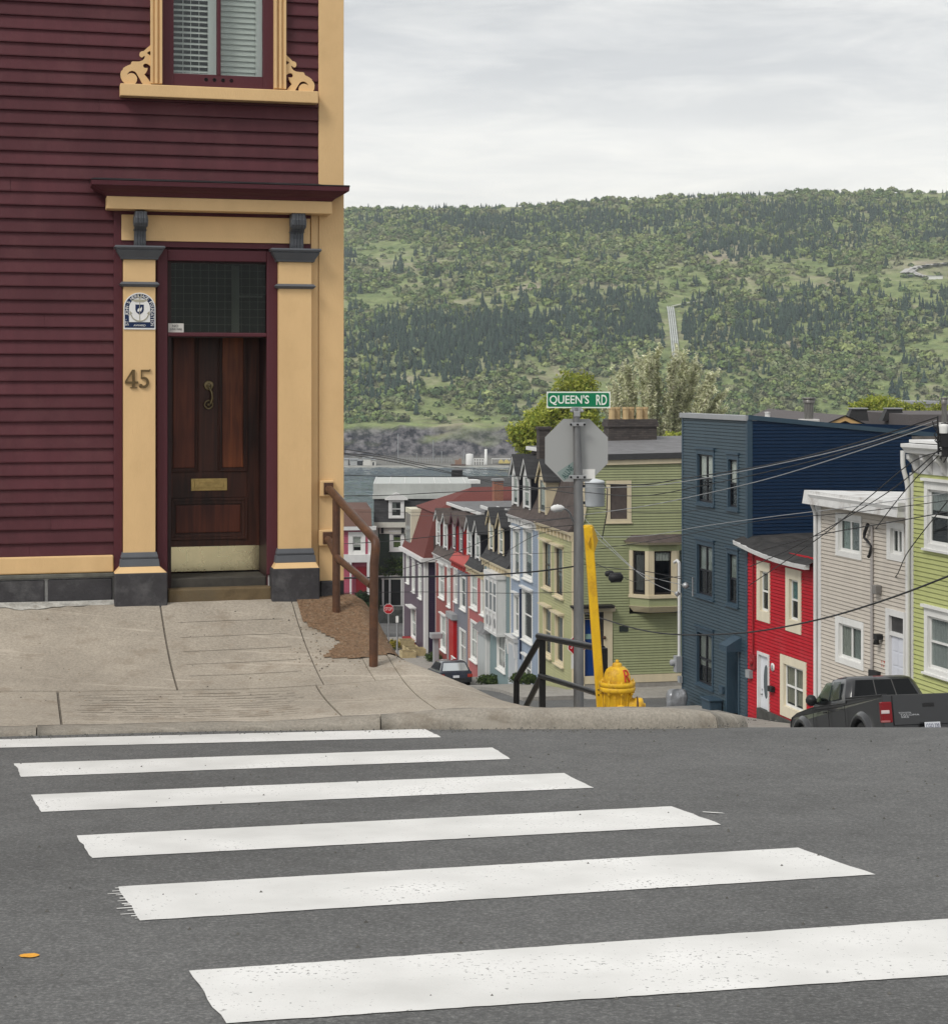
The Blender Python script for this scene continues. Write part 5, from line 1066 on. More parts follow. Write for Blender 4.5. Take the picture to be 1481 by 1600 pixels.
for cx in (1.18, 4.42):
    for sg in (-1, 1):
        m = MB(); m.lathe((cx, sg * .80, .38), [(.24, -.12), (.36, -.12), (.385, -.08), (.385, .08), (.36, .12), (.24, .12)], 24, 0, (0, 1, 0)); w_ = lpart('wheel', m, TYRE, tr)
        m = MB(); m.lathe((cx, sg * .80, .38), [(.24, -.08), (.24, .08), (.22, sg * .10), (.06, sg * .08), (.0, sg * .10)], 18, 0, (0, 1, 0)); lpart('rim', m, METAL, w_)
m = MB(); bx(m, .3, 5.0, -.80, .80, .42, .7); lpart('underbody', m, PLASTIC, tr)
# ------------------------------------------------------------------ parked hatchback far down the street
def hatchback(name, label, loc, head, pitch, paintm, glassm, wagon=False):
    t = thing(name, label, 'car', loc, None); t.rotation_euler = (0, pitch, head)
    pr = [(.05, .35), (.0, .62), (.06, .92), (3.3, .92), (4.15, .78), (4.25, .5), (4.2, .3)] + [(3.4 + .36 * math.cos(q), .3 + .36 * math.sin(q)) for q in [math.pi * k / 8 for k in range(9)]] + [(.8 + .36 * math.cos(q), .3 + .36 * math.sin(q)) for q in [math.pi * k / 8 for k in range(9)]]
    n = len(pr); m = MB(); m.v = [(x, y, z) for y in (-.84, .84) for x, z in pr]
    m.f = [(k, (k + 1) % n, (k + 1) % n + n, k + n) for k in range(n)] + [tuple(range(n))[::-1], tuple(range(n, 2 * n))]; m.m = [0] * len(m.f); m.sm = [False] * len(m.f); lpart('body', m, paintm, t, .05)
    ring = lambda z, x0, x1, hw: [(x0, -hw, z), (x1, -hw, z), (x1, hw, z), (x0, hw, z)]
    lpart('roof', loft([ring(.90, .10, 3.2, .80), ring(1.36, .52, 2.35, .62), ring(1.42, .70, 2.2, .55)]), paintm, t, .05)
    m = MB(); m.hexa([(.15, -.68, .95), (.12, -.68, .95), (.12, .68, .95), (.15, .68, .95), (.50, -.56, 1.33), (.47, -.56, 1.33), (.47, .56, 1.33), (.50, .56, 1.33)]); lpart('rear_window', m, glassm, t, .01)
    for sg in (-1, 1):
        m = MB(); m.hexa([(.55, sg * .79, .96), (2.9, sg * .79, .96), (2.9, sg * .80, .97), (.55, sg * .80, .97), (.75, sg * .645, 1.32), (2.25, sg * .645, 1.32), (2.25, sg * .66, 1.33), (.75, sg * .66, 1.33)]); lpart('side_window', m, TGLASS, t)
        m = MB(); bx(m, -.01, .12, sg * .60, sg * .85, .62, .78); lpart('tail_light', m, paint('tail red', (.32, .03, .015), rough=.15), t, .01)
        for cx in (.8, 3.4):
            m = MB(); m.lathe((cx, sg * .74, .3), [(.18, -.09), (.30, -.09), (.30, .09), (.18, .09)], 16, 0, (0, 1, 0)); lpart('wheel', m, TYRE, t)
    m = MB(); bx(m, -.03, .06, -.80, .80, .36, .55); lpart('bumper', m, PLASTIC, t, .02)
    m = MB(); bx(m, -.036, -.01, -.16, .16, .60, .72); lpart('licence_plate', m, PLT, t)
    return t
cp = P(713, 1084, 85.5); navyp, nt, b, N, L = nodes('navy car paint'); b.inputs['Base Color'].default_value = (.012, .016, .032, 1); b.inputs['Roughness'].default_value = .25; b.inputs['Coat Weight'].default_value = .8
silv, nt, b, N, L = nodes('bright rear glass'); b.inputs['Base Color'].default_value = (.05, .055, .06, 1); b.inputs['Roughness'].default_value = .06; b.inputs['Specular IOR Level'].default_value = 1.0; b.inputs['Metallic'].default_value = .55; b.inputs['Base Color'].default_value = (.55, .58, .60, 1)
_hb = hatchback('parked_hatchback', 'navy hatchback parked beside the red and pink row houses', (cp.x, cp.y, G(cp.y) - .02), math.radians(11.5 + 90), math.radians(5), navyp, silv); _hb.scale = (.93, .93, .93)
# wrapped barbecue and bin by the navy house
bqp = P(1056, 1112, 58.2); bq = thing('covered_barbecue', 'barbecue under a shiny grey cover beside the navy house', 'barbecue', (bqp.x, bqp.y, G(bqp.y)))
m = MB(); rings = []; sg_ = lambda v: math.copysign(abs(v) ** .45, v)
for z, sx, sy in ((-.3, .33, .30), (.10, .31, .28), (.52, .34, .30), (.70, .30, .24), (.76, .24, .12), (.78, .10, .04)):
    rings.append([(bqp.x + sx * (1 + .05 * math.sin(6 * t + z * 9) * (z < .6)) * sg_(math.cos(t)) + .06 * z, bqp.y + sy * (1 + .05 * math.sin(9 * t + z * 4) * (z < .6)) * sg_(math.sin(t)), G(bqp.y) + z * .85 + .02 * math.sin(5 * t)) for t in [k * math.pi / 14 for k in range(28)]])
m2 = loft(rings); part('cover', m2, [M('silver cover', (.26, .27, .285), .28, .15, 5.0, bump=.6, bscale=6, dist=.06, metal=.35)], bq)
# ================================================================== near terrace on the right
T0 = 21.6
WB = Wall(ST(0, T0), TH - math.pi / 2)       # fronts, A runs up the hill toward the camera
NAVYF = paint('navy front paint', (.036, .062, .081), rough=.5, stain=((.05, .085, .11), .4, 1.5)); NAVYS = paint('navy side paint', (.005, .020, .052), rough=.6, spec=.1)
NAVYT = paint('navy trim', (.036, .066, .095), rough=.45); REDP = paint('red paint', (.42, .014, .024), rough=.6, spec=.1, stain=((.44, .06, .07), .6, 1.2)); CREAMW = paint('ivory paint', (.68, .62, .48), rough=.5)
BEIGE = paint('beige siding', (.52, .475, .415), rough=.5); LIME = paint('lime siding', (.43, .46, .185), rough=.5); WG = paint('gutter white', (.66, .66, .65), rough=.4)
def house_base(name, label, W, a0, a1, hgr):
    return thing(name, label, 'house', W.p((a0 + a1) / 2, hgr, 0))
A = lambda x, y=900: WB.px(x, y)[0]
# ---- navy house
aL, aR = A(1066), A(1168.5); top = WB.px(1117, 655)[1]; gr = G(WB.p((aL + aR) / 2, 0).y) - .6
nv = house_base('navy_house', 'tall narrow three storey navy clapboard house with dark framed windows', WB, aL, aR, gr)
wins = [(1091, 710, 1115, 785.5), (1139, 718, 1153, 793), (1090.5, 852.5, 1114.5, 931), (1138.5, 866, 1152.5, 943), (1090.5, 991, 1113.5, 1070)]
rs = [WB.rect(*w) for w in wins]; dr = WB.rect(1137.5, 1003, 1155, 1119); holes = rs + [dr]
mb = MB(); siding(mb, WB, [(aL + .12, gr), (aR - .12, gr), (aR - .12, top), (aL + .12, top)], .105, .016, holes); part('front_siding', mb, NAVYF, nv)
NB_ = M('navy window frame', (.012, .013, .018), .4)
for i, r in enumerate(rs):
    wide = i in (0, 2, 4); cu = [(0.05, .48, .5, 1, CURT), (.52, .95, .5, 1, CURT)] if i in (0, 1) else ([(.04, .45, .35, 1, M('dim curtain', (.25, .26, .24), .9)), (.55, .96, .35, 1, M('dim curtain', (.22, .23, .21), .9))] if i == 4 else [(.05, .95, .5, 1, M('dim blind', (.28, .30, .28), .9))])
    window(nv, WB, r, cas=(.10, .10, .07, .16), cmat=NAVYT, smat=NB_, cols=2 if wide else 1, meet=.5, sw=.05, curtain=cu, sill=.04, hood=.04)
m = MB(); m.wbox(WB, aL, aL + .13, gr, top, -.02, .03); m.wbox(WB, aR - .13, aR, gr, top, -.02, .03); part('corner_trim', m, NAVYT, nv)
WS = Wall(ST(-aR, T0), TH)      # uphill side wall of the navy house
sl = WS.px(1460, 682)[0]; hs1, hs2 = WS.px(1170, 655.5)[1] + 0.0, WS.px(1460, 683)[1]; O_ = WS.p(0, 0)
k_ = (hs2 - hs1) / sl; DEP = 15.0
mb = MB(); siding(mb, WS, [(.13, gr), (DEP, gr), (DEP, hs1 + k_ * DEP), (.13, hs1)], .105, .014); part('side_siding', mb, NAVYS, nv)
m = MB(); m.prism(WS, [(.0, hs1), (DEP, hs1 + k_ * DEP), (DEP, hs1 + k_ * DEP + .14), (0, hs1 + .14)], -.2, .06); m.wbox(WS, -.03, .13, gr, hs1, -.02, .031); part('side_trim', m, NAVYT, nv)
m = MB(); m.wbox(WB, aL - .06, aR + .02, top, top + .16, -.3, .09); part('parapet_cap', m, GREYP, nv, .01)
m = MB(); c = [WB.p(aL, top, 0), WB.p(aR, hs1 + .1, 0), WS.p(DEP, hs1 + k_ * DEP, 0), WS.p(DEP, hs1 + k_ * DEP, -(aR - aL))]; m.poly(c); part('roof', m, TAR, nv)
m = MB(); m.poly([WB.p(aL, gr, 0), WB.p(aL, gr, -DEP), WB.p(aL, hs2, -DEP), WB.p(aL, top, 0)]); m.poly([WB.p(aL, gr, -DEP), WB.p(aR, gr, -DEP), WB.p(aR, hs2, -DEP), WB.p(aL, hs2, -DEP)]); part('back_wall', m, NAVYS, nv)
m = MB(); m.wbox(WB, dr[0], dr[1], dr[2], dr[3], -.5, -.45); part('door', m, M('dark navy door', (.008, .012, .025), .4), nv)
m = MB(); m.wbox(WB, dr[0] - .09, dr[0], dr[2], dr[3] + .1, -.45, .05); m.wbox(WB, dr[1], dr[1] + .09, dr[2], dr[3] + .1, -.45, .05); m.wbox(WB, dr[0], dr[1], dr[3], dr[3] + .1, -.45, .05)
ah, hh = WB.px(1158, 1003); m.prism(Wall(WB.p(dr[1] + .1, 0, 0), TH), [(-.5, hh - .3), (0, hh - .3), (0, hh + .15), (-.5, hh - .12)], -.5, .1); part('door_surround', m, NAVYT, nv)
m = MB(); q = WB.rect(1117, 1093, 1131, 1116); m.taper(WB, (q[0] + .05, q[1] - .05, q[2] - .3, .06, .42), (q[0], q[1], q[3], .06, .48)); m.wbox(WB, q[0] - .03, q[1] + .03, q[3], q[3] + .06, .05, .52); single('wheelie_bin', m, NAVYT, WB.p(q[0], q[2] - .3, .4), 'dark navy bin standing against the front of the navy house', 'bin', bev=.02)
m = MB(); m.wbox(WB, WB.px(1127, 1078)[0], WB.px(1133, 1078)[0], WB.px(1130, 1083)[1], WB.px(1130, 1072)[1], .016, .10); part('mailbox', m, NAVYT, nv)
m = MB()   # meter mast on the far corner
ax = aL - .02; m.tube([WB.p(ax, WB.px(1066, 880)[1], .10), WB.p(ax, WB.px(1066, 1030)[1], .10)], .055, 8); m.tube([WB.p(ax, WB.px(1066, 880)[1], .10), WB.p(ax - .1, WB.px(1066, 876)[1], .14), WB.p(ax - .3, WB.px(1066, 880)[1], .16)], .05, 8); part('service_mast', m, WG, nv)
m = MB(); m.wbox(WB, ax - .16, ax + .12, WB.px(1066, 1050)[1], WB.px(1066, 1025)[1], .05, .25); m.lathe(WB.p(ax - .1, WB.px(1066, 1036)[1], .25), [(.11, 0), (.11, .1), (.08, .13), (0, .14)], 12, 0, tuple(WB.N)); m.wbox(WB, ax - .02, ax + .16, WB.px(1066, 1066)[1], WB.px(1066, 1056)[1], .05, .16); part('meter_box', m, GREYP, nv)
def flue(loc, label, hgt, r, mat1, name='metal_flue'):
    t = thing(name, label, 'chimney', loc); m = MB(); m.box(Vector(loc) + Z * hgt * .11, r * 3.4, r * 3.4, hgt * .22, TH); part('flue_base', m, paint('flue base white', (.55, .54, .52)), t, .02)
    m = MB(); m.lathe(loc, [(r, hgt * .2), (r, hgt * .80)], 14); part('pipe', m, mat1, t); m = MB()
    m.lathe(loc, [(r * 1.25, hgt * .80), (r * 1.3, hgt * .96), (r * .9, hgt * .965)], 14); m.lathe(loc, [(r * 1.55, hgt * .965), (r * 1.5, hgt), (0, hgt * 1.0)], 14); part('flue_cap', m, mat1, t)
    return t
FL = M('streaked flue steel', (.17, .165, .155), .45, .5, 6.0, metal=.5, stretch=(6, 6, .3))
q = P(1263.5, 664, 60.5); flue(q, 'tall steel flue with a flat cap on the navy house roof', 43 * 60.5 / F, .16, FL)
q = P(1199, 660, 60.0); m = MB(); m.lathe(q - Z * .2, [(.13, 0), (.13, .28), (.09, .3), (.09, .52), (.11, .55), (.0, .56)], 10); single('roof_vent', m, WG, q - Z * .2, 'small white plumbing vent left of the tall steel flue', 'vent')
# ---- red house
aL, aR = A(1168.5) + .01, A(1276); gr = G(WB.p((aL + aR) / 2, 0).y) - .5
rd = house_base('red_house', 'small two storey red clapboard house with ivory window trim and white door', WB, aL, aR, gr)
eh0, eh1 = WB.px(1172, 852)[1], WB.px(1272, 886)[1]; et = min(eh0, eh1)
r1, r2, r3 = WB.rect(1189, 893, 1202, 956), WB.rect(1234.5, 906, 1248.5, 970), WB.rect(1226, 1042, 1256.5, 1109); dr = WB.rect(1186.5, 1025, 1201.5, 1139)
holes = [r1, r2, r3, dr]
mb = MB(); siding(mb, WB, [(aL, gr), (aR, gr), (aR, eh1), (aL, eh0)], .100, .016, holes); part('front_siding', mb, REDP, rd)
DC = M('dim curtain', (.30, .28, .22), .9)
window(rd, WB, r1, cas=(.24, .10, .30, .28), cmat=CREAMW, smat=WHITE, meet=.5, curtain=[(.05, .95, .55, 1, M('dim blind', (.2, .2, .18), .9))])
window(rd, WB, r2, cas=(.24, .20, .34, .30), cmat=CREAMW, smat=WHITE, meet=.5, curtain=[(.05, .95, .5, 1, M('teal curtain', (.10, .22, .23), .9))])
window(rd, WB, r3, cas=(.24, .20, .30, .24), cmat=CREAMW, smat=WHITE, cols=2, meet=.5, curtain=[(.05, .45, .1, .95, DC), (.55, .95, .1, .95, DC)])
m = MB(); m.wbox(WB, dr[0] - .08, dr[0], dr[2], dr[3] + .09, -.05, .05); m.wbox(WB, dr[1], dr[1] + .08, dr[2], dr[3] + .09, -.05, .05); m.wbox(WB, dr[0], dr[1], dr[3], dr[3] + .09, -.05, .047); part('door_casing', m, WG, rd)
m = MB(); m.wbox(WB, dr[0], dr[1], dr[2], dr[3], -.10, -.04); d_ = part('door', m, paint('white door', (.66, .68, .72), rough=.35), rd)
ov = [(lerp(dr[0], dr[1], .58) + .17 * math.cos(t), WB.px(1196, 1066)[1] + .50 * math.sin(t)) for t in [k * math.pi / 9 for k in range(18)]]
m = MB(); m.prism(WB, ov, -.041, -.03); part('oval_pane', m, M('oval glass', (.10, .12, .13), .12), d_)
m = MB(); m.lathe(WB.p(dr[0] + .12, WB.px(1190, 1085)[1], -.04), [(.03, 0), (.03, .05), (0, .07)], 8, 0, tuple(WB.N)); m.lathe(WB.p(dr[0] + .12, WB.px(1190, 1078)[1], -.04), [(.03, 0), (.03, .02), (0, .03)], 8, 0, tuple(WB.N)); part('door_handle', m, METAL, d_)
c = WB.px(1208.5, 1042.5); m = MB(); m.lathe(WB.p(*c, .016), [(.12, 0), (.12, .03), (0, .031)], 16, 0, tuple(WB.N)); np_ = part('number_plate', m, WG, rd)
m = MB(); wtext(m, WB, '0', c[0], c[1], .05, .12, .07); part('number', m, PLASTIC, np_)
m = MB(); q = WB.rect(1206, 1072, 1212, 1081); m.wbox(WB, q[0], q[1], q[2], q[3], .016, .15); part('mailbox', m, PLASTIC, rd, .02)
m = MB(); q = WB.rect(1175, 1023, 1182.5, 1045); m.wbox(WB, q[0], q[1], q[2], q[3], .016, .09); m.lathe(WB.p((q[0] + q[1]) / 2, (q[2] + q[3]) / 2, .09), [(.11, 0), (.11, .05), (0, .07)], 12, 0, tuple(WB.N)); m.tube([WB.p(q[0] + .2, q[3], .06), WB.p(q[0] + .2, eh0 - .2, .06)], .03, 6); part('meter_box', m, paint('dark red box', (.26, .02, .025)), rd, .02)
m = MB(); q = WB.rect(1171, 1047, 1177, 1059); m.wbox(WB, q[0], q[1], q[2], q[3], .016, .14); part('junction_box', m, GREYP, rd)
m = MB(); n_ = 14; dz = lambda k: -.10 * math.sin(math.pi * k)
for i in range(n_):
    k0, k1 = i / n_, (i + 1) / n_; a0, a1 = lerp(aL - .35, aR - .06, k0), lerp(aL - .35, aR - .06, k1); h0, h1 = lerp(WB.px(1158, 846)[1], eh1, k0) + dz(k0), lerp(WB.px(1158, 846)[1], eh1, k1) + dz(k1)
    m.hexa([WB.p(a0, h0 - .06, .34), WB.p(a1, h1 - .06, .34), WB.p(a1, h1 - .06, .2), WB.p(a0, h0 - .06, .2), WB.p(a0, h0 + .06, .36), WB.p(a1, h1 + .06, .36), WB.p(a1, h1 + .06, .2), WB.p(a0, h0 + .06, .2)])
part('gutter', m, WG, rd)
m = MB(); nA, nD = 26, 16; vv = []
for i in range(nA + 1):
    for j in range(nD + 1):
        k, e_ = i / nA, j / nD; a = lerp(aL - .32, aR - .02, k); h = lerp(WB.px(1158, 846)[1], eh1, k) + dz(k) + .05; d = .33 - 7.5 * e_; edge = max(0, 1 - e_ * 14)
        z = h + .24 * (1 - edge) + .02 * e_ + .06 * noise.noise(Vector((a * 1.3, d * 1.3, 2))) + .03 * noise.noise(Vector((a * 6, d * 5, 2))); vv.append(WB.p(a, z, d + .05 * noise.noise(Vector((a * 5, 0, 3))) * edge))
m.add(vv, [(i * (nD + 1) + j, (i + 1) * (nD + 1) + j, (i + 1) * (nD + 1) + j + 1, i * (nD + 1) + j + 1) for i in range(nA) for j in range(nD)]); part('roof', m, TAR, rd)
m = MB(); m.wbox(WB, aL, aR, min(eh0, eh1) - .02, max(eh0, eh1) + .02, -7, -.03); shell(m, WB, aL, aR, gr, et, 7); part('side_wall', m, REDP, rd)
m = MB(); m.wbox(WB, aL + .9, aR, gr, WB.px(1240, 1128)[1], -.01, .12); part('foundation', m, M('dark concrete', (.07, .07, .065), .8, .3, 4.0), rd)
# ---- beige house
aL, aR = A(1276) + .01, A(1424); gr = G(WB.p((aL + aR) / 2, 0).y) - .5
bg_ = house_base('beige_house', 'flat roofed beige sided house with white sliding windows and white panelled door', WB, aL, aR, gr)
et = WB.px(1350, 788)[1]; rs = [WB.rect(1311.5, 812, 1345, 863.5), WB.rect(1393, 826.5, 1411, 866.5), WB.rect(1312, 978, 1347.5, 1032)]; dr = WB.rect(1391.5, 964, 1414, 1062)
mb = MB(); siding(mb, WB, [(aL + .32, gr), (aR - .02, gr), (aR - .02, et), (aL + .32, et)], .105, .018, rs + [dr]); part('front_siding', mb, BEIGE, bg_)
window(bg_, WB, rs[0], cas=(.16, .10, .14, .14), cols=2, meet=0, curtain=[(.08, .42, .02, .98, M('green grey curtain', (.30, .36, .34), .9)), (.52, .95, .02, .98, M('vertical blind', (.20, .22, .22), .9))])
window(bg_, WB, rs[1], cas=(.20, .12, .16, .16), cols=2, meet=0, curtain=[(.25, .5, .02, .98, CURT)])
window(bg_, WB, rs[2], cas=(.20, .12, .16, .18), cols=2, meet=0, curtain=[(.05, .48, .02, .98, M('grey curtain', (.33, .34, .31), .9)), (.55, .95, .02, .98, M('grey curtain', (.26, .29, .28), .9))])
m = MB(); m.wbox(WB, dr[0] - .18, dr[0], dr[2], dr[3] + .16, -.03, .06); m.wbox(WB, dr[1], dr[1] + .08, dr[2], dr[3] + .16, -.03, .06); m.wbox(WB, dr[0], dr[1], dr[3], dr[3] + .16, -.03, .057); hm = WB.px(1402, 992)[1]; m.wbox(WB, dr[0], dr[1], hm - .05, hm + .05, -.06, .03); part('door_casing', m, WG, bg_)
m = MB(); m.wbox(WB, dr[0], dr[1], dr[2], hm - .05, -.10, -.03); d_ = part('door', m, paint('cool white door', (.60, .62, .68), rough=.35), bg_)
m = MB()
for cx in (.28, .72):
    for r0, r1 in ((.62, .93), (.30, .58), (.05, .26)): m.wbox(WB, lerp(dr[0], dr[1], cx - .16), lerp(dr[0], dr[1], cx + .16), lerp(dr[2], hm, r0), lerp(dr[2], hm, r1), -.031, -.018)
part('door_panel', m, paint('cool white door', (.60, .62, .68), rough=.35), d_, .01)
m = MB(); m.wbox(WB, dr[0], dr[1], hm + .05, dr[3], -.04, -.03); part('transom_pane', m, M('dark transom', (.05, .05, .05), .1), bg_)
m = MB(); c = WB.px(1381, 1037.5); wtext(m, WB, '17', c[0], c[1], .022, .17, .19); part('house_number', m, paint('number red', (.45, .04, .025)), bg_)
m = MB(); c = WB.px(1378, 996); m.wbox(WB, c[0] - .1, c[0] + .1, c[1] - .05, c[1] + .09, .02, .2); m.lathe(WB.p(c[0] - .02, c[1] - .02, .15), [(.05, 0), (.09, -.16), (.0, -.165)], 10); part('porch_lamp', m, PLASTIC, bg_)
m = MB(); ac = WB.px(1365.5, 900)[0]; m.tube([WB.p(ac, WB.px(1365, 872)[1], .06), WB.p(ac, WB.px(1365, 1048)[1], .06)], .045, 8); m.tube([WB.p(ac, WB.px(1365, 822)[1], .06), WB.p(ac, WB.px(1365, 872)[1], .06)], .035, 8); part('service_conduit', m, paint('grey conduit', (.36, .34, .33)), bg_)
m = MB(); pts = [WB.p(*WB.px(x, y), .13) for x, y in ((1363, 819), (1358, 832), (1357, 840), (1363, 846), (1368, 853), (1365, 868), (1364, 870))]; m.tube(pts, [.05, .05, .035, .035, .03, .04, .05], 6); part('service_cable', m, CABLE, bg_)
m = MB(); q = WB.rect(1372.5, 914, 1379, 928); m.wbox(WB, q[0], q[1], q[2], q[3], .02, .2); part('meter_box', m, paint('meter grey', (.2, .19, .18)), bg_, .02)
m = MB(); q = WB.rect(1364, 1046, 1377, 1056); m.wbox(WB, q[0], q[1], q[2] - .1, q[3] - .03, .02, .14); part('meter_cover', m, PLASTIC, bg_)
m = MB(); aG = WB.px(1262, 772, .40)[0]; hl, hr_ = WB.px(1262, 773)[1], WB.px(1424, 803)[1]
m.hexa([WB.p(aG + .05, hl - .07, .36), WB.p(aR, hl - .07, .36), WB.p(aR, hl - .07, -.1), WB.p(aG + .05, hl - .07, -.1), WB.p(aG, hl + .08, .42), WB.p(aR, hl + .08, .42), WB.p(aR, hl + .08, -.1), WB.p(aG - .08, hl + .08, -.1)]); part('gutter', m, WG, bg_, .01)
m = MB(); m.wbox(WB, aL - .12, aR, et - .05, hl - .09, -.1, .30); part('soffit', m, WG, bg_)
ROOFW = M('chipped white roof edge', (.62, .62, .61), .6, .1, 4.0, stain=((.16, .11, .08), .9, 1.3)); m = MB()
m.hexa([WB.p(aL - .1, hl - .2, .40), WB.p(aR, hl - .2, .40), WB.p(aR, hl - .5, -9), WB.p(aL - .1, hl - .5, -9), WB.p(aL - .05, hl + .17, .36), WB.p(aR, hl + .17, .36), WB.p(aR, hl - .12, -9), WB.p(aL - .05, hl - .12, -9)]); part('roof', m, ROOFW, bg_)
m = MB(); m.wbox(WB, aL - .02, aL + .32, gr, et, -.02, .05); part('corner_trim', m, WG, bg_, .01)
m = MB(); m.tube(arc_pts([WB.p(aL + .10, hl - .05, .22), WB.p(aL + .11, hl - .2, .22), WB.p(aL + .12, hl - .45, .11), WB.p(aL + .12, gr + .3, .11)], .12), .05, 8); part('downspout', m, WG, bg_)
m = MB(); shell(m, WB, aL, aR, gr, et, 9); part('side_wall', m, BEIGE, bg_)
# ---- lime house
aL, aR = A(1424) + .01, A(1424) + 6.6; gr = G(WB.p((aL + aR) / 2, 0).y) - .4
gn = house_base('lime_house', 'lime green sided house with bracketed white cornice cut by the frame edge', WB, aL, aR, gr)
et = WB.px(1460, 742)[1]; r1, r2 = WB.rect(1451, 766, 1484, 852), WB.rect(1451, 966, 1484, 1048); r3, r4 = [(r[0] + 2.9, r[1] + 2.9, r[2], r[3]) for r in (r1, r2)]
mb = MB(); siding(mb, WB, [(aL + .12, gr), (aR, gr), (aR, et), (aL + .12, et)], .115, .018, [r1, r2, r3, r4]); part('front_siding', mb, LIME, gn)
for r in (r1, r2, r3, r4): window(gn, WB, r, cas=(.16, .14, .12, .2), cols=1, meet=.52, curtain=[(.03, .97, .02, .98, M('pale lace', (.34, .36, .36), .9))] if r[2] < r1[2] else [(.05, .95, .62, 1, M('pale lace', (.3, .32, .32), .9))], sill=.06, hood=.07)
m = MB(); hc = WB.px(1440, 722)[1]; aG = WB.px(1408, 715, .48)[0]
prof = [(-.1, et), (.06, et), (.07, et + .42), (.16, et + .46), (.40, et + .52), (.43, et + .60), (.50, et + .66), (.50, et + .74), (-.1, et + .76)]
m.sweep(WB, prof, aG, aR); part('cornice', m, WG, gn)
m = MB(); m.wbox(WB, aG + .12, aR, et + .765, et + .84, -.3, .34); part('parapet', m, WG, gn, .01)
for k in range(9):
    a = aL + .35 + k * .66; m = MB(); sd = [(.072, et + .44), (.34, et + .48), (.33, et + .36), (.2, et + .24), (.14, et + .08), (.09, et + .02), (.072, et + .02)]; m.sweep(WB, sd[::-1], a, a + .14); part('cornice_bracket', m, WG, gn)
m = MB(); m.wbox(WB, aL - .02, aL + .14, gr, et, -.02, .05); part('corner_trim', m, WG, gn)
m = MB(); m.tube(arc_pts([WB.p(aL + .03, et + .55, .26), WB.p(aL + .035, et + .15, .26), WB.p(aL + .04, et - .3, .13), WB.p(aL + .04, gr + .3, .13)], .16), .06, 8); part('downspout', m, WG, gn)
m = MB(); m.hexa([WB.p(aL, et + .5, -.31), WB.p(aR, et + .5, -.31), WB.p(aR, et + .4, -9), WB.p(aL, et + .4, -9), WB.p(aL, et + .82, -.31), WB.p(aR, et + .82, -.31), WB.p(aR, et + .95, -9), WB.p(aL, et + .95, -9)]); shell(m, WB, aL, aR, gr, et + .9, 9); part('roof', m, M('grey gravel roof', (.14, .13, .12), .9, .3, 5.0), gn)
# ---- houses behind the navy roof
YG = 86.0; WGb = Wall(P(1325, 640, YG), 0); a0, a1 = WGb.px(1280, 672)[0], WGb.px(1385, 672)[0]; ap, hp = WGb.px(1318, 650)
gh = thing('gable_house', 'brown gabled house with tan bargeboards showing above the navy roof', 'house', WGb.p(0, -8))
hE = WGb.px(1320, 690)[1]; sl_ = (hp - WGb.px(1380, 676)[1]) / (WGb.px(1380, 676)[0] - ap)
BRN = paint('brown siding', (.14, .075, .055)); TAN = paint('tan bargeboard', (.48, .31, .13)); SHG = M('grey brown shingles', (.105, .095, .095), .85, .25, 9.0, stretch=(1, 1, 6))
hw_ = 6.5; mb = MB(); siding(mb, WGb, [(ap - hw_, -8), (ap + hw_, -8), (ap + hw_, hp - sl_ * hw_), (ap, hp), (ap - hw_, hp - sl_ * hw_)], .12, .02); part('front_siding', mb, BRN, gh)
for o, ww, d in ((0.0, .22, .35), (.55, .14, .08)):
    m = MB()
    for sg in (-1, 1): m.prism(WGb, [(ap, hp - o), (ap + sg * (hw_ + .3), hp - o - sl_ * (hw_ + .3)), (ap + sg * (hw_ + .3), hp - o - ww - sl_ * (hw_ + .3)), (ap, hp - o - ww)][::-sg], d - .06, d)
    part('bargeboard', m, TAN, gh)
m = MB(); q = WGb.rect(1321, 661, 1331, 680); m.wbox(WGb, q[0] - .08, q[1] + .08, q[2], q[3], .02, .09); lv = part('gable_vent', m, TAN, gh)
m = MB(); m.wbox(WGb, q[0], q[1], q[2], q[3] - .1, .09, .1); part('vent_louvre', m, paint('louvre tan', (.30, .20, .10)), lv)
m = MB()
for sg in (-1, 1):
    e0 = (ap + sg * (hw_ + .4), hp - sl_ * (hw_ + .4)); q = [WGb.p(ap, hp + .05, .4), WGb.p(e0[0], e0[1] + .05, .4), WGb.p(e0[0], e0[1] + .05, -22), WGb.p(ap, hp + .05, -22)]; m.add(q + [p - Z * .05 for p in q], [(0, 1, 2, 3), (7, 6, 5, 4)])
m.box(WGb.p(ap + 10.3, hp - 1.5, -8), 13.6, 13, 3.1, 0); part('roof', m, SHG, gh)
for x, nm in ((1340, 'left'), (1395, 'right')):
    q = P(x, 648, YG + 6); t = thing('roof_ventilator', 'black louvred roof ventilator at the %s end of the brown ridge' % nm, 'vent', q)
    m = MB(); m.hexa([q + Vector(v) for v in ((-.62, -.3, -.3), (.5, -.3, -.3), (.5, .6, -.3), (-.62, .6, -.3), (-.34, -.2, .30), (.42, -.2, .30), (.42, .5, .30), (-.34, .5, .30))]); part('hood', m, PLASTIC, t); m = MB(); m.box(q + Vector((.04, .15, .33)), .84, .9, .06); part('vent_cap', m, GREYP, t)
q = P(1475, 660, 75); flue(q - Z * .3, 'steel flue at the right frame edge behind the utility pole', 1.35, .11, FL)
YC = 165.0; W_ = Wall(P(1450, 640, YC), 0); q = W_.rect(1419, 631, 1478, 660); m = MB(); m.wbox(W_, q[0], q[1], q[2] - 6, q[3], -8, 0); wb = thing('white_block_building', 'flat roofed pale building with one small window far behind the gable house', 'building', W_.p((q[0] + q[1]) / 2, q[2] - 6)); part('wall', m, paint('pale concrete wall', (.42, .42, .36), stain=((.22, .22, .18), .6, .5)), wb)
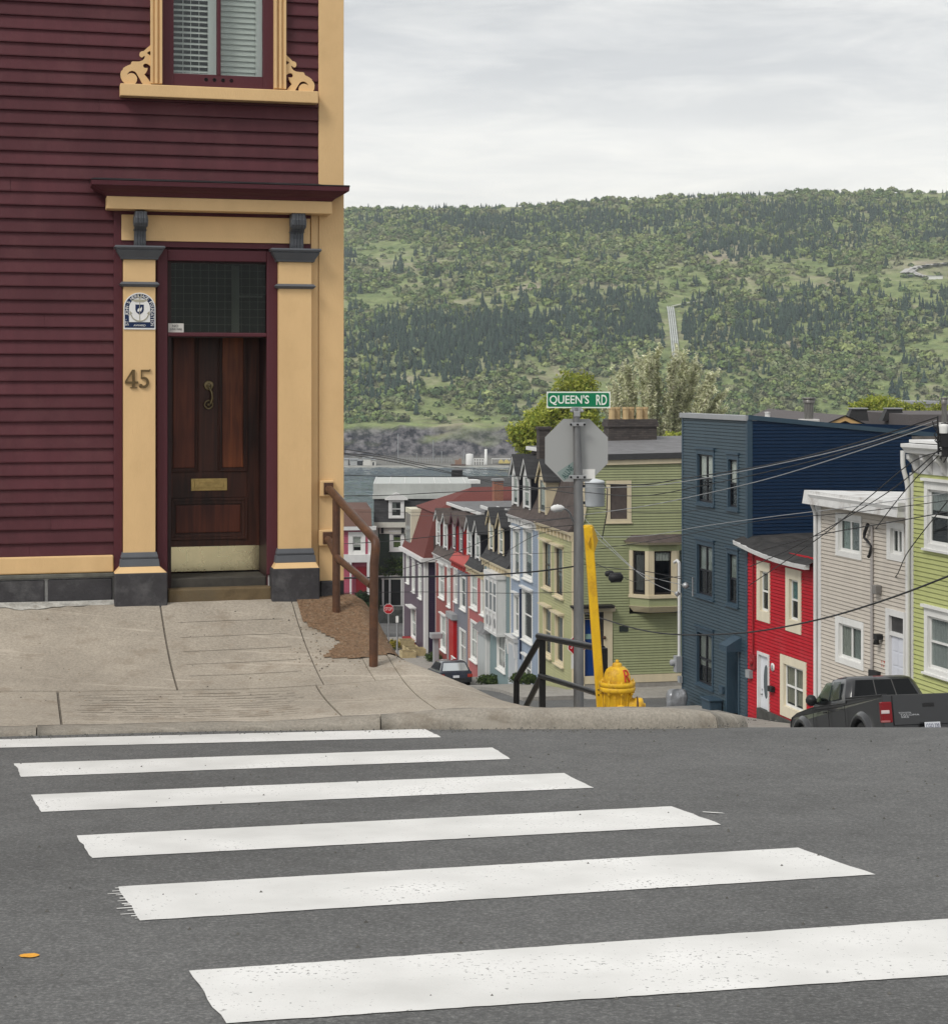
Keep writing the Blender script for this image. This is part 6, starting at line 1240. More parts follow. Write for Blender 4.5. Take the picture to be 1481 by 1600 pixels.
r = W_.rect(1442, 641, 1449, 647); m = MB(); m.wbox(W_, r[0], r[1], r[2], r[3], 0, .04); part('window', m, M('far window', (.07, .08, .09), .2), wb); m = MB(); m.wbox(W_, q[0] - .2, q[1] + .2, q[3], q[3] + .25, -8.2, .2); part('roof_edge', m, GREYP, wb)
# ---- utility pole at the right frame edge with tangled hardware
YU = 40.0; up = P(1497, 700, YU); upl = thing('utility_pole', 'wooden utility pole at the right frame edge hung with tangled cables', 'utility pole', (up.x, YU, G(YU)))
WOODP = M('grey pole wood', (.12, .105, .09), .9, .25, 5.0, stretch=(4, 4, .3), bump=.4)
m = MB(); m.tube([(up.x, YU, G(YU)), (up.x, YU, 1.2)], [.16, .12], 12); part('pole', m, WOODP, upl)
m = MB()
for k in range(16):
    pts = []; x0, y0 = random.uniform(1462, 1482), random.uniform(655, 700)
    for j in range(9): pts.append(P(x0 + 9 * math.sin(j * 1.1 + k * 1.7) * (1 - j / 18), y0 + j * 3.5 + 5 * math.cos(j + k), YU - .15 - .1 * math.sin(k)))
    m.tube(pts, .012, 4)
part('cable_loop', m, CABLE, upl)
m = MB(); m.lathe(P(1474, 667, YU - .25), [(.09, -.14), (.10, 0), (.10, .05), (.02, .07)], 10); part('insulator', m, WHITE, upl)
m = MB(); m.box(P(1476, 688, YU - .2), .22, .2, .3, 0); m.box(P(1476, 705, YU - .2), .12, .12, .25, 0); m.tube([P(1465, 650, YU - .2), P(1466, 710, YU - .2)], .02, 5); part('splice_box', m, CABLE, upl)
# ================================================================== far terrace
ANG = math.radians(11.5)
WA = Wall(OA, ANG - math.pi / 2)                      # fronts; a = -k
OL = paint('olive siding', (.31, .335, .185), rough=.6); OLF = paint('pale olive front', (.36, .36, .19), rough=.5); OLC = paint('olive cream trim', (.62, .54, .38), rough=.5)
BRR = M('brown roof felt', (.085, .068, .062), .85, .3, 2.5, bump=.4, bscale=14, stain=((.15, .12, .11), .5, 1.5)); SHK = shingle_mat('black shingles', (.030, .030, .032), (.045, .045, .047)); BKF = paint('dark bronze frame', (.03, .025, .022), rough=.4)
HGR = G(71) - .6
def front_house(name, label, k0, k1, eave, deck, fmat, smat, trim, wins, rmat, base_k=None, setback=.9, decktrim=WG, deckmat=ROOFG, side=True, dep=9.0, e=.11):
    """one terrace house: sided front with openings, mansard with cornice, flat deck"""
    aL, aR = -k1, -k0; gr = min(G(WA.p(aL, 0).y), G(WA.p(aR, 0).y)) - .4
    h = thing(name, label, 'house', WA.p((aL + aR) / 2, gr)); holes = [w[0] for w in wins]
    mb = MB(); siding(mb, WA, [(aL + .08, gr), (aR - .08, gr), (aR - .08, eave), (aL + .08, eave)], e, .016, holes); part('front_siding', mb, fmat, h)
    for q_ in (aL, aR - .085):
        m = MB(); m.wbox(WA, q_, q_ + .085, gr, eave, -.02, .03); part('corner_trim', m, trim, h)
    for r, kw in wins: window(h, WA, r, **kw)
    m = MB(); m.sweep(WA, [(-.05, eave - .30), (.05, eave - .30), (.07, eave - .10), (.22, eave - .02), (.26, eave + .08), (-.05, eave + .08)], aL, aR); part('cornice', m, trim, h)
    m = MB(); n = max(3, int((aR - aL) / .55))
    for i in range(n): a = lerp(aL + .15, aR - .15, i / (n - 1)); m.wbox(WA, a - .05, a + .05, eave - .28, eave - .06, .052, .17)
    part('cornice_bracket', m, trim, h, kind='stuff')
    m = MB(); prof = [(.22, eave + .085), (.02, eave + .35), (-.25, eave + .9), (-setback, deck), (-dep, deck), (-dep, gr), (-.3, gr), (-.3, eave + .0)]
    m.sweep(WA, prof[:4] + [(-dep, deck), (-dep, eave)], aL, aR); part('mansard_roof', m, rmat, h)
    m = MB(); m.wbox(WA, aL - .05, aR + .05, deck, deck + .16, -dep, -setback + .30); dk = part('roof_edge', m, decktrim, h, .01)
    m = MB(); m.wbox(WA, aL - .02, aR + .02, deck + .162, deck + .18, -dep, -setback + .24); part('deck', m, deckmat, h)
    if side:
        m = MB(); shell(m, WA, aL, aR, gr, eave + .05, dep); part('side_wall', m, smat, h)
    return h
def dormer(h, a, w, h0, h1, d, depth, fmat, cheek, rmat, wkw, peak=.55):
    a0, a1 = a - w / 2, a + w / 2; m = MB(); W_ = Wall(WA.p(0, 0, d), ANG - math.pi / 2); t = .16
    m.wbox(W_, a0, a0 + t, h0, h1, -.05, 0); m.wbox(W_, a1 - t, a1, h0, h1, -.05, 0); m.wbox(W_, a0 + t, a1 - t, h1 - .12, h1, -.05, 0)
    m.prism(W_, [(a0, h1), (a1, h1), (a, h1 + peak)], -.05, 0); dm = part('dormer', m, fmat, h)
    m = MB()
    for aa, bb in ((a0, a0 + .04), (a1 - .04, a1)): m.wbox(W_, aa, bb, h0, h1, -depth, -.051)
    part('dormer_cheek', m, cheek, dm)
    m = MB(); o = .14
    for sg in (-1, 1):
        e_ = (a + sg * (w / 2 + o), h1 - o * peak / (w / 2)); q = [W_.p(a, h1 + peak + .04, .14), W_.p(e_[0], e_[1] + .04, .14), W_.p(e_[0], e_[1] + .04, -depth), W_.p(a, h1 + peak + .04, -depth)]; m.add(q + [p - Z * .07 for p in q], [(0, 1, 2, 3), (7, 6, 5, 4), (0, 4, 5, 1), (1, 5, 6, 2)])
    part('dormer_roof', m, rmat, dm)
    m = MB()
    for sg in (-1, 1): e_ = (a + sg * (w / 2 + o), h1 - o * peak / (w / 2)); m.prism(W_, [(a, h1 + peak), (e_[0], e_[1]), (e_[0], e_[1] - .14), (a, h1 + peak - .16)][::-sg], .08, .13)
    part('bargeboard', m, fmat, dm)
    window(dm, W_, (a0 + t, a1 - t, h0 + .08, h1 - .12), cas=(0, 0, 0, 0), flat=True, depth=.06, **wkw)
R = lambda x0, y0, x1, y1: WA.rect(x0, y0, x1, y1)
K = lambda x, y=900: -WA.px(x, y)[0]
hA = lambda x, y: WA.px(x, y)[1]
dim = lambda c=(.20, .21, .20): M('dim curtain', c, .9)
# ---- olive corner house
kO1 = K(842.5); eO = hA(893, 838) + .1; dO = (HY - 712) / F * 74
ow = [(R(850.5, 849, 861.5, 917), 0), (R(868.5, 857, 880, 930), 0), (R(850.5, 951, 861.5, 1023), 1), (R(869, 963, 880.5, 1036), 1)]
olive = front_house('olive_house', 'olive green corner house with cream trim, bay window and blue side door', 0.0, kO1, eO, dO, OLF, OL, OLC,
    [(r, dict(cas=(.10, .10, .08, .12), cmat=OLC, smat=OLC if i else BKF, cols=1, meet=.5, sill=.10, hood=.22, curtain=[(.1, .9, .4, 1, dim())])) for r, i in ow], BRR, side=False, setback=1.0, deckmat=ROOFG)
WO = Wall(OA, ANG)                                    # olive side wall toward the camera
px2 = WO.px; sideL = px2(1075, 900)[0] + 3.5; ht_l = px2(945, 727)[1]; ht_r = px2(1066, 721)[1]
w_up = WO.rect(953, 757, 979.5, 811); d_bl = WO.rect(913, 968, 935, 1058)
bay = (px2(983, 890)[0], px2(1073, 890)[0]); bh0, bh1 = px2(1030, 958)[1], px2(1030, 838)[1]
out = [(.16, HGR), (sideL, HGR), (sideL, ht_r), (px2(905, 722)[0], ht_l), (.16, eO + .2)]
out = [(.16, HGR + .9), (sideL, HGR + .9), (sideL, ht_r), (px2(918, 722)[0], ht_l), (.30, eO + 1.0), (.16, eO)]
mb = MB(); siding(mb, WO, out, .105, .016, [w_up, d_bl, (bay[0], bay[1], bh0, bh1)]); part('side_siding', mb, OL, olive)
m = MB(); m.wbox(WO, 0, .16, HGR, eO, -.02, .03); m.wbox(WO, .16, sideL, px2(1000, 1066)[1] + .0, px2(1000, 1054)[1], -.02, .05); part('side_trim', m, OLC, olive)
m = MB(); m.wbox(WO, 0, sideL, HGR - .6, px2(1000, 1066)[1], -.3, .03); part('foundation', m, CONC, olive)
q0 = px2(935, 727); m = MB(); m.prism(WO, [(q0[0] - .5, ht_l), (sideL, ht_r), (sideL, ht_r + .2), (q0[0] - .5, ht_l + .2)], -.02, .10); m.prism(WO, [(.16, eO + .15), (.34, eO + .95), (q0[0] - .55, ht_l), (q0[0] - .35, ht_l), (.52, eO + .95), (.36, eO + .15)], -.02, .09); part('rake_trim', m, OLC, olive)
m = MB(); m.prism(WO, [(q0[0] - .6, ht_l + .2), (sideL, ht_r + .2), (sideL, ht_r + .42), (q0[0] - .6, ht_l + .42)], -5.6, .18); part('roof_edge', m, M('dark roof edge', (.05, .05, .052), .7), olive)
m = MB(); m.poly([WO.p(q0[0] - .6, ht_l + .43, .1), WO.p(sideL, ht_r + .43, .1), WO.p(sideL, ht_r + .9, -5.6), WO.p(q0[0] - .6, ht_l + .9, -5.6)]); m.poly([WO.p(sideL, HGR, 0), WO.p(sideL, HGR, -5.6), WO.p(sideL, ht_r + .8, -5.6), WO.p(sideL, ht_r, 0)]); part('deck', m, ROOFG, olive)
window(olive, WO, w_up, cas=(.17, .17, .13, .16), cmat=OLC, smat=BKF, meet=.52, sill=.03, curtain=[(.08, .92, .5, .97, M('pale green blind', (.28, .36, .33), .9))])
m = MB(); m.wbox(WO, d_bl[0], d_bl[1], d_bl[2], d_bl[3], -.14, -.08); d_ = part('door', m, paint('blue door', (.008, .045, .20), rough=.4), olive)
m = MB(); q = WO.rect(915, 991, 933, 999); m.wbox(WO, q[0], q[1], q[2], q[3], -.08, -.06); part('door_pane', m, M('teal glass', (.25, .40, .36), .2), d_)
m = MB(); q = WO.rect(911, 962, 936, 968); m.wbox(WO, d_bl[0], d_bl[1], d_bl[3], px2(925, 962)[1], -.02, .02); m.wbox(WO, d_bl[0] - .22, d_bl[0], HGR + .9, px2(925, 956)[1], -.02, .05); m.wbox(WO, d_bl[1] + .2, d_bl[1] + .56, HGR + .9, px2(940, 956)[1], -.02, .06); m.wbox(WO, d_bl[0] - .3, d_bl[1] + .66, px2(925, 956)[1], px2(925, 949)[1], -.02, .14); part('door_casing', m, OLC, olive)
m = MB(); m.wbox(WO, d_bl[1], d_bl[1] + .2, HGR + .9, px2(940, 956)[1], -.02, .03); m.wbox(WO, d_bl[0], d_bl[1], px2(925, 968)[1] + .02, px2(925, 957)[1], -.02, .022); part('door_frame', m, paint('dark frame', (.035, .03, .03)), olive)
m = MB(); m.taper(WO, (px2(891, 950)[0], px2(955, 950)[0], px2(925, 949)[1], 0, .45), (px2(890, 950)[0], px2(956, 950)[0], px2(925, 945)[1], 0, .5)); part('door_canopy', m, M('dark canopy', (.03, .027, .026), .7), olive)
m = MB(); m.lathe(WO.p(*px2(943.5, 996), .06), [(.07, 0), (.06, .05), (0, .06)], 10, 0, tuple(WO.N)); part('doorbell', m, M('bronze bell', (.09, .05, .03), .5), olive)
m = MB(); q = WO.rect(967, 978, 981, 987); m.wbox(WO, q[0], q[1], q[2], q[3], .016, .04); part('wall_plate', m, paint('dark green plate', (.03, .04, .035)), olive)
# bay window: half octagon box
PR = .62; b0, b1 = bay; ins = .62
def bayring(h, o, top=False): return [WO.p(b0 - o, h, 0), WO.p(b0 + ins - o * .4, h, PR + o), WO.p(b1 - ins + o * .4, h, PR + o), WO.p(b1 + o, h, 0)]
def baybox(name, h0, o0, h1, o1, mat):
    r0, r1 = bayring(h0, o0), bayring(h1, o1); m = MB(); m.hexa(r0 + r1); return part(name, m, mat, olive)
yb = lambda y: WO.px(1030, y, PR)[1]
baybox('bay_base', yb(958), -.18, yb(948), .06, OLC); baybox('bay_apron', yb(948), .0, yb(935), .0, OL); baybox('bay_sill', yb(935), .06, yb(930), .06, OLC); baybox('bay_head', yb(861), .02, yb(851), .02, OL); baybox('bay_cornice', yb(851), .14, yb(847), .20, OLC); baybox('bay_roof', yb(847), .26, yb(837), -.1, BRR)
pB = bayring(0, 0); segs = [(pB[0], pB[1]), (pB[1], pB[2]), (pB[2], pB[3])]
for i, (p, q) in enumerate(segs):
    d_ = q - p; Ws_ = Wall(p, math.atan2(d_.y, d_.x)); L_ = d_.length; t = .16 if i != 1 else .22
    window(olive, Ws_, (t, L_ - t, yb(930), yb(861)), cas=(t - .001, t - .001, 0, 0), proud=.02, cmat=OLC, smat=BKF, cols=1, meet=0, depth=.09, sw=.06, curtain=[(.05, .95, .78, 1, CURT)] if i == 1 else [(.2, .9, .1, .9, dim((.1, .1, .1)))])
# chimney stack with pots
YCH = 76.0; WC = Wall(P(987, 700, YCH), ANG); ck = thing('chimney_stack', 'black brick chimney stack with six buff pots on the olive house roof', 'chimney', WC.p(0, -.6, -.4)); q = WC.rect(951, 655, 1026, 702)
BBR = brick_mat('sooty brick', (.045, .038, .036), (.075, .062, .056), (.025, .022, .022), 7.0)
m = MB(); m.wbox(WC, q[0], q[1], q[2] - .6, q[3] - .05, -.8, 0); part('stack', m, BBR, ck); m = MB(); m.wbox(WC, q[0] - .06, q[1] + .06, q[3] - .32, q[3] - .12, -.86, .06); m.wbox(WC, q[0] - .03, q[1] + .03, q[3] - .12, q[3], -.83, .03); part('stack_cap', m, BBR, ck)
POT = M('buff clay', (.50, .37, .20), .8, .15, 6.0, stain=((.30, .22, .13), .6, 3.0)); hp_ = px2(1000, 638)[1]
for i in range(6):
    c = WC.p(q[0] + .19 + .305 * i, q[3], -.2 - (.22 if i % 2 else 0)); m = MB(); m.lathe(c, [(.145, 0), (.145, .05), (.13, .06), (.13, .40), (.148, .42), (.148, .52), (.10, .52), (.09, .3)], 8, smooth=False); part('chimney_pot', m, POT, ck)
m = MB(); m.wbox(WC, px2(983, 712)[0], px2(1016, 712)[0], WC.px(1000, 714)[1], WC.px(1000, 707)[1], .5, 1.4); single('skylight', m, WHITE, WC.p(0, -.3, 1), 'low white skylight on the olive roof below the chimney stack', 'skylight', bev=.03)
c = P(849, 694, 78); m = MB(); m.box(c, .5, .5, 1.3, ANG); m.box(c + Z * .7, .6, .6, .12, ANG); single('brick_chimney', m, BBR, c - Z * .6, 'small dark chimney half hidden behind the grey stop sign back', 'chimney')
# ---- light blue house
LB = paint('powder blue', (.245, .30, .385)); k1 = K(798.5, 810)
lw = [R(819.5, 830, 832, 902), R(803, 830, 812, 900), R(818, 925, 832, 999), R(804.5, 932, 811, 988), R(820.5, 1030, 830.5, 1062)]
lb = front_house('blue_house', 'powder blue row house with ornate white cornice and door hood', kO1 + .02, k1, eO - .05, dO - .05, LB, LB, WG,
    [(r, dict(cas=(.12, .12, .10, .14), cols=1, meet=.5, sill=.08, hood=.14, muntin=1 if i == 4 else 0, curtain=[(.1, .9, .3, 1, dim((.35, .36, .36)))] if i < 2 else None)) for i, r in enumerate(lw)], BRR, setback=1.0)
DK = paint('dark cheek', (.014, .014, .02))
for hh, xc, w, cm, cw in ((olive, 853, 1.35, OLC, OLC), (lb, 828, 1.3, WG, DK), (lb, 810, 1.25, WG, DK)):
    kc = -WA.px(xc, 780, -.15)[0]; dormer(hh, -kc, w, eO + .45, eO + 2.0, .02, 2.2, cm, cw if hh is olive else DK, SHK, dict(cmat=cm, smat=WG if hh is lb else GREYP, meet=.5 if hh is lb else 0, curtain=[(.1, .9, .2, 1, CURT)]), .75)
dr = R(799, 1008, 808, 1078); m = MB(); m.wbox(WA, dr[0] - .2, dr[1] + .2, dr[2], dr[3] + .2, -.02, .10); dc = part('door_casing', m, WG, lb); m = MB(); m.wbox(WA, dr[0], dr[1], dr[2], dr[3], .10, .13); part('door', m, paint('pale grey door', (.42, .45, .48)), lb)
m = MB(); m.taper(WA, (dr[0] - .25, dr[1] + .25, dr[3] + .2, 0, .2), (dr[0] - .3, dr[1] + .3, dr[3] + .42, 0, .32)); part('door_hood', m, WG, lb)
for a in (dr[0] - .2, dr[1] + .06):
    m = MB(); m.taper(WA, (a, a + .14, dr[3] - .5, .10, .16), (a, a + .14, dr[3] + .18, .1, .24)); part('hood_bracket', m, WG, lb)
m = MB(); ap_ = K(815.5, 960); m.tube([WA.p(-ap_, hA(815, 920), .08), WA.p(-ap_, hA(815, 1030), .08)], .05, 6); part('downspout', m, paint('navy pipe', (.02, .03, .07)), lb)
# ---- teal house with oriel
TL = paint('soft teal', (.17, .235, .245)); k2 = K(757, 870); eT = -8.55; dT = -6.15
tw = [R(762.5, 887, 769, 940), R(778, 986, 789.5, 1045)]
tl = front_house('teal_house', 'soft teal row house with a white two storey oriel window', k1 + .02, k2, eT, dT, TL, TL, OLC,
    [(r, dict(cas=(.10, .10, .09, .12), cols=1 if i == 0 else 2, meet=.5, sill=.07, muntin=1 if i else 0, curtain=[(.1, .9, .2, 1, dim((.4, .4, .4)))])) for i, r in enumerate(tw)], SHK)
q = R(771.5, 904, 791, 985); Wq = Wall(WA.p(0, 0, .42), ANG - math.pi / 2); m = MB(); m.wbox(WA, q[0], q[1], q[2], q[3] + .1, 0, .42)
orl = part('oriel', m, WG, tl)
m = MB(); m.wbox(Wq, q[0] - .06, q[1] + .06, q[3] + .1, q[3] + .3, -.45, .08); m.wbox(Wq, q[0] - .05, q[1] + .05, q[2] - .12, q[2], -.42, .05); part('oriel_cornice', m, WG, orl)
hm = lerp(q[2], q[3], .36); m = MB()
for c in range(3): m.wbox(Wq, lerp(q[0], q[1], .06 + .31 * c), lerp(q[0], q[1], .30 + .31 * c), hm + .1, q[3] - .15, .002, .012)
part('pane', m, M('grey oriel glass', (.16, .18, .19), .1), orl)
m = MB()
for c in range(3): m.wbox(Wq, lerp(q[0], q[1], .04 + .31 * c), lerp(q[0], q[1], .32 + .31 * c), lerp(hm, q[3], .52), lerp(hm, q[3], .56), .013, .03)
for c in (.0, .32, .63, .94): m.wbox(Wq, lerp(q[0], q[1], c), lerp(q[0], q[1], c + .06), q[2], q[3], .013, .05)
m.wbox(Wq, q[0], q[1], hm, hm + .1, .0131, .049); part('oriel_mullion', m, WG, orl)
m = MB()
for c in range(4): a_ = lerp(q[0], q[1], .2 + .2 * c); m.tube([Wq.p(a_ + .13 * math.cos(t), lerp(q[2], hm, .5) + .22 * math.sin(t), .02) for t in [k * math.pi / 4 for k in range(9)]], .02, 4)
part('oriel_scroll', m, GREYP, orl)
# ---- pink house
PK = paint('coral pink', (.36, .095, .095)); k3 = K(732.5, 880); eP = -9.3; dP = -6.35
pw_ = [R(736.5, 892, 746, 948), R(752.5, 905, 757.5, 958), R(736.5, 974, 746, 1030)]
pk = front_house('pink_house', 'coral pink row house with white latticed door porch', k2 + .02, k3, eP, dP, PK, PK, OLC, [(r, dict(cas=(.11, .11, .10, .13), cols=2 if i != 1 else 1, meet=.5, sill=.08, muntin=1, curtain=[(.1, .9, .1, .9, CURT)])) for i, r in enumerate(pw_)], SHK)
q = R(753, 985, 766, 1064); m = MB(); m.wbox(WA, q[0], q[1], q[2], q[3], 0, .22); po = part('door_porch', m, WG, pk, .01); m = MB(); m.wbox(WA, q[0] + .15, q[1] - .12, q[2], q[3] - .25, .22, .25); part('door', m, paint('glazed white door', (.45, .48, .48)), po)
m = MB(); m.taper(WA, (q[0] - .2, q[1] + .25, q[3], 0, .45), (q[0] - .1, q[1] + .1, q[3] + .3, 0, .12)); part('porch_roof', m, ROOFG, po)
m = MB(); m.wbox(WA, q[0] - .3, q[1] + .6, q[2] - .25, q[2], 0, 1.3); part('doorstep', m, CONC, pk)
m = MB()
for i in range(7): a_ = lerp(q[0] - 1.7, q[0] - .1, i / 6); m.tube([WA.p(a_, q[2] - .2, 1.2), WA.p(a_, q[2] + .85, 1.2)], .025, 5)
m.tube([WA.p(q[0] - 1.75, q[2] + .85, 1.2), WA.p(q[0] - .05, q[2] + .85, 1.2)], .035, 6); part('step_railing', m, WG, pk)
for hh, xs_, eb in ((tl, (771.5, 787), eT), (pk, (737, 750), eP)):
    for x in xs_: kc = -WA.px(x, 860, -.1)[0]; dormer(hh, -kc, 1.15, eb + .55, eb + 2.0, .05, 2.2, OLC if hh is tl else WG, DK, SHK, dict(cmat=WG, smat=WG, meet=.5, curtain=[(.1, .9, .1, .9, CURT)]), .6)
# ---- grey house
GY = paint('blue grey siding', (.155, .16, .19)); k4 = K(709, 880); eG = -9.4; dG = -6.75; REDR = M('red roof shingles', (.135, .042, .036), .85, .25, 8.0, stretch=(1, 1, 7), bump=.4, bscale=10)
gw = [R(720, 903, 728, 950), R(710.5, 890, 715, 938), R(719, 986, 728, 1036)]
gy = front_house('grey_house', 'blue grey row house with red trim and a red roofed dormer floor', k3 + .02, k4, eG, dG, GY, GY, paint('red trim', (.42, .06, .055)), [(r, dict(cas=(.09, .09, .09, .1), cols=2 if i == 2 else 1, meet=.5, sill=.06, muntin=1 if i == 2 else 0)) for i, r in enumerate(gw)], paint('bright red roof', (.40, .055, .045)))
# ---- brick red house with scarlet door
BR = paint('brick red siding', (.24, .055, .047)); k5 = K(681, 885); eR = -9.55; dR = -6.8
rw_ = [R(687, 885, 694.5, 932), R(689.5, 964, 697.5, 1014), R(700, 890, 704, 945)]
rh = front_house('brick_red_house', 'brick red row house with bright scarlet front door', k4 + .02, k5, eR, dR, BR, BR, WG, [(r, dict(cas=(.10, .10, .10, .13), cols=2 if i < 2 else 1, meet=.5, sill=.07, hood=.1, muntin=1, curtain=[(.1, .9, .4, 1, CURT)])) for i, r in enumerate(rw_)], BRR)
q = R(707.5, 968, 714.5, 1040); m = MB(); m.wbox(WA, q[0], q[1], q[2], q[3], 0, .22); part('door', m, paint('scarlet door', (.40, .012, .014), rough=.3), rh, .01); m = MB(); m.wbox(WA, q[0] - .35, q[0], q[2], q[3] + .05, 0, .25); m.wbox(WA, q[0] - .4, q[1] + .1, q[3] + .05, q[3] + .35, 0, .32); part('door_casing', m, GREYP, rh)
for hh, xs_, eb, cm, ck2 in ((gy, (713, 724), eG, paint('plum trim', (.13, .05, .07)), paint('red cheek', (.34, .02, .02))), (rh, (688, 699.5), eR, WG, paint('oxblood cheek', (.11, .012, .016)))):
    for x in xs_: kc = -WA.px(x, 860, -.1)[0]; dormer(hh, -kc, 1.15, eb + .55, eb + 2.1, .05, 2.2, cm, ck2, BRR, dict(cmat=cm, smat=WG, meet=.5, curtain=[(.1, .9, .1, .9, CURT)]), .5)
# ---- purple corner house with red hipped roof
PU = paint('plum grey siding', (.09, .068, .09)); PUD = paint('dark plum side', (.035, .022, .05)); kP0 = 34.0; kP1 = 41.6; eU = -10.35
aL, aR = -kP1, -kP0; gr = G(WA.p(aR, 0).y) - .5; pu = thing('purple_house', 'plum corner house with a large red hipped roof and brick chimney', 'house', WA.p((aL + aR) / 2, gr))
uw = [R(636, 868, 639.5, 908), R(645, 878, 648.5, 922), R(655, 886, 659, 932), R(643.5, 952, 650, 996)]
mb = MB(); siding(mb, WA, [(aL, gr), (aR, gr), (aR, eU), (aL, eU)], .11, .016, uw); part('front_siding', mb, PU, pu)
for i, r in enumerate(uw): window(pu, WA, r, cas=(.12, .12, .12, .14), cols=1, meet=.5, sill=.08, hood=.35 if i == 3 else .05, curtain=[(.1, .9, .1, .9, CURT)])
WU = Wall(WA.p(aR, 0), ANG); mb = MB(); siding(mb, WU, [(.2, gr), (9, gr), (9, eU), (.2, eU)], .11, .016); part('side_siding', mb, PUD, pu)
m = MB(); m.wbox(WA, aR - .22, aR + .0, gr, eU, -.02, .05); m.wbox(WU, 0, .2, gr, eU, -.02, .051); m.wbox(WA, aL, aL + .2, gr, eU, -.02, .05); m.wbox(WU, 1.7, 2.3, gr + 3.5, eU - .2, .016, .07); part('corner_trim', m, WG, pu)
m = MB(); m.wbox(WA, aL - .2, aR + .25, eU, eU + .22, -.3, .28); m.wbox(WU, -.25, 9, eU + .001, eU + .221, -.29, .28); part('cornice', m, WG, pu)
eU2 = -7.55; rid = -6.25; ins = .75; m = MB()
def ring_(h, i): return [WA.p(aR - i, h, -i), WA.p(aR - i, h, -14 + i), WA.p(aL + i, h, -14 + i), WA.p(aL + i, h, -i)]
r0, r1 = ring_(eU + .22, -.1), ring_(eU2, ins); m.hexa(r0 + r1); mid = (aL + aR) / 2; p0, p1 = WA.p(mid, rid, -3.6), WA.p(mid, rid, -12)
r1b = ring_(eU2, ins - .12); m.add(r1b + [p0, p1], [(0, 4, 5, 1), (1, 5, 2), (2, 5, 4, 3), (3, 4, 0)]); part('roof', m, REDR, pu)
q = (mid + .4, 0); c = WA.p(aR - 1.2, -7.3, -4.6); m = MB(); m.box(c + Z * .6, .55, .55, 2.0, ANG); part('chimney', m, brick_mat('red brick', (.28, .10, .06), (.34, .14, .08), (.30, .27, .24), 9.0), pu); m = MB(); m.box(c + Z * 1.62, .66, .66, .12, ANG); part('chimney_cap', m, GREYP, pu); m = MB(); m.box(c - Z * .42, .95, .95, .16, ANG); part('chimney_flashing', m, GREYP, pu)
W_d = Wall(WA.p(0, 0, .0), ANG - math.pi / 2); kc = (aL + aR) / 2; m = MB(); m.wbox(W_d, aL + .3, aL + 2.4, eU + .35, eU2 - .1, -.8, -.05); dm = part('dormer', m, paint('cream dormer', (.60, .57, .45)), pu); m = MB()
for i in range(3): m.wbox(W_d, aL + .5 + .6 * i, aL + .5 + .6 * i + .45, eU + .6, eU2 - .4, -.05, -.03)
part('pane', m, M('attic glass', (.22, .24, .24), .1), dm)
m = MB(); m.poly([WA.p(aL, gr, 0), WA.p(aL, gr, -14), WA.p(aL, eU, -14), WA.p(aL, eU, 0)]); m.poly([WA.p(aL, gr, -14), WA.p(aR, gr, -14), WA.p(aR, eU, -14), WA.p(aL, eU, -14)]); part('back_wall', m, PUD, pu)
m = MB()   # balcony on the uphill side
for i in range(9): a_ = .6 + i * .16; m.wbox(WU, a_, a_ + .07, eU + .3, eU + 1.5, 1.0, 1.04)
m.wbox(WU, .5, 2.1, eU + 1.5, eU + 1.58, .98, 1.06); m.wbox(WU, .5, 2.1, eU + .22, eU + .3, 0, 1.06); m.wbox(WU, .5, .58, eU + .3, eU + 1.5, .1, 1.0); part('balcony', m, paint('dark balcony wood', (.04, .032, .028)), pu)
m = MB(); m.wbox(WA, -K(650, 1005) , -K(641, 1005), hA(646, 1008), hA(646, 998), .02, .5); part('window_box', m, paint('red planter', (.32, .03, .03)), pu)
c = P(681, 1010, 96); m = MB(); m.box((c.x, c.y, (c.z + G(96)) / 2), .3, .3, c.z - G(96) + 1.0, ANG); m.box(c + Z * .58, .62, .62, .28, ANG); single('gate_post', m, GREYP, (c.x, c.y, G(96)), 'grey gate post with a wide cap between the plum and brick red houses', 'post', bev=.03)
# garden boxes, signs at the bottom of the hill
PLW = M('pale planter wood', (.42, .34, .19), .8, .2, 5.0); SOIL = M('dark soil', (.035, .03, .02), .95)
for i, (x, y, Y_) in enumerate(((634, 1006, 106), (641, 1016, 104), (650, 1020, 102), (637, 1024, 101))):
    c = P(x, y, Y_); t = thing('planter_box', ['wooden planter box at the far corner of the plum house', 'wooden planter box between two others beside the plum house', 'tall wooden planter box nearest the white corner board of the plum house', 'low wooden planter box nearest the street edge by the plum house'][i], 'planter', (c.x, c.y, c.z - .35), 'planter boxes by the plum house')
    m = MB(); W_p = Wall(c, ANG); ww = (.45, .4, .5, .4)[i]
    for q in ((-ww, ww, .42, .47), (-ww, ww, -.47, -.42), (-ww, -ww + .05, -.42, .42), (ww - .05, ww, -.42, .42)): m.wbox(W_p, q[0], q[1], -.5, .25, q[2], q[3])
    part('box', m, PLW, t); m = MB(); m.wbox(W_p, -ww + .05, ww - .05, -.5, .14, -.42, .42); part('soil', m, SOIL, t)
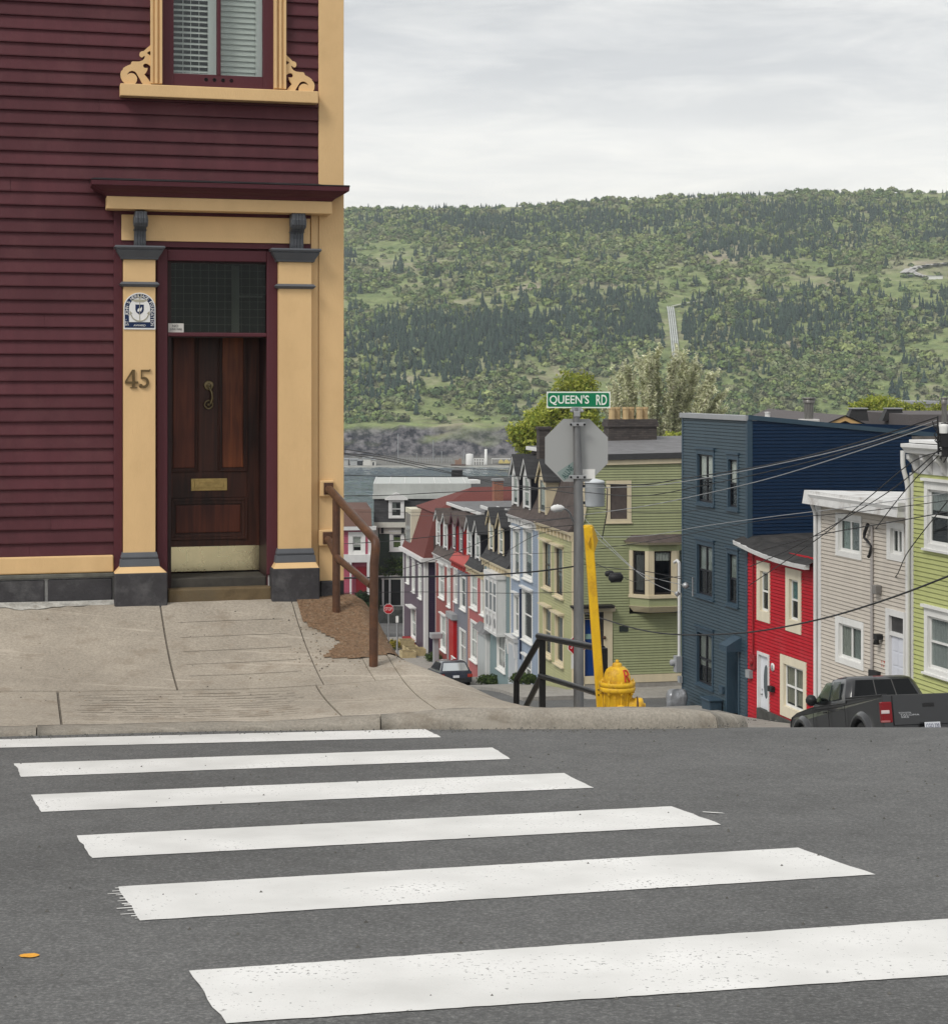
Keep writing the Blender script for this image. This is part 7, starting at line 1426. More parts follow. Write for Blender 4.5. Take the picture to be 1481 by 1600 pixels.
def stop_sign(name, label, x, y, Y_, rad, tilt=0.0, ybase=None):
    c = P(x, y, Y_); g = G(Y_) - .1; t = thing(name, label, 'stop sign', (c.x, c.y, g)); m = MB(); m.tube([(c.x, c.y + .06, g), (c.x, c.y + .06, c.z + rad)], .04, 8); part('post', m, METAL, t)
    W_p = Wall(c, tilt); R_ = rad / math.cos(math.pi / 8); o = [(R_ * math.cos(math.pi / 8 + k * math.pi / 4), R_ * math.sin(math.pi / 8 + k * math.pi / 4)) for k in range(8)]
    m = MB(); m.prism(W_p, o, -.02, 0); pl = part('sign_plate', m, WHITE, t); m = MB(); m.prism(W_p, [(a * .93, h * .93) for a, h in o], 0, .004); part('red_field', m, paint('stop red', (.42, .01, .018), rough=.4), pl)
    m = MB(); wtext(m, W_p, 'STOP', 0, 0, .006, rad * .66, rad * 1.5); part('sign_lettering', m, WHITE, pl); return t
stop_sign('stop_sign', 'small red stop sign facing us at the bottom of the hill', 607, 951.5, 108, .30)
s2 = stop_sign('stop_sign', 'red stop sign partly hidden behind the sign pole near the blue door', 901, 1009, 64.5, .32, math.radians(4))
c = P(898, 1034, 64.4); m = MB(); m.box(c, .26, .03, .5); part('tab_plate', m, WHITE, s2)
c = P(620.5, 965, 102); m = MB(); m.tube([(c.x, c.y, G(102) - .1), (c.x, c.y, c.z + .1)], .05, 8); t = thing('parking_sign', 'small white parking sign on a pale post below the stop sign', 'sign', (c.x, c.y, G(102) - .1)); part('post', m, GREYP, t); m = MB(); m.box(c + Vector((0, -.07, -.1)), .16, .02, .36); part('sign_plate', m, WHITE, t)
# ---- dark green mansard house facing up the street
YD = 124.0; WD = Wall(P(640, 900, YD), math.radians(2)); gr = WD.px(640, 985)[1]; dg = thing('green_mansard_house', 'dark green house with black mansard, white dormer and flat white roof', 'house', WD.p(0, gr)); q = lambda x, y, d=0: WD.px(x, y, d)
aL, aR = q(584, 850)[0], q(700, 850)[0]; hE_ = q(640, 818)[1]; hD = q(640, 774)[1]; DG = paint('dark green siding', (.035, .052, .036))
w2 = WD.rect(613.5, 835, 627, 857); mb = MB(); siding(mb, WD, [(aL + .25, gr), (aR, gr), (aR, hE_), (aL + .25, hE_)], .12, .018, [w2]); part('front_siding', mb, DG, dg); window(dg, WD, w2, cas=(.22, .22, .18, .2), sill=.05, hood=.08, curtain=[(.1, .9, .1, .8, M('painted garden reflection', (.16, .22, .06), .8))])  # green curtain colour stands in for a garden reflected in the pane
m = MB(); m.wbox(WD, aL, aR + .3, hE_ - .25, hE_ + .1, -.2, .30); m.wbox(WD, aL, aL + .3, gr, hE_, -.02, .06); m.wbox(WD, aL + .4, aR, hE_ - .7, hE_ - .25, -.02, .10); part('cornice', m, paint('cream grey trim', (.55, .54, .48)), dg)
m = MB()
for a in (.5, 1.9, 3.3): m.wbox(WD, aL + a, aL + a + .18, hE_ - .65, hE_ - .27, .10, .24)
part('cornice_bracket', m, PLASTIC, dg, kind='stuff')
m = MB(); m.sweep(WD, [(.18, hE_ + .1), (.0, hE_ + .5), (-.35, hD), (-9, hD), (-9, hE_)], aL, aR + 5); part('mansard_roof', m, SHK, dg)
m = MB(); m.wbox(WD, aL - .05, aR + 1.6, hD, hD + .8, -9, -.25); m.wbox(WD, aL - .1, aR + 1.6, hD - .25, hD, -9, -.15); part('roof_edge', m, paint('white roof edge', (.44, .46, .44), stain=((.33, .34, .32), .6, .8)), dg)
m = MB()
for i in range(7): a = lerp(aL, aR + 1.2, i / 6.0); m.wbox(WD, a, a + .04, hD + .8, hD + .84, -9, -.3)
part('roof_seam', m, WG, dg)
a0, a1 = q(607, 790)[0], q(631.5, 790)[0]; h0, h1 = q(619, 807)[1], q(619, 781)[1]; Wd_ = Wall(WD.p(0, 0, .12), math.radians(2)); m = MB(); t = .2
m.wbox(Wd_, a0, a0 + t, h0, h1, -.9, 0); m.wbox(Wd_, a1 - t, a1, h0, h1, -.9, 0); m.wbox(Wd_, a0 + t, a1 - t, h1 - .1, h1, -.9, 0); m.wbox(Wd_, a0, a1, h0 - .12, h0, -.9, .03); dm = part('dormer', m, WG, dg)
m = MB(); am = (a0 + a1) / 2
m.prism(Wd_, [(a0 - .25, h1), (a1 + .25, h1), (a1 + .25, h1 + .1), (am, h1 + .52), (a0 - .25, h1 + .1)], -1.2, .15); part('dormer_roof', m, WG, dm); window(dm, Wd_, (a0 + t, a1 - t, h0, h1 - .1), cas=(0, 0, 0, 0), flat=True, smat=WG, meet=.5, curtain=[(.1, .5, .3, .9, dim())])
m = MB(); shell(m, WD, aL, aR + 5, gr, hE_, 9); part('side_wall', m, DG, dg)
f1 = WD.rect(596, 902, 632, 943); m = MB()
for i in range(22): a = lerp(f1[0], f1[1], i / 21); m.wbox(WD, a, a + .10, f1[2], f1[3], 1.0, 1.04)
fe = thing('dark_fence', 'dark slatted porch fence with white posts below the green mansard house', 'fence', WD.p(f1[0], f1[2], 1)); part('slat_screen', m, PLASTIC, fe); 
for x in (597, 607.5, 626): m = MB(); a = q(x, 920, 1.1)[0]; m.wbox(WD, a, a + .13, f1[2] - .3, f1[3] + .25, 1.06, 1.19); part('post', m, WG, fe)
m = MB(); m.wbox(WD, f1[0] - .3, f1[1] + .2, f1[3] + .05, f1[3] + .22, .9, 1.05); m.wbox(WD, f1[0] - .3, f1[1] + .2, f1[2] - .2, f1[2], .9, 1.05); part('rail', m, WG, fe)
m = MB(); w1_ = q(590, 960)[0]; w2_ = q(700, 960)[0]; m.wbox(WD, w1_, w2_, gr - 1.2, q(620, 944)[1], 1.2, 3.2); single('retaining_wall', m, M('dark stone wall', (.055, .058, .055), .9, .4, 3.5, bump=.8, bscale=5, dist=.06), WD.p(0, gr - 1, 2), 'dark stone retaining wall along the street bottom behind the stop sign', 'wall')
q2 = WD.rect(596, 888, 632, 903); m = MB(); m.wbox(WD, q2[0], q2[1], q2[2], q2[2] + .3, .0, 1.1); part('porch_roof', m, paint('cream grey trim', (.55, .54, .48)), dg)
# ---- pink gambrel house at the far left
YL = 121.0; WL = Wall(P(560, 880, YL), math.radians(6)); q = WL.px; gl_h = thing('pink_gambrel_house', 'pink and white gambrel house with brown roof behind the rusty handrail', 'house', WL.p(0, q(560, 985)[1])); gr = q(560, 985)[1]
aL, aR = q(500, 850)[0], q(583, 850)[0]; hE_ = q(560, 828)[1]; wq = WL.rect(551, 838, 565, 862); PNK = paint('rose siding', (.40, .09, .14))
mb = MB(); siding(mb, WL, [(aL, gr), (aR, gr), (aR, hE_), (aL, hE_)], .12, .018, [wq]); part('front_siding', mb, PNK, gl_h); window(gl_h, WL, wq, cas=(.3, .25, .3, .3), sill=.1, meet=.5, curtain=[(.1, .9, .3, 1, CURT)])
m = MB(); m.wbox(WL, aL, aR + .2, hE_, hE_ + .25, -.2, .3); m.wbox(WL, aR - .35, aR, gr, hE_, -.02, .06); m.wbox(WL, aL, aR, q(560, 878)[1], q(560, 866)[1], -.02, .35); m.wbox(WL, q(546, 900)[0], q(549, 900)[0], gr, q(560, 878)[1], .2, .35); m.wbox(WL, q(573, 900)[0], q(577, 900)[0], gr, q(560, 878)[1], .2, .35); part('trim', m, WG, gl_h)
m = MB(); hT_ = q(560, 797)[1]; m.sweep(WL, [(.3, hE_ + .26), (-.9, hT_), (-8, hT_), (-8, hE_)], aL, aR - .1); part('roof', m, M('brown shingles', (.13, .075, .06), .85, .2, 9.0, stretch=(1, 1, 6)), gl_h)
m = MB(); r = WL.rect(556, 885, 572, 925); m.wbox(WL, r[0], r[1], r[2] - 1, r[3], .02, .08); part('door', m, paint('deep red door', (.20, .012, .02)), gl_h); m = MB(); shell(m, WL, aL, aR, gr, hE_, 8); part('side_wall', m, PNK, gl_h)
# black flat roof, utility pole and roof clutter beyond the red roof
YK = 140.0; WK = Wall(P(760, 750, YK), 0); q = WK.px; a0, a1 = q(702, 757)[0], q(806, 757)[0]; hk = q(750, 768)[1]; t = thing('black_roof_building', 'low building with black flat roof and white fascia beyond the red hipped roof', 'building', WK.p(0, hk - 9))
m = MB(); m.wbox(WK, a0, a1 + 6, hk - 9, hk - .35, -16, 0); part('wall', m, GREYP, t); m = MB(); m.wbox(WK, a0 - .1, a1 + 6, hk - .35, hk, -16.1, .15); part('fascia', m, WG, t); m = MB(); m.poly([WK.p(a0, hk + .01, 0), WK.p(a1 + 6, hk + .01, 0), WK.p(a1 + 6, hk + .3, -16), WK.p(a0, hk + .3, -16)]); part('roof', m, TAR, t)
m = MB(); m.box(WK.p(q(713, 757)[0], hk + .5, -6), .9, .9, 1.8); part('chimney', m, PLASTIC, t); m = MB(); m.box(WK.p(q(737, 757)[0], hk + .3, -9), 1.4, 1.4, .3); part('skylight', m, WHITE, t)
# ================================================================== harbour, far shore and hill
def interp(x, xs, ys): return float(np.interp(x, xs, ys))
CRX = [-420, -200, -86, -37, 8, 45, 78, 131, 168, 230, 304, 500, 800]; CRY = [352, 338, 329, 327, 323, 319, 314, 309, 304, 301, 301, 306, 316]
def nz(x, y, z=0.0): return noise.noise(Vector((x, y, z)))
def hill(X, Y):
    v = Y - 650.0; cy = interp(X, CRX, CRY); Hc = (HY - cy) / F * 1150.0
    cl = 1 - sstep(25, 70, X + 18 * nz(Y * .01, X * .02)); 
    q = interp(v, [-20, 0, 2, 20, 24, 36, 60], [-33, -31, -29.9, -29.4, lerp(-26, -24.5, cl), lerp(-23, -15.0, cl), -13.5])
    if v < 60: z = q + (2.2 * nz(X * .09, Y * .05, 3) + 1.1 * nz(X * .25, Y * .2, 4)) * sstep(20, 30, v) * (1 - .7 * sstep(45, 60, v))
    else:
        t = min(1.6, (v - 60) / 440.0); g = t ** .93 if t < 1 else 1 + .12 * math.sin((t - 1) * 2) - .9 * (t - 1)
        z = -13.5 + (Hc + 13.5) * g; z += sstep(60, 160, v) * (1 - .75 * sstep(400, 500, v)) * (6 * nz(X * .010, Y * .008, 1) + 2.5 * nz(X * .03, Y * .03, 2)) + 1.6 * nz(X * .03, Y * .02, 7) * sstep(400, 500, v)
    return z
def hill_px(x, y):
    r = Vector(((x - CX) / F, 1, (HY - y) / F)); Y = 652.0
    while Y < 1400:
        if r.z * Y < hill(r.x * Y, Y): return Vector((r.x * Y, Y, hill(r.x * Y, Y)))
        Y += 1.5
    return None
mb = MB(); xs = [-420 + 40 * i for i in range(6)] + [-200 + 4.0 * i for i in range(166)] + [470 + 40 * i for i in range(9)]; ys = [640, 648, 650, 651, 653] + [655 + 2.0 * i for i in range(28)] + [712 + 4 * i for i in range(122)] + [1220, 1260, 1320, 1380]
mb.v = [(x, y, hill(x, y)) for y in ys for x in xs]; nx = len(xs); mb.f = [(j * nx + i, j * nx + i + 1, (j + 1) * nx + i + 1, (j + 1) * nx + i) for j in range(len(ys) - 1) for i in range(nx - 1)]; mb.m = [0] * len(mb.f); mb.sm = [True] * len(mb.f)
HILLM, nt, b, N, L = nodes('hill heath')
def build_hillm():
    geo = N('ShaderNodeNewGeometry')
    def nn(sc, det=6): n = N('ShaderNodeTexNoise'); n.inputs['Scale'].default_value = sc; n.inputs['Detail'].default_value = det; n.inputs['Roughness'].default_value = .65; L(geo.outputs['Position'], n.inputs['Vector']); return n
    a, c, d = nn(.018), nn(.16), nn(.05, 8); cr = N('ShaderNodeValToRGB'); e = cr.color_ramp.elements; e[0].position = .32; e[0].color = (.12, .17, .062, 1); e[1].position = .62; e[1].color = (.29, .255, .185, 1); m_ = cr.color_ramp.elements.new(.49); m_.color = (.20, .235, .10, 1)
    ad = N('ShaderNodeMath'); ad.operation = 'ADD'; L(a.outputs['Fac'], ad.inputs[0]); L(d.outputs['Fac'], ad.inputs[1]); hf = N('ShaderNodeMath'); hf.operation = 'MULTIPLY'; hf.inputs[1].default_value = .5; L(ad.outputs[0], hf.inputs[0]); L(hf.outputs[0], cr.inputs['Fac'])
    mr = N('ShaderNodeMapRange'); mr.inputs['From Min'].default_value = .3; mr.inputs['From Max'].default_value = .7; mr.inputs['To Min'].default_value = .6; mr.inputs['To Max'].default_value = 1.4; L(c.outputs['Fac'], mr.inputs['Value']); hs = N('ShaderNodeHueSaturation'); L(cr.outputs[0], hs.inputs['Color']); L(mr.outputs[0], hs.inputs['Value'])
    sx = N('ShaderNodeSeparateXYZ'); L(geo.outputs['Normal'], sx.inputs[0]); st = N('ShaderNodeMapRange'); st.inputs['From Min'].default_value = .90; st.inputs['From Max'].default_value = .78; L(sx.outputs['Z'], st.inputs['Value'])
    rk = N('ShaderNodeValToRGB'); e = rk.color_ramp.elements; e[0].position = .42; e[0].color = (.022, .022, .027, 1); e[1].position = .64; e[1].color = (.19, .18, .185, 1); r2 = nn(.28, 9); L(r2.outputs['Fac'], rk.inputs['Fac'])
    mx = N('ShaderNodeMix'); mx.data_type = 'RGBA'; L(st.outputs[0], mx.inputs['Factor']); L(hs.outputs[0], mx.inputs['A']); L(rk.outputs[0], mx.inputs['B'])
    sp = N('ShaderNodeSeparateXYZ'); L(geo.outputs['Position'], sp.inputs[0]); qz = N('ShaderNodeMapRange'); qz.inputs['From Min'].default_value = 672.5; qz.inputs['From Max'].default_value = 671; L(sp.outputs['Y'], qz.inputs['Value'])
    m2 = N('ShaderNodeMix'); m2.data_type = 'RGBA'; m2.inputs['B'].default_value = (.17, .165, .15, 1); L(qz.outputs[0], m2.inputs['Factor']); L(mx.outputs['Result'], m2.inputs['A']); L(m2.outputs['Result'], b.inputs['Base Color'])
    b.inputs['Roughness'].default_value = .95; b.inputs['Specular IOR Level'].default_value = .1
    bp = N('ShaderNodeBump'); bp.inputs['Strength'].default_value = 1.0; bp.inputs['Distance'].default_value = 1.6; L(c.outputs['Fac'], bp.inputs['Height']); L(bp.outputs[0], b.inputs['Normal'])
build_hillm()
single('hill', mb, HILLM, (0, 0, 0), 'long wooded heath covered hill across the harbour', kind='structure')
SEA, nt, b, N, L = nodes('harbour water'); b.inputs['Base Color'].default_value = (.05, .092, .118, 1); b.inputs['Roughness'].default_value = .06; b.inputs['IOR'].default_value = 1.333
def build_sea():
    geo = N('ShaderNodeNewGeometry'); mp = N('ShaderNodeMapping'); mp.inputs['Scale'].default_value = (1, .3, 1); L(geo.outputs['Position'], mp.inputs['Vector']); n = N('ShaderNodeTexNoise'); n.inputs['Scale'].default_value = .40; n.inputs['Detail'].default_value = 4; n.inputs['Roughness'].default_value = .7; L(mp.outputs[0], n.inputs['Vector'])
    bp = N('ShaderNodeBump'); bp.inputs['Strength'].default_value = 1.0; bp.inputs['Distance'].default_value = 1.0; L(n.outputs['Fac'], bp.inputs['Height']); L(bp.outputs[0], b.inputs['Normal'])
build_sea()
mb = MB(); xs = [-420 + 20 * i for i in range(14)] + [-140 + 1.6 * i for i in range(126)] + [62 + 20 * i for i in range(37)]; ys = [232 + 12 * i for i in range(9)] + [340 + 2.0 * i for i in range(161)]
mb.v = [(x, y, -30.3 + .30 * nz(x * .13, y * .06, 31) + .48 * nz(x * .36, y * .22, 32)) for y in ys for x in xs]; nx = len(xs); mb.f = [(j * nx + i, j * nx + i + 1, (j + 1) * nx + i + 1, (j + 1) * nx + i) for j in range(len(ys) - 1) for i in range(nx - 1)]; mb.m = [0] * len(mb.f); mb.sm = [True] * len(mb.f); single('harbour_water', mb, SEA, (0, 0, 0), 'rippled blue grey harbour water', kind='structure')
# ------------------------------------------------------------------ trees on the hill
ELL_C = [(690, 525, 150, 48, 1.2), (900, 520, 170, 42, 1.3), (1330, 505, 190, 40, .9), (575, 600, 70, 50, .5), (1230, 385, 120, 26, 1.0), (860, 345, 200, 30, .8), (1180, 330, 200, 28, .9), (700, 345, 180, 22, .7), (1440, 345, 120, 40, .5), (600, 380, 90, 20, -.6), (600, 470, 80, 35, -.35), (1270, 425, 190, 22, -1.2), (1430, 430, 100, 30, -1.1), (660, 445, 200, 26, -.5), (1300, 590, 260, 45, -.5), (1052, 520, 14, 70, -3), (1440, 424, 40, 16, -4), (680, 690, 160, 30, -2)]
ELL_D = [(1300, 360, 200, 40, .5), (600, 350, 120, 25, .5), (860, 400, 220, 40, .35), (1270, 425, 190, 22, -.5), (600, 392, 70, 14, -1.5), (1052, 520, 12, 65, -3), (1440, 424, 40, 16, -4), (600, 470, 70, 22, -.4), (680, 690, 150, 24, -1.6), (1250, 590, 260, 50, .5), (580, 640, 90, 25, .5)]
def field(x, y, ell):
    s_ = 0.0
    for cx, cy, rx, ry, w in ell:
        d = ((x - cx) / rx) ** 2 + ((y - cy) / ry) ** 2
        if d < 4: s_ += w * math.exp(-d * 1.1)
    return s_
rng = np.random.default_rng(5)
con, dec = [], []
for _ in range(138000):
    Y = 690 + 520 * rng.random() ** .92; X = rng.uniform(-.21, .36) * Y
    z = hill(X, Y); px_, py_ = CX + F * X / Y, HY - F * z / Y; n_ = nz(X * .018, Y * .012, 11) + .6 * nz(X * .06, Y * .04, 12)
    dcon = .12 + .5 * n_ + .5 * field(px_, py_, ELL_C) + .45 * nz(X * .11, Y * .08, 15); ddec = .26 - .45 * n_ + .5 * field(px_, py_, ELL_D) + .3 * nz(X * .03, Y * .03, 14)
    if 474 < py_ < 600 and abs(px_ - (1042.5 + 14 * max(0, (py_ - 483) / 89) ** .9)) < 13: continue
    u = rng.random(); clear = nz(X * .025, Y * .022, 21) + .5 * nz(X * .08, Y * .07, 22)
    if u < (dcon - .12) * .52: con.append((X, Y, z))
    elif rng.random() < (ddec - .05) * .56 * sstep(-.25, .15, -clear + .18): dec.append((X, Y, z))
    elif rng.random() < .035: dec.append((X, Y, z - 1.2))
def attr_mesh(name, V, Fc, colv, mat, label, smooth=False):
    me = bpy.data.meshes.new(name); nv, nf, k = len(V), len(Fc), Fc.shape[1]
    me.vertices.add(nv); me.vertices.foreach_set('co', V.astype(np.float32).ravel()); me.loops.add(nf * k); me.loops.foreach_set('vertex_index', Fc.astype(np.int32).ravel())
    me.polygons.add(nf); me.polygons.foreach_set('loop_start', np.arange(0, nf * k, k, dtype=np.int32)); me.polygons.foreach_set('loop_total', np.full(nf, k, dtype=np.int32))
    at = me.color_attributes.new('tint', 'FLOAT_COLOR', 'POINT'); c4 = np.ones((nv, 4), np.float32); c4[:, :3] = colv; at.data.foreach_set('color', c4.ravel()); me.materials.append(mat); me.update(); me.validate(); return me
def leaf_mat(name, trans=.0):
    m, nt, b, N, L = nodes(name); at = N('ShaderNodeAttribute'); at.attribute_name = 'tint'; L(at.outputs['Color'], b.inputs['Base Color']); b.inputs['Roughness'].default_value = .75; b.inputs['Specular IOR Level'].default_value = .2
    if trans:
        out = nt.nodes['Material Output']; tr = N('ShaderNodeBsdfTranslucent'); L(at.outputs['Color'], tr.inputs['Color']); mx = N('ShaderNodeMixShader'); mx.inputs['Fac'].default_value = trans; L(b.outputs[0], mx.inputs[1]); L(tr.outputs[0], mx.inputs[2]); L(mx.outputs[0], out.inputs['Surface'])
    return m
LEAF = leaf_mat('hill foliage'); LEAFT = leaf_mat('thin leaves', .35)
def conifers(pts, hlo, hhi, c0, c1, seed):
    r = np.random.default_rng(seed); n = len(pts); P_ = np.array(pts); Hh = r.uniform(hlo, hhi, n) * (1 + .3 * (r.random(n) > .88)) * np.where(P_[:, 1] > 1105, .62, 1.0); K_, S_ = 5, 7; V = []; Fc = []
    Wd = Hh * r.uniform(.19, .34, n); base = 0; vs = np.zeros((n, K_ * (S_ + 1), 3)); leanx = r.normal(0, .03, n); leany = r.normal(0, .03, n)
    for k in range(K_):
        z0, z1 = k / K_ * .86 + .03, min(1.0, k / K_ * .86 + .03 + .40 - .03 * k); rad = (1 - k / K_) ** .85
        rr = Wd[:, None] * rad * r.uniform(.55, 1.2, (n, S_)); th = np.arange(S_) / S_ * 2 * np.pi + r.random((n, 1)) * 6
        zz = Hh[:, None] * (z0 + r.uniform(-.03, .03, (n, S_))); i0 = k * (S_ + 1)
        vs[:, i0:i0 + S_, 0] = rr * np.cos(th) + leanx[:, None] * zz; vs[:, i0:i0 + S_, 1] = rr * np.sin(th) + leany[:, None] * zz; vs[:, i0:i0 + S_, 2] = zz; vs[:, i0 + S_, 2] = Hh * z1; vs[:, i0 + S_, 0] = leanx * Hh * z1
    vs += P_[:, None, :]; f1 = np.array([[k * (S_ + 1) + s, k * (S_ + 1) + (s + 1) % S_, k * (S_ + 1) + S_] for k in range(K_) for s in range(S_)]); nv = K_ * (S_ + 1)
    Fc = (f1[None] + (np.arange(n) * nv)[:, None, None]).reshape(-1, 3); t = r.random(n)[:, None]; col = np.array(c0) * (1 - t) + np.array(c1) * t; colv = np.repeat(col, nv, 0) * r.uniform(.85, 1.15, (n * nv, 1)); return vs.reshape(-1, 3), Fc, colv
def bushes(pts, rlo, rhi, cols, seed, nl=42, ls=.42, flat=.85):
    r = np.random.default_rng(seed); n = len(pts); P_ = np.array(pts); R_ = r.uniform(rlo, rhi, n) * (1 + .4 * (r.random(n) > .9)); d = r.normal(size=(n, nl, 3)); d /= np.linalg.norm(d, axis=2, keepdims=True); d[..., 2] = np.abs(d[..., 2]) * 1.15 - .25
    lump = 1 + .28 * np.sin(d[..., 0] * 5 + r.random((n, 1)) * 6) * np.cos(d[..., 1] * 5 + r.random((n, 1)) * 6); c = d * (R_[:, None, None] * r.uniform(.75, 1.0, (n, nl, 1))) * lump[..., None]; c[..., 2] = c[..., 2] * flat + R_[:, None] * .65
    nr = d + r.normal(size=d.shape) * .45; nr /= np.linalg.norm(nr, axis=2, keepdims=True); up = np.array([0.3, .2, 1.0]); a = np.cross(nr, up); a /= np.linalg.norm(a, axis=2, keepdims=True) + 1e-6; b_ = np.cross(nr, a); sz = (R_[:, None, None] * ls) * r.uniform(.7, 1.3, (n, nl, 1))
    q = np.stack([c - a * sz - b_ * sz * .3, c + a * sz * .4 - b_ * sz, c + a * sz + b_ * sz * .4, c - a * sz * .3 + b_ * sz], 2) + P_[:, None, None, :]
    nq = n * nl; Fc = np.arange(nq * 4).reshape(-1, 4); ci = r.integers(0, len(cols), n); col = np.array(cols)[ci] * r.uniform(.8, 1.2, (n, 1)); colv = np.repeat(col, nl * 4, 0) * np.repeat(r.uniform(.85, 1.18, (nq, 1)), 4, 0); return q.reshape(-1, 3), Fc, colv
V, Fc, cv = conifers(con, 2.4, 6.2, (.016, .034, .027), (.040, .068, .045), 3); o = bpy.data.objects.new('spruce_wood', attr_mesh('spruce_wood', V, Fc, cv, LEAF, '')); COL.objects.link(o); tag(o, 'dark spruce wood covering the far hill', 'wood', None, 'stuff')
V, Fc, cv = bushes(dec, .85, 2.25, [(.175, .23, .075), (.13, .185, .062), (.25, .29, .11), (.15, .20, .08), (.205, .235, .12), (.085, .135, .052), (.19, .20, .105)], 4, 44, .31); o = bpy.data.objects.new('birch_scrub', attr_mesh('birch_scrub', V, Fc, cv, LEAF, '')); COL.objects.link(o); tag(o, 'pale green birch scrub covering the far hill', 'wood', None, 'stuff')
# single spruces standing clear in the heath
LONE = [(295, 240), (340, 238), (270, 240), (247, 270), (361, 275), (420, 308), (455, 310), (350, 318), (505, 275), (606, 272), (430, 228), (525, 230), (822, 268), (871, 200), (908, 280), (748, 230), (640, 205), (1046, 290), (1155, 200), (1195, 210), (1212, 250), (980, 285), (250, 415), (208, 235), (470, 250), (1330, 215), (1370, 420), (1245, 250), (690, 320), (560, 235)]
protos = []
for i in range(3):
    V, Fc, cv = conifers([(0, 0, 0)], 7, 7.01, (.020, .038, .026), (.028, .05, .03), 20 + i); protos.append(attr_mesh('spruce_tree', V, Fc, cv, LEAF, ''))
for i, (zx, zy) in enumerate(LONE):
    h = hill_px(530 + zx / 1.557, 280 + zy / 1.557)
    if h is None: continue
    o = bpy.data.objects.new('spruce_tree', protos[i % 3]); COL.objects.link(o); o.location = h - Z * .3; sc = random.uniform(.8, 1.5); o.scale = (sc * random.uniform(.9, 1.2), sc * random.uniform(.9, 1.2), sc); o.rotation_euler.z = random.uniform(0, 6); tag(o, 'single dark spruce standing clear in the heath on the far hill', 'tree', 'lone spruces in the hillside heath')
# pale pipes running straight up the hill, and the road with sheds
PIPE = M('pale weathered pipe', (.42, .44, .41), .7, .2, .3)
t = None
for k in range(4):
    pts = []
    for i in range(24):
        y = lerp(483, 572, i / 23); x = lerp(1042.5, 1052, (i / 23) ** .8) + k * lerp(3.0, 3.2, i / 23) - (2 if k in (0, 3) and i > 20 else 0); h = hill_px(x, y)
        if h is not None: pts.append(h + Z * .9)
    m = MB(); m.tube(pts, .42, 5)
    if t is None: t = thing('hillside_pipeline', 'four pale parallel pipes running straight up the middle of the hill', 'pipeline', pts[0])
    part('pipe', m, PIPE, t)
m = MB()
def ribbon(pts, wd, dz):
    for p, q in zip(pts, pts[1:]):
        d = (q - p); n = Vector((-d.y, d.x, 0)).normalized() * wd / 2; m.poly([p - n + Z * dz, q - n + Z * dz, q + n + Z * dz, p + n + Z * dz])
def hp_all(l): return [h for h in (hill_px(*p) for p in l) if h is not None]
def dens(l, n=8): return [(lerp(a[0], c[0], k / n), lerp(a[1], c[1], k / n)) for a, c in zip(l, l[1:]) for k in range(n)] + [l[-1]]
ribbon(hp_all(dens([(1415, 430), (1424, 424), (1440, 419), (1462, 416), (1490, 413)])), 7, 1.2); ribbon(hp_all(dens([(1424, 428), (1435, 433), (1448, 436)])), 4, 1.3); ribbon(hp_all(dens([(1050, 482), (1085, 474), (1120, 470), (1150, 468)])), 2.0, 1.0)
single('hill_road', m, M('pale gravel road', (.42, .41, .39), .9), (0, 0, 0), 'pale gravel track on the far hill', kind='structure')
for (x0, x1, y0, y1, lab, mt) in ((1410, 1426, 429.5, 434, 'long dark shed at the bend of the pale hillside road', PLASTIC), (1449, 1473, 431, 436.5, 'white sheds below the pale road on the far hill', WHITE)):
    h = hill_px((x0 + x1) / 2, y1); Wh = Wall(h, 0); r = Wh.rect(x0, y0, x1, y1 + 1); m = MB(); m.wbox(Wh, r[0], r[1], r[2] - 1, r[3], -5, 0); t = thing('hill_shed', lab, 'shed', h); part('wall', m, mt, t); m = MB(); m.wbox(Wh, r[0] - .2, r[1] + .2, r[3], r[3] + .25, -5.2, .2); part('roof', m, GREYP, t)
print('TREES', len(con), len(dec))
# ------------------------------------------------------------------ far quay
def onq(x, y, Y): p = P(x, y, Y); return Vector((p.x, p.y, -29.4))
mb = MB(); mb.hexa([(-420, 649.6, -33), (790, 649.6, -33), (790, 652.5, -33), (-420, 652.5, -33), (-420, 649.6, -29.75), (790, 649.6, -29.75), (790, 652.5, -29.75), (-420, 652.5, -29.75)]); single('quay_wall', mb, M('pale quay concrete', (.42, .41, .37), .9, .2, .4), (0, 0, 0), 'pale concrete quay edge along the far shore', kind='structure')
YQ = 656.0; WQ = Wall(Vector((0, YQ, 0)), 0)
def qbox(name, x0, x1, y0, y1, dep, mat, label, cat, roof=None):
    r = WQ.rect(x0, y0, x1, y1); t = thing(name, label, cat, WQ.p((r[0] + r[1]) / 2, -29.6)); m = MB(); m.wbox(WQ, r[0], r[1], -30.0, r[3], -dep, 0); part('wall', m, mat, t)
    m = MB(); m.wbox(WQ, r[0] - .3, r[1] + .3, r[3], r[3] + .35, -dep - .3, .3); part('roof', m, roof or GREYP, t); return t
PALE = paint('pale shed wall', (.58, .57, .53)); 
qbox('quay_shed', 567, 580, 716.5, 727, 6, PALE, 'larger white shed on the far quay left of the light poles', 'shed'); m_ = qbox('quay_shed', 580.5, 587, 719, 727, 5, PALE, 'smaller white shed with a dark doorway on the far quay', 'shed')
m = MB(); r = WQ.rect(582, 722, 584.5, 727); m.wbox(WQ, r[0], r[1], -30.0, r[3], 0, .05); part('door', m, PLASTIC, m_)
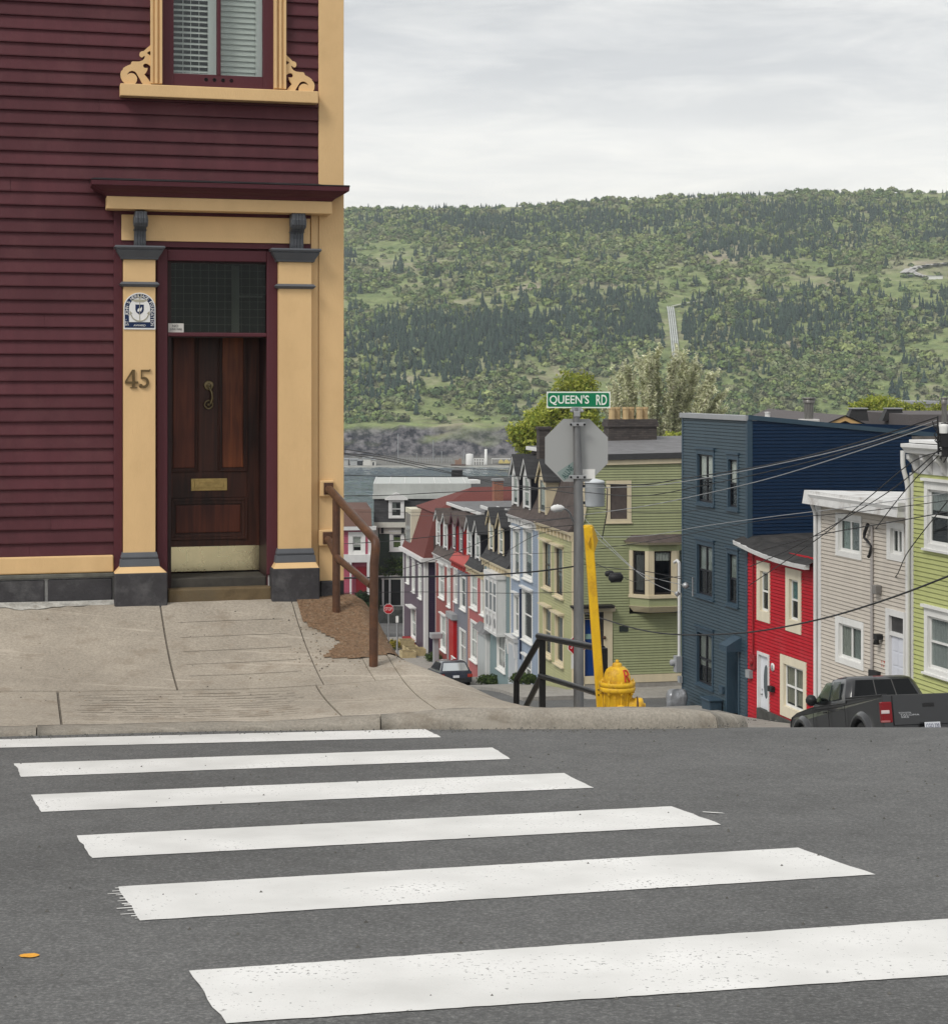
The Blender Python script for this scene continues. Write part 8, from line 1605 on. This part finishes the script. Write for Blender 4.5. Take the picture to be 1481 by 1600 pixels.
qbox('quay_shed', 530, 544, 718, 726, 6, paint('grey shed wall', (.40, .40, .38)), 'grey shed at the left end of the far quay', 'shed'); qbox('container', 547, 558, 718.5, 726, 5, paint('grey container', (.36, .37, .37)), 'pale grey container between the sheds on the far quay', 'container')
qbox('container', 559, 566, 720, 727, 5, PLASTIC, 'dark container between the sheds on the far quay', 'container')
for i, x in enumerate((622, 677, 690, 725, 651, 803)):
    Yp = 668 + 3 * (i % 2); yt = (678, 687, 705, 702, 708, 672)[i]; b_ = P(x, 722, Yp); m = MB(); m.tube([(b_.x, Yp, -29.5), (b_.x, Yp, (HY - yt) / F * Yp)], .16, 6); single('light_pole', m, METAL, (b_.x, Yp, -29.5), ['tall pale light pole before the rock face left of the others', 'tall pale light pole in the middle of the rock face', 'short light pole just right of the tall middle one', 'light pole beside the white storage tank', 'short light pole between the two tall ones', 'tall mast behind the mansard roofs'][i], 'pole')
c = P(733.5, 720, 660); m = MB(); m.lathe((c.x, 660, -29.9), [(1.35, 0), (1.35, 3.9), (1.2, 4.15), (0, 4.3)], 16); single('storage_tank', m, WHITE, (c.x, 660, -29.9), 'squat white storage tank on the far quay', 'tank')
c = P(759, 720, 660); m = MB(); m.lathe((c.x, 660, -29.9), [(.5, 0), (.5, 5.9), (0, 6.0)], 10); single('white_silo', m, WHITE, (c.x, 660, -29.9), 'slim tall white silo right of the storage tank', 'silo')
m = MB(); r = WQ.rect(740, 717, 756, 727)
for i in range(5): a = lerp(r[0], r[1], i / 4); m.wbox(WQ, a - .12, a + .12, -29.9, r[3], -2, -1.8)
for h in (r[3], r[3] - .9): m.wbox(WQ, r[0], r[1], h - .12, h + .12, -2.1, -1.9)
single('pipe_rack', m, WHITE, WQ.p(r[0], -29.9), 'white pipe rack between the tank and the silo', 'rack')
for i in range(3):
    c = P(783 + 8.5 * i, 722, 659); m = MB(); n = 8; m.add([(c.x + 1.0 * math.cos(math.pi * k / n), 659 + d, -29.6 + .4 + 1.3 * math.sin(math.pi * k / n)) for d in (0, 3) for k in range(n + 1)], [(k, k + 1, k + n + 2, k + n + 1) for k in range(n)] + [tuple(range(n + 1))]); single('yellow_shelter', m, paint('shelter yellow', (.55, .45, .16)), (c.x, 659, -29.6), ['arched pale yellow shelter nearest the white silo', 'arched pale yellow shelter in the middle of its row', 'arched pale yellow shelter furthest right in its row'][i], 'shelter')
m = MB(); r = WQ.rect(768, 718, 812, 720); m.wbox(WQ, r[0], r[1] + 8, r[2] + .4, r[3], -9, -6)
for i in range(5): a = lerp(r[0], r[1] + 8, i / 4); m.wbox(WQ, a, a + .2, -29.9, r[2] + .4, -9, -8.8)
single('white_canopy', m, WHITE, WQ.p(r[0], -29.9, -6), 'long white canopy on posts behind the yellow shelters', 'canopy')
c = P(716, 722, 654); m = MB(); m.hexa([(c.x - 2.4, 651, -30.4), (c.x + 2.4, 651, -30.4), (c.x + 2.4, 653.5, -30.4), (c.x - 2.4, 653.5, -30.4), (c.x - 2.8, 650.8, -29.2), (c.x + 2.8, 650.8, -29.2), (c.x + 2.8, 653.6, -29.2), (c.x - 2.8, 653.6, -29.2)]); t = thing('rusty_barge', 'rusty brown barge moored by the far quay', 'boat', (c.x, 652, -30.4)); part('hull', m, RUST, t); m = MB(); m.box(Vector((c.x, 652.2, -28.4)), 2.4, 1.6, 1.6); m.box(Vector((c.x + .6, 652.2, -27.4)), .8, .8, .6); part('cabin', m, paint('barge cabin', (.24, .14, .09)), t)
m = MB(); r = WQ.rect(600, 716, 705, 724)
for i in range(26): a = lerp(r[0], r[1], i / 25); m.wbox(WQ, a, a + .1, -29.8, r[3] - .4, -12, -11.9)
m.wbox(WQ, r[0], r[1], r[3] - .5, r[3] - .35, -12, -11.9); m.wbox(WQ, r[0], r[1], r[3] - 1.2, r[3] - 1.1, -12, -11.9); single('quay_fence', m, METAL, WQ.p(r[0], -29.8, -12), 'pale mesh fence along the far quay below the rocks', 'fence')
# ------------------------------------------------------------------ near trees
BARK = M('grey bark', (.13, .105, .08), .9, .25, 8.0, bump=.5, bscale=20)
def grow(base, top, spread, n_limbs, seed, trunk_r=.22, twist=.5, sub=4):
    r = random.Random(seed); m = MB(); tips = []; base, top = Vector(base), Vector(top); H_ = (top - base).length; fork = base.lerp(top, .32)
    m.tube([base, base.lerp(fork, .5) + Vector((.05, .05, 0)), fork], [trunk_r, trunk_r * .85, trunk_r * .7], 8)
    for i in range(n_limbs):
        a = i * 2.399 + r.uniform(-.3, .3); el = r.uniform(.25, 1.0); end = fork + Vector((math.cos(a) * spread * (1.05 - .55 * el) * r.uniform(.6, 1), math.sin(a) * spread * (1.05 - .55 * el) * r.uniform(.6, 1), (top.z - fork.z) * el * r.uniform(.8, 1)))
        mid = fork.lerp(end, .5) + Vector((r.uniform(-.2, .2), r.uniform(-.2, .2), .25 * twist)) * spread * .2; s0 = base.lerp(fork, r.uniform(.75, 1.0)); m.tube([s0, mid, end], [trunk_r * .5, trunk_r * .3, trunk_r * .08], 6); tips.append(end)
        for k in range(sub):
            p = mid.lerp(end, r.uniform(.0, .9)); q = p + Vector((r.uniform(-1, 1), r.uniform(-1, 1), r.uniform(.0, 1.0))) * spread * .32; m.tube([p, p.lerp(q, .5) + Vector((0, 0, .06)), q], [trunk_r * .2, trunk_r * .12, trunk_r * .04], 4); tips.append(q)
    return m, tips
def leaves(tips, per, rad, size, cols, seed, aspect=1.0, squash=.8):
    r = np.random.default_rng(seed); T = np.array([tuple(t) for t in tips]); n = len(T) * per; c = np.repeat(T, per, 0); g = r.normal(size=(n, 3)); g /= np.linalg.norm(g, axis=1, keepdims=True); c = c + g * rad * (r.random((n, 1)) ** .5) * np.array([1, 1, squash]); nr = r.normal(size=(n, 3)) + g * .8 + np.array([0, 0, .5]); nr /= np.linalg.norm(nr, axis=1, keepdims=True)
    a = np.cross(nr, r.normal(size=(n, 3))); a /= np.linalg.norm(a, axis=1, keepdims=True); b_ = np.cross(nr, a); s_ = size * r.uniform(.6, 1.35, (n, 1)); q = np.stack([c - a * s_ * aspect, c - b_ * s_ * .55, c + a * s_ * aspect, c + b_ * s_ * .55], 1)
    tip_t = np.repeat(r.uniform(.75, 1.2, (len(T), 1)), per, 0); col = np.array(cols)[r.integers(0, len(cols), n)] * tip_t * r.uniform(.85, 1.15, (n, 1)); return q.reshape(-1, 3), np.arange(n * 4).reshape(-1, 4), np.repeat(col, 4, 0)
def tree(name, label, base, top, spread, limbs, per, rad, size, cols, seed, aspect=1.0, trunk_r=.22, sub=4, group=None, cat='tree', squash=.8):
    t = thing(name, label, cat, base, group); m, tips = grow(base, top, spread, limbs, seed, trunk_r, sub=sub); part('trunk', m, BARK, t)
    V, Fc, cv = leaves(tips, per, rad, size, cols, seed + 1, aspect, squash); V = V - np.array(tuple(base)); o = bpy.data.objects.new('crown', attr_mesh('crown', V, Fc, cv, LEAFT, '')); COL.objects.link(o); o.parent = t; return t
YEL_G = [(.36, .39, .06), (.28, .33, .055), (.44, .46, .10), (.20, .26, .045)]
Yt = 98.0
tree('maple_tree', 'yellow green spring maple behind the street name sign', P(890, 760, Yt), P(893, 590, Yt), 2.4, 15, 150, .70, .10, YEL_G, 31, 1.2)
tree('maple_tree', 'yellow green spring maple left of the stop sign back above the mansard roofs', P(838, 765, Yt + 2), P(835, 624, Yt + 2), 1.7, 11, 130, .62, .10, YEL_G, 33, 1.2)
tree('maple_tree', 'small yellow green tree between the chimney stack and the navy house', P(1040, 770, Yt), P(1038, 664, Yt), 1.4, 8, 110, .5, .10, YEL_G, 35, 1.2)
WIL = [(.66, .67, .46), (.58, .60, .40), (.72, .71, .53), (.50, .53, .32)]
Yw = 118.0
t = thing('budding_willow', 'large pale grey green budding willow behind the chimney stack', 'tree', P(1030, 780, Yw)); r_ = random.Random(77); m = MB(); bas = P(1030, 780, Yw); tips = []
ctr = P(1038, 700, Yw)
for i in range(16):
    a = math.radians(lerp(18, 162, (i + .5) / 16) + r_.uniform(-4, 4)); L_ = lerp(5.0, 6.3, math.sin(a)) * r_.uniform(.85, 1.02); dy = r_.uniform(-1.6, 1.6); end = ctr + Vector((math.cos(a) * L_ * .72, dy * 1.4, math.sin(a) * L_)); fork = bas + Vector((r_.uniform(-.4, .4), r_.uniform(-.3, .3), 1.8)); mid = fork.lerp(end, .5) + Vector((math.cos(a) * .5, 0, -.15)); m.tube([bas, fork, mid, end], [.22, .15, .08, .015], 5)
    for k in range(54):
        f = r_.uniform(.25, 1.0); p = (fork.lerp(mid, f * 2) if f < .5 else mid.lerp(end, f * 2 - 1)); d = Vector((math.cos(a) * .5 + r_.uniform(-.5, .5), r_.uniform(-.6, .6), .7 + r_.uniform(-.1, .5))) * r_.uniform(.5, 1.3); m.tube([p, p + d * .5 + Vector((0, 0, .05)), p + d], [.018, .012, .006], 3, caps=False); tips += [p + d * q_ for q_ in (1.0, .8, .6, .4, .2)]
part('trunk', m, M('pale willow bark', (.40, .37, .28), .9), t); V, Fc, cv = leaves(tips, 14, .16, .085, WIL, 78, 1.6, 1.6); o = bpy.data.objects.new('crown', attr_mesh('crown', V - np.array(tuple(bas)), Fc, cv, LEAFT, '')); COL.objects.link(o); o.parent = t
tree('blossom_bush', 'white blossoming shrub at the foot of the budding willow', P(1052, 720, 100), P(1052, 690, 100), 1.2, 7, 90, .4, .07, [(.55, .55, .50), (.4, .42, .3), (.2, .24, .08)], 41, cat='shrub')
tree('small_tree', 'yellow green tree crown peeping over the red hipped roof', P(787, 830, 116), P(787, 768, 116), 1.0, 8, 110, .45, .10, YEL_G, 43, 1.2)
for i, (x, yb, yt_, Y_, sp_, lab) in enumerate(((1352, 690, 620, 128, 1.5, 'yellow green tree between the two black roof ventilators'), (1376, 690, 617, 130, 1.6, 'taller yellow green tree behind the brown gable roof'), (1418, 690, 632, 132, 1.6, 'yellow green tree in front of the pale block building'), (1462, 690, 636, 126, 1.1, 'yellow green tree beside the utility pole at the right'), (1246, 690, 650, 110, .8, 'yellow green treetop left of the tall steel flue'))): tree('small_tree', lab, P(x, yb, Y_), P(x, yt_, Y_), sp_, 9, 90, .55, .11, YEL_G, 50 + i, 1.2)
DKG = [(.03, .055, .02), (.022, .042, .018), (.045, .07, .025)]
tree('cedar_shrub', 'dark conical cedar behind the rusty handrail at the hill foot', P(570, 985, 112), P(570, 925, 112), .8, 14, 120, .35, .08, DKG, 61, cat='shrub')
MIDG = [(.07, .11, .03), (.05, .085, .025), (.09, .13, .04)]
for i, (x, y, Y_, lab) in enumerate(((812, 1078, 80, 'green weeds at the foot of the powder blue house'), (775, 1080, 85, 'green weeds along the foot of the teal house'), (824, 1092, 77, 'taller green weeds beside the black stair rail'), (680, 1034, 99, 'grassy weeds by the brick red house step'), (616, 1014, 105, 'yellow flowering shrub by the planter boxes'), (760, 1086, 86, 'green weeds near the pink house step'))):
    c = P(x, y, Y_); c.z = G(Y_) + .05; tree('weed_clump', lab, c, c + Z * (.55 if i != 3 else .3), .42 if i != 3 else .8, 8, 34, .2, .06, MIDG if i != 4 else [(.35, .28, .04), (.1, .13, .03), (.42, .34, .05)], 70 + i, cat='weeds', trunk_r=.03)
c = WD.p(WD.px(620, 880)[0], WD.px(620, 900)[1], .6); tree('garden_shrub', 'leafy shrub growing against the dark green house', c - Z * 1.5, c + Z * 1.6, 1.4, 7, 40, .35, .09, MIDG, 81, cat='shrub', trunk_r=.05)
# ------------------------------------------------------------------ mid street utility pole
YV = 64.0; vp = P(904.5, 900, YV); t = thing('utility_pole', 'utility pole with grey transformer and lamp hidden behind the sign pole', 'utility pole', (vp.x, YV, G(YV) - .3)); m = MB(); m.tube([(vp.x, YV, G(YV) - .3), (vp.x, YV, (HY - 735) / F * YV)], [.15, .12], 10); part('pole', m, WOODP, t)
c = P(929, 790, YV - .1); m = MB(); m.lathe(c, [(.33, -.02), (.35, .02), (.35, .80), (.36, .81), (.36, .86), (.30, .90), (.06, .96)], 18); tf = part('transformer', m, paint('transformer grey', (.52, .55, .57), rough=.4), t)
m = MB(); m.tube([c + Vector((.33, 0, .75)), c + Vector((.45, -.1, .6)), c + Vector((.42, -.1, -.3)), c + Vector((.25, -.1, -1.2))], .02, 5); m.box(c + Vector((-.45, 0, .7)), .3, .1, .1); m.box(c + Vector((-.45, 0, .1)), .3, .1, .1); part('transformer_fitting', m, CABLE, tf)
m = MB(); m.tube(arc_pts([(vp.x, YV, P(0, 838, YV).z), P(896, 815, YV - .3), P(888, 797, YV - .6), P(875, 793, YV - .9)], .3), .035, 6); part('lamp_arm', m, METAL, t); m = MB(); m.lathe(P(879, 794, YV - .9), [(.05, -.05), (.12, .05), (.13, .3), (.07, .42), (0, .43)], 10, 0, (-1, -.2, -.03)); m.lathe(P(871, 791, YV - .9), [(.06, -.06), (.06, .04), (0, .08)], 8); part('lamp_head', m, WG, t)
# ------------------------------------------------------------------ overhead cables
def cable(pts, r, label, mat=CABLE, group='overhead cables', name='overhead_cable', n=5):
    r = r * .8; p = [P(*q) if not isinstance(q, Vector) else q for q in pts]; out = []
    for i in range(len(p) - 1):
        p0, p1, p2, p3 = p[max(0, i - 1)], p[i], p[i + 1], p[min(len(p) - 1, i + 2)]
        for k in range(8):
            t = k / 8; out.append(.5 * ((2 * p1) + (p2 - p0) * t + (2 * p0 - 5 * p1 + 4 * p2 - p3) * t * t + (3 * p1 - p0 - 3 * p2 + p3) * t ** 3))
    out.append(p[-1]); m = MB(); m.tube(out, r, n); return single(name, m, mat, out[0], label, 'cable', group)
LH = iter(['uppermost black cable dipping across the harbour from the maroon house corner', 'black cable dipping across the harbour just under the uppermost one', 'level black cable crossing the harbour just above the white flat roof', 'black cable merging with the harbour cables before the black flat roof', 'lowest black cable over the harbour, level with the white dormer gable'])
LT = iter(['thin cable crossing the row houses level with the dormer sills', 'thickest black cable crossing the row houses at first floor window height', 'thin lowest cable crossing the row houses below the thickest one', 'thin cable rising from the plum house eave to the transformer pole', 'thin level cable across the flat roofs of the row houses', 'thin cable rising steeply from the pink house to the transformer pole', 'thin cable across the harbour end just below the white flat roof', 'short thin cable across the black mansards of the row houses'])
LO = iter(['black cable passing before the bay window to the navy corner', 'pale service wire falling from the transformer pole to the bay window corner', 'pale service wire falling just below another toward the navy corner mast', 'black cable crossing the olive side above the bay window roof', 'black cable with slack loops in front of the bay window', 'spare olive side cable'])
LN = iter(['topmost black cable from the transformer pole to the right utility pole', 'pale steel cable just under the topmost one across the navy top floor', 'black cable third from the top across the navy top floor', 'pale steel cable falling steepest across the navy top floor windows', 'pale steel cable crossing the navy house just above the red roof', 'thin black cable crossing the navy house just above the red roof'])
LS = iter(['service cable from the right utility pole to the red house eave', 'service cable from the right utility pole sagging across the beige upper window', 'short service cable dropping to the beige house conduit top', 'slack service cable looping over the lime siding to the beige meter box', 'thin service cable running almost level over the beige roof edge'])
for q in ([(470, 690, 60), (600, 712, 80), (687, 728, 95), (803, 736, 110), (904, 738, 64)], [(470, 699, 60), (600, 719, 80), (690, 737, 90), (790, 755, 84), (904, 772, 64)], [(470, 740, 60), (600, 744, 75), (700, 745, 85), (803, 744, 75), (904, 745, 64)], [(470, 706, 60), (590, 713, 75), (700, 737, 88), (800, 760, 80), (904, 760, 64)], [(470, 775, 60), (600, 774, 75), (700, 769, 80), (800, 766, 75), (904, 760, 64)]): cable(q, .022, next(LH))
for q, r in (([(470, 853, 55), (600, 846, 60), (720, 834, 64), (830, 826, 64), (904, 820, 64)], .016), ([(470, 904, 52), (620, 902, 58), (750, 899, 62), (838, 893, 63), (904, 884, 64)], .035), ([(470, 928, 60), (650, 925, 66), (800, 927, 66), (904, 925, 64)], .014), ([(620, 892, 80), (720, 860, 76), (810, 822, 70), (904, 808, 64)], .018), ([(640, 806, 95), (740, 806, 80), (840, 812, 70), (904, 806, 64)], .014), ([(690, 905, 80), (760, 880, 72), (840, 835, 66), (904, 828, 64)], .014), ([(560, 800, 90), (700, 800, 85), (820, 795, 72), (904, 790, 64)], .012), ([(700, 868, 80), (800, 866, 70), (904, 862, 64)], .012)): cable(q, r, next(LT))
for q, r, mt in (([(904, 755, 64), (1000, 757, 58), (1066, 748, 54), (1200, 726, 48), (1330, 694, 43), (1466, 651, 40)], .020, CABLE), ([(904, 762, 64), (1000, 760, 58), (1090, 749, 54), (1220, 724, 48), (1340, 696, 43), (1466, 656, 40)], .016, STEEL), ([(904, 768, 64), (1000, 775, 58), (1100, 758, 54), (1230, 730, 48), (1350, 697, 43), (1466, 661, 40)], .018, CABLE), ([(904, 805, 64), (1000, 792, 58), (1090, 774, 54), (1200, 748, 48), (1330, 708, 43), (1466, 662, 40)], .016, STEEL), ([(904, 838, 64), (1000, 838, 58), (1100, 822, 52), (1200, 808, 48), (1330, 792, 43), (1481, 770, 40)], .012, STEEL), ([(904, 880, 64), (960, 888, 60), (1010, 893, 57), (1066, 905, 56)], .016, CABLE), ([(904, 862, 64), (1000, 848, 57), (1100, 830, 52), (1200, 812, 47), (1340, 800, 43), (1481, 782, 40)], .012, CABLE)): cable(q, r, next(LN) if q[-1][0] > 1400 else next(LO), mt)
for q, mt in (([(904, 800, 64), (960, 860, 60), (1010, 905, 58), (1060, 928, 57)], STEEL), ([(904, 815, 64), (950, 855, 61), (1000, 895, 58), (1070, 915, 56)], STEEL), ([(904, 790, 64), (980, 800, 60), (1066, 800, 57), (1110, 792, 55)], CABLE), ([(904, 870, 64), (930, 880, 63), (980, 905, 60), (1000, 908, 58), (1066, 900, 56)], CABLE)): cable(q, .012, next(LO), mt)
cable([(904, 955, 64), (945, 968, 60), (1000, 984, 56), (1066, 992, 52), (1170, 988, 47), (1280, 968, 42), (1390, 935, 38), (1500, 893, 34)], .026, 'thick black cable sagging low across the navy, red and beige houses', CABLE, None, n=7)
for q in ([(1470, 705, 40), (1425, 722, 41), (1360, 775, 43), (1280, 840, 46), (1170, 915, 52)], [(1470, 700, 40), (1400, 760, 42), (1320, 810, 45), (1230, 860, 49), (1172, 885, 52)], [(1466, 712, 40), (1430, 748, 41), (1395, 790, 43), (1362, 834, 47)], [(1481, 782, 40), (1420, 860, 43), (1400, 900, 45), (1378, 915, 48)], [(1481, 800, 40), (1380, 818, 43), (1280, 836, 46), (1190, 860, 52)]): cable(q, .016, next(LS), CABLE, 'service cables')
m = MB(); c = P(962, 903, 60); m.lathe(c - Vector((.25, 0, 0)), [(.05, 0), (.16, .08), (.16, .42), (.05, .5)], 10, 0, (1, 0, .05)); m.lathe(P(945, 897, 61), [(.05, 0), (.1, .05), (.1, .25), (.05, .3)], 8, 0, (1, 0, .1)); single('splice_box', m, CABLE, c, 'black splice box hanging on the cable in front of the bay window', 'splice box')
m = MB(); c = P(1071, 915, 55.5); m.lathe(c, [(.0, -.11), (.09, -.06), (.11, 0), (.09, .06), (0, .11)], 10); m.tube([P(1082, 902, 55.5), P(1082, 932, 55.5)], .02, 5); m.lathe(P(1058, 928, 56), [(0, -.1), (.1, 0), (0, .1)], 8); single('cable_insulator', m, METAL, c, 'pale ball insulators at the front of the navy house', 'insulator')
# ------------------------------------------------------------------ air over the harbour
HZ = bpy.data.materials.new('harbour air'); HZ.use_nodes = True; nt = HZ.node_tree; nt.nodes.remove(nt.nodes['Principled BSDF']); pv = nt.nodes.new('ShaderNodeVolumePrincipled'); pv.inputs['Color'].default_value = (.86, .92, 1.0, 1); pv.inputs['Density'].default_value = 0.00018; pv.inputs['Anisotropy'].default_value = .2; nt.links.new(pv.outputs[0], nt.nodes['Material Output'].inputs['Volume'])
mb = MB(); mb.hexa([(-470, -45, -42), (840, -45, -42), (840, 1420, -42), (-470, 1420, -42), (-470, -45, 185), (840, -45, 185), (840, 1420, 185), (-470, 1420, 185)]); single('haze', mb, HZ, (0, 0, 0), 'thin pale haze over the harbour', kind='stuff')
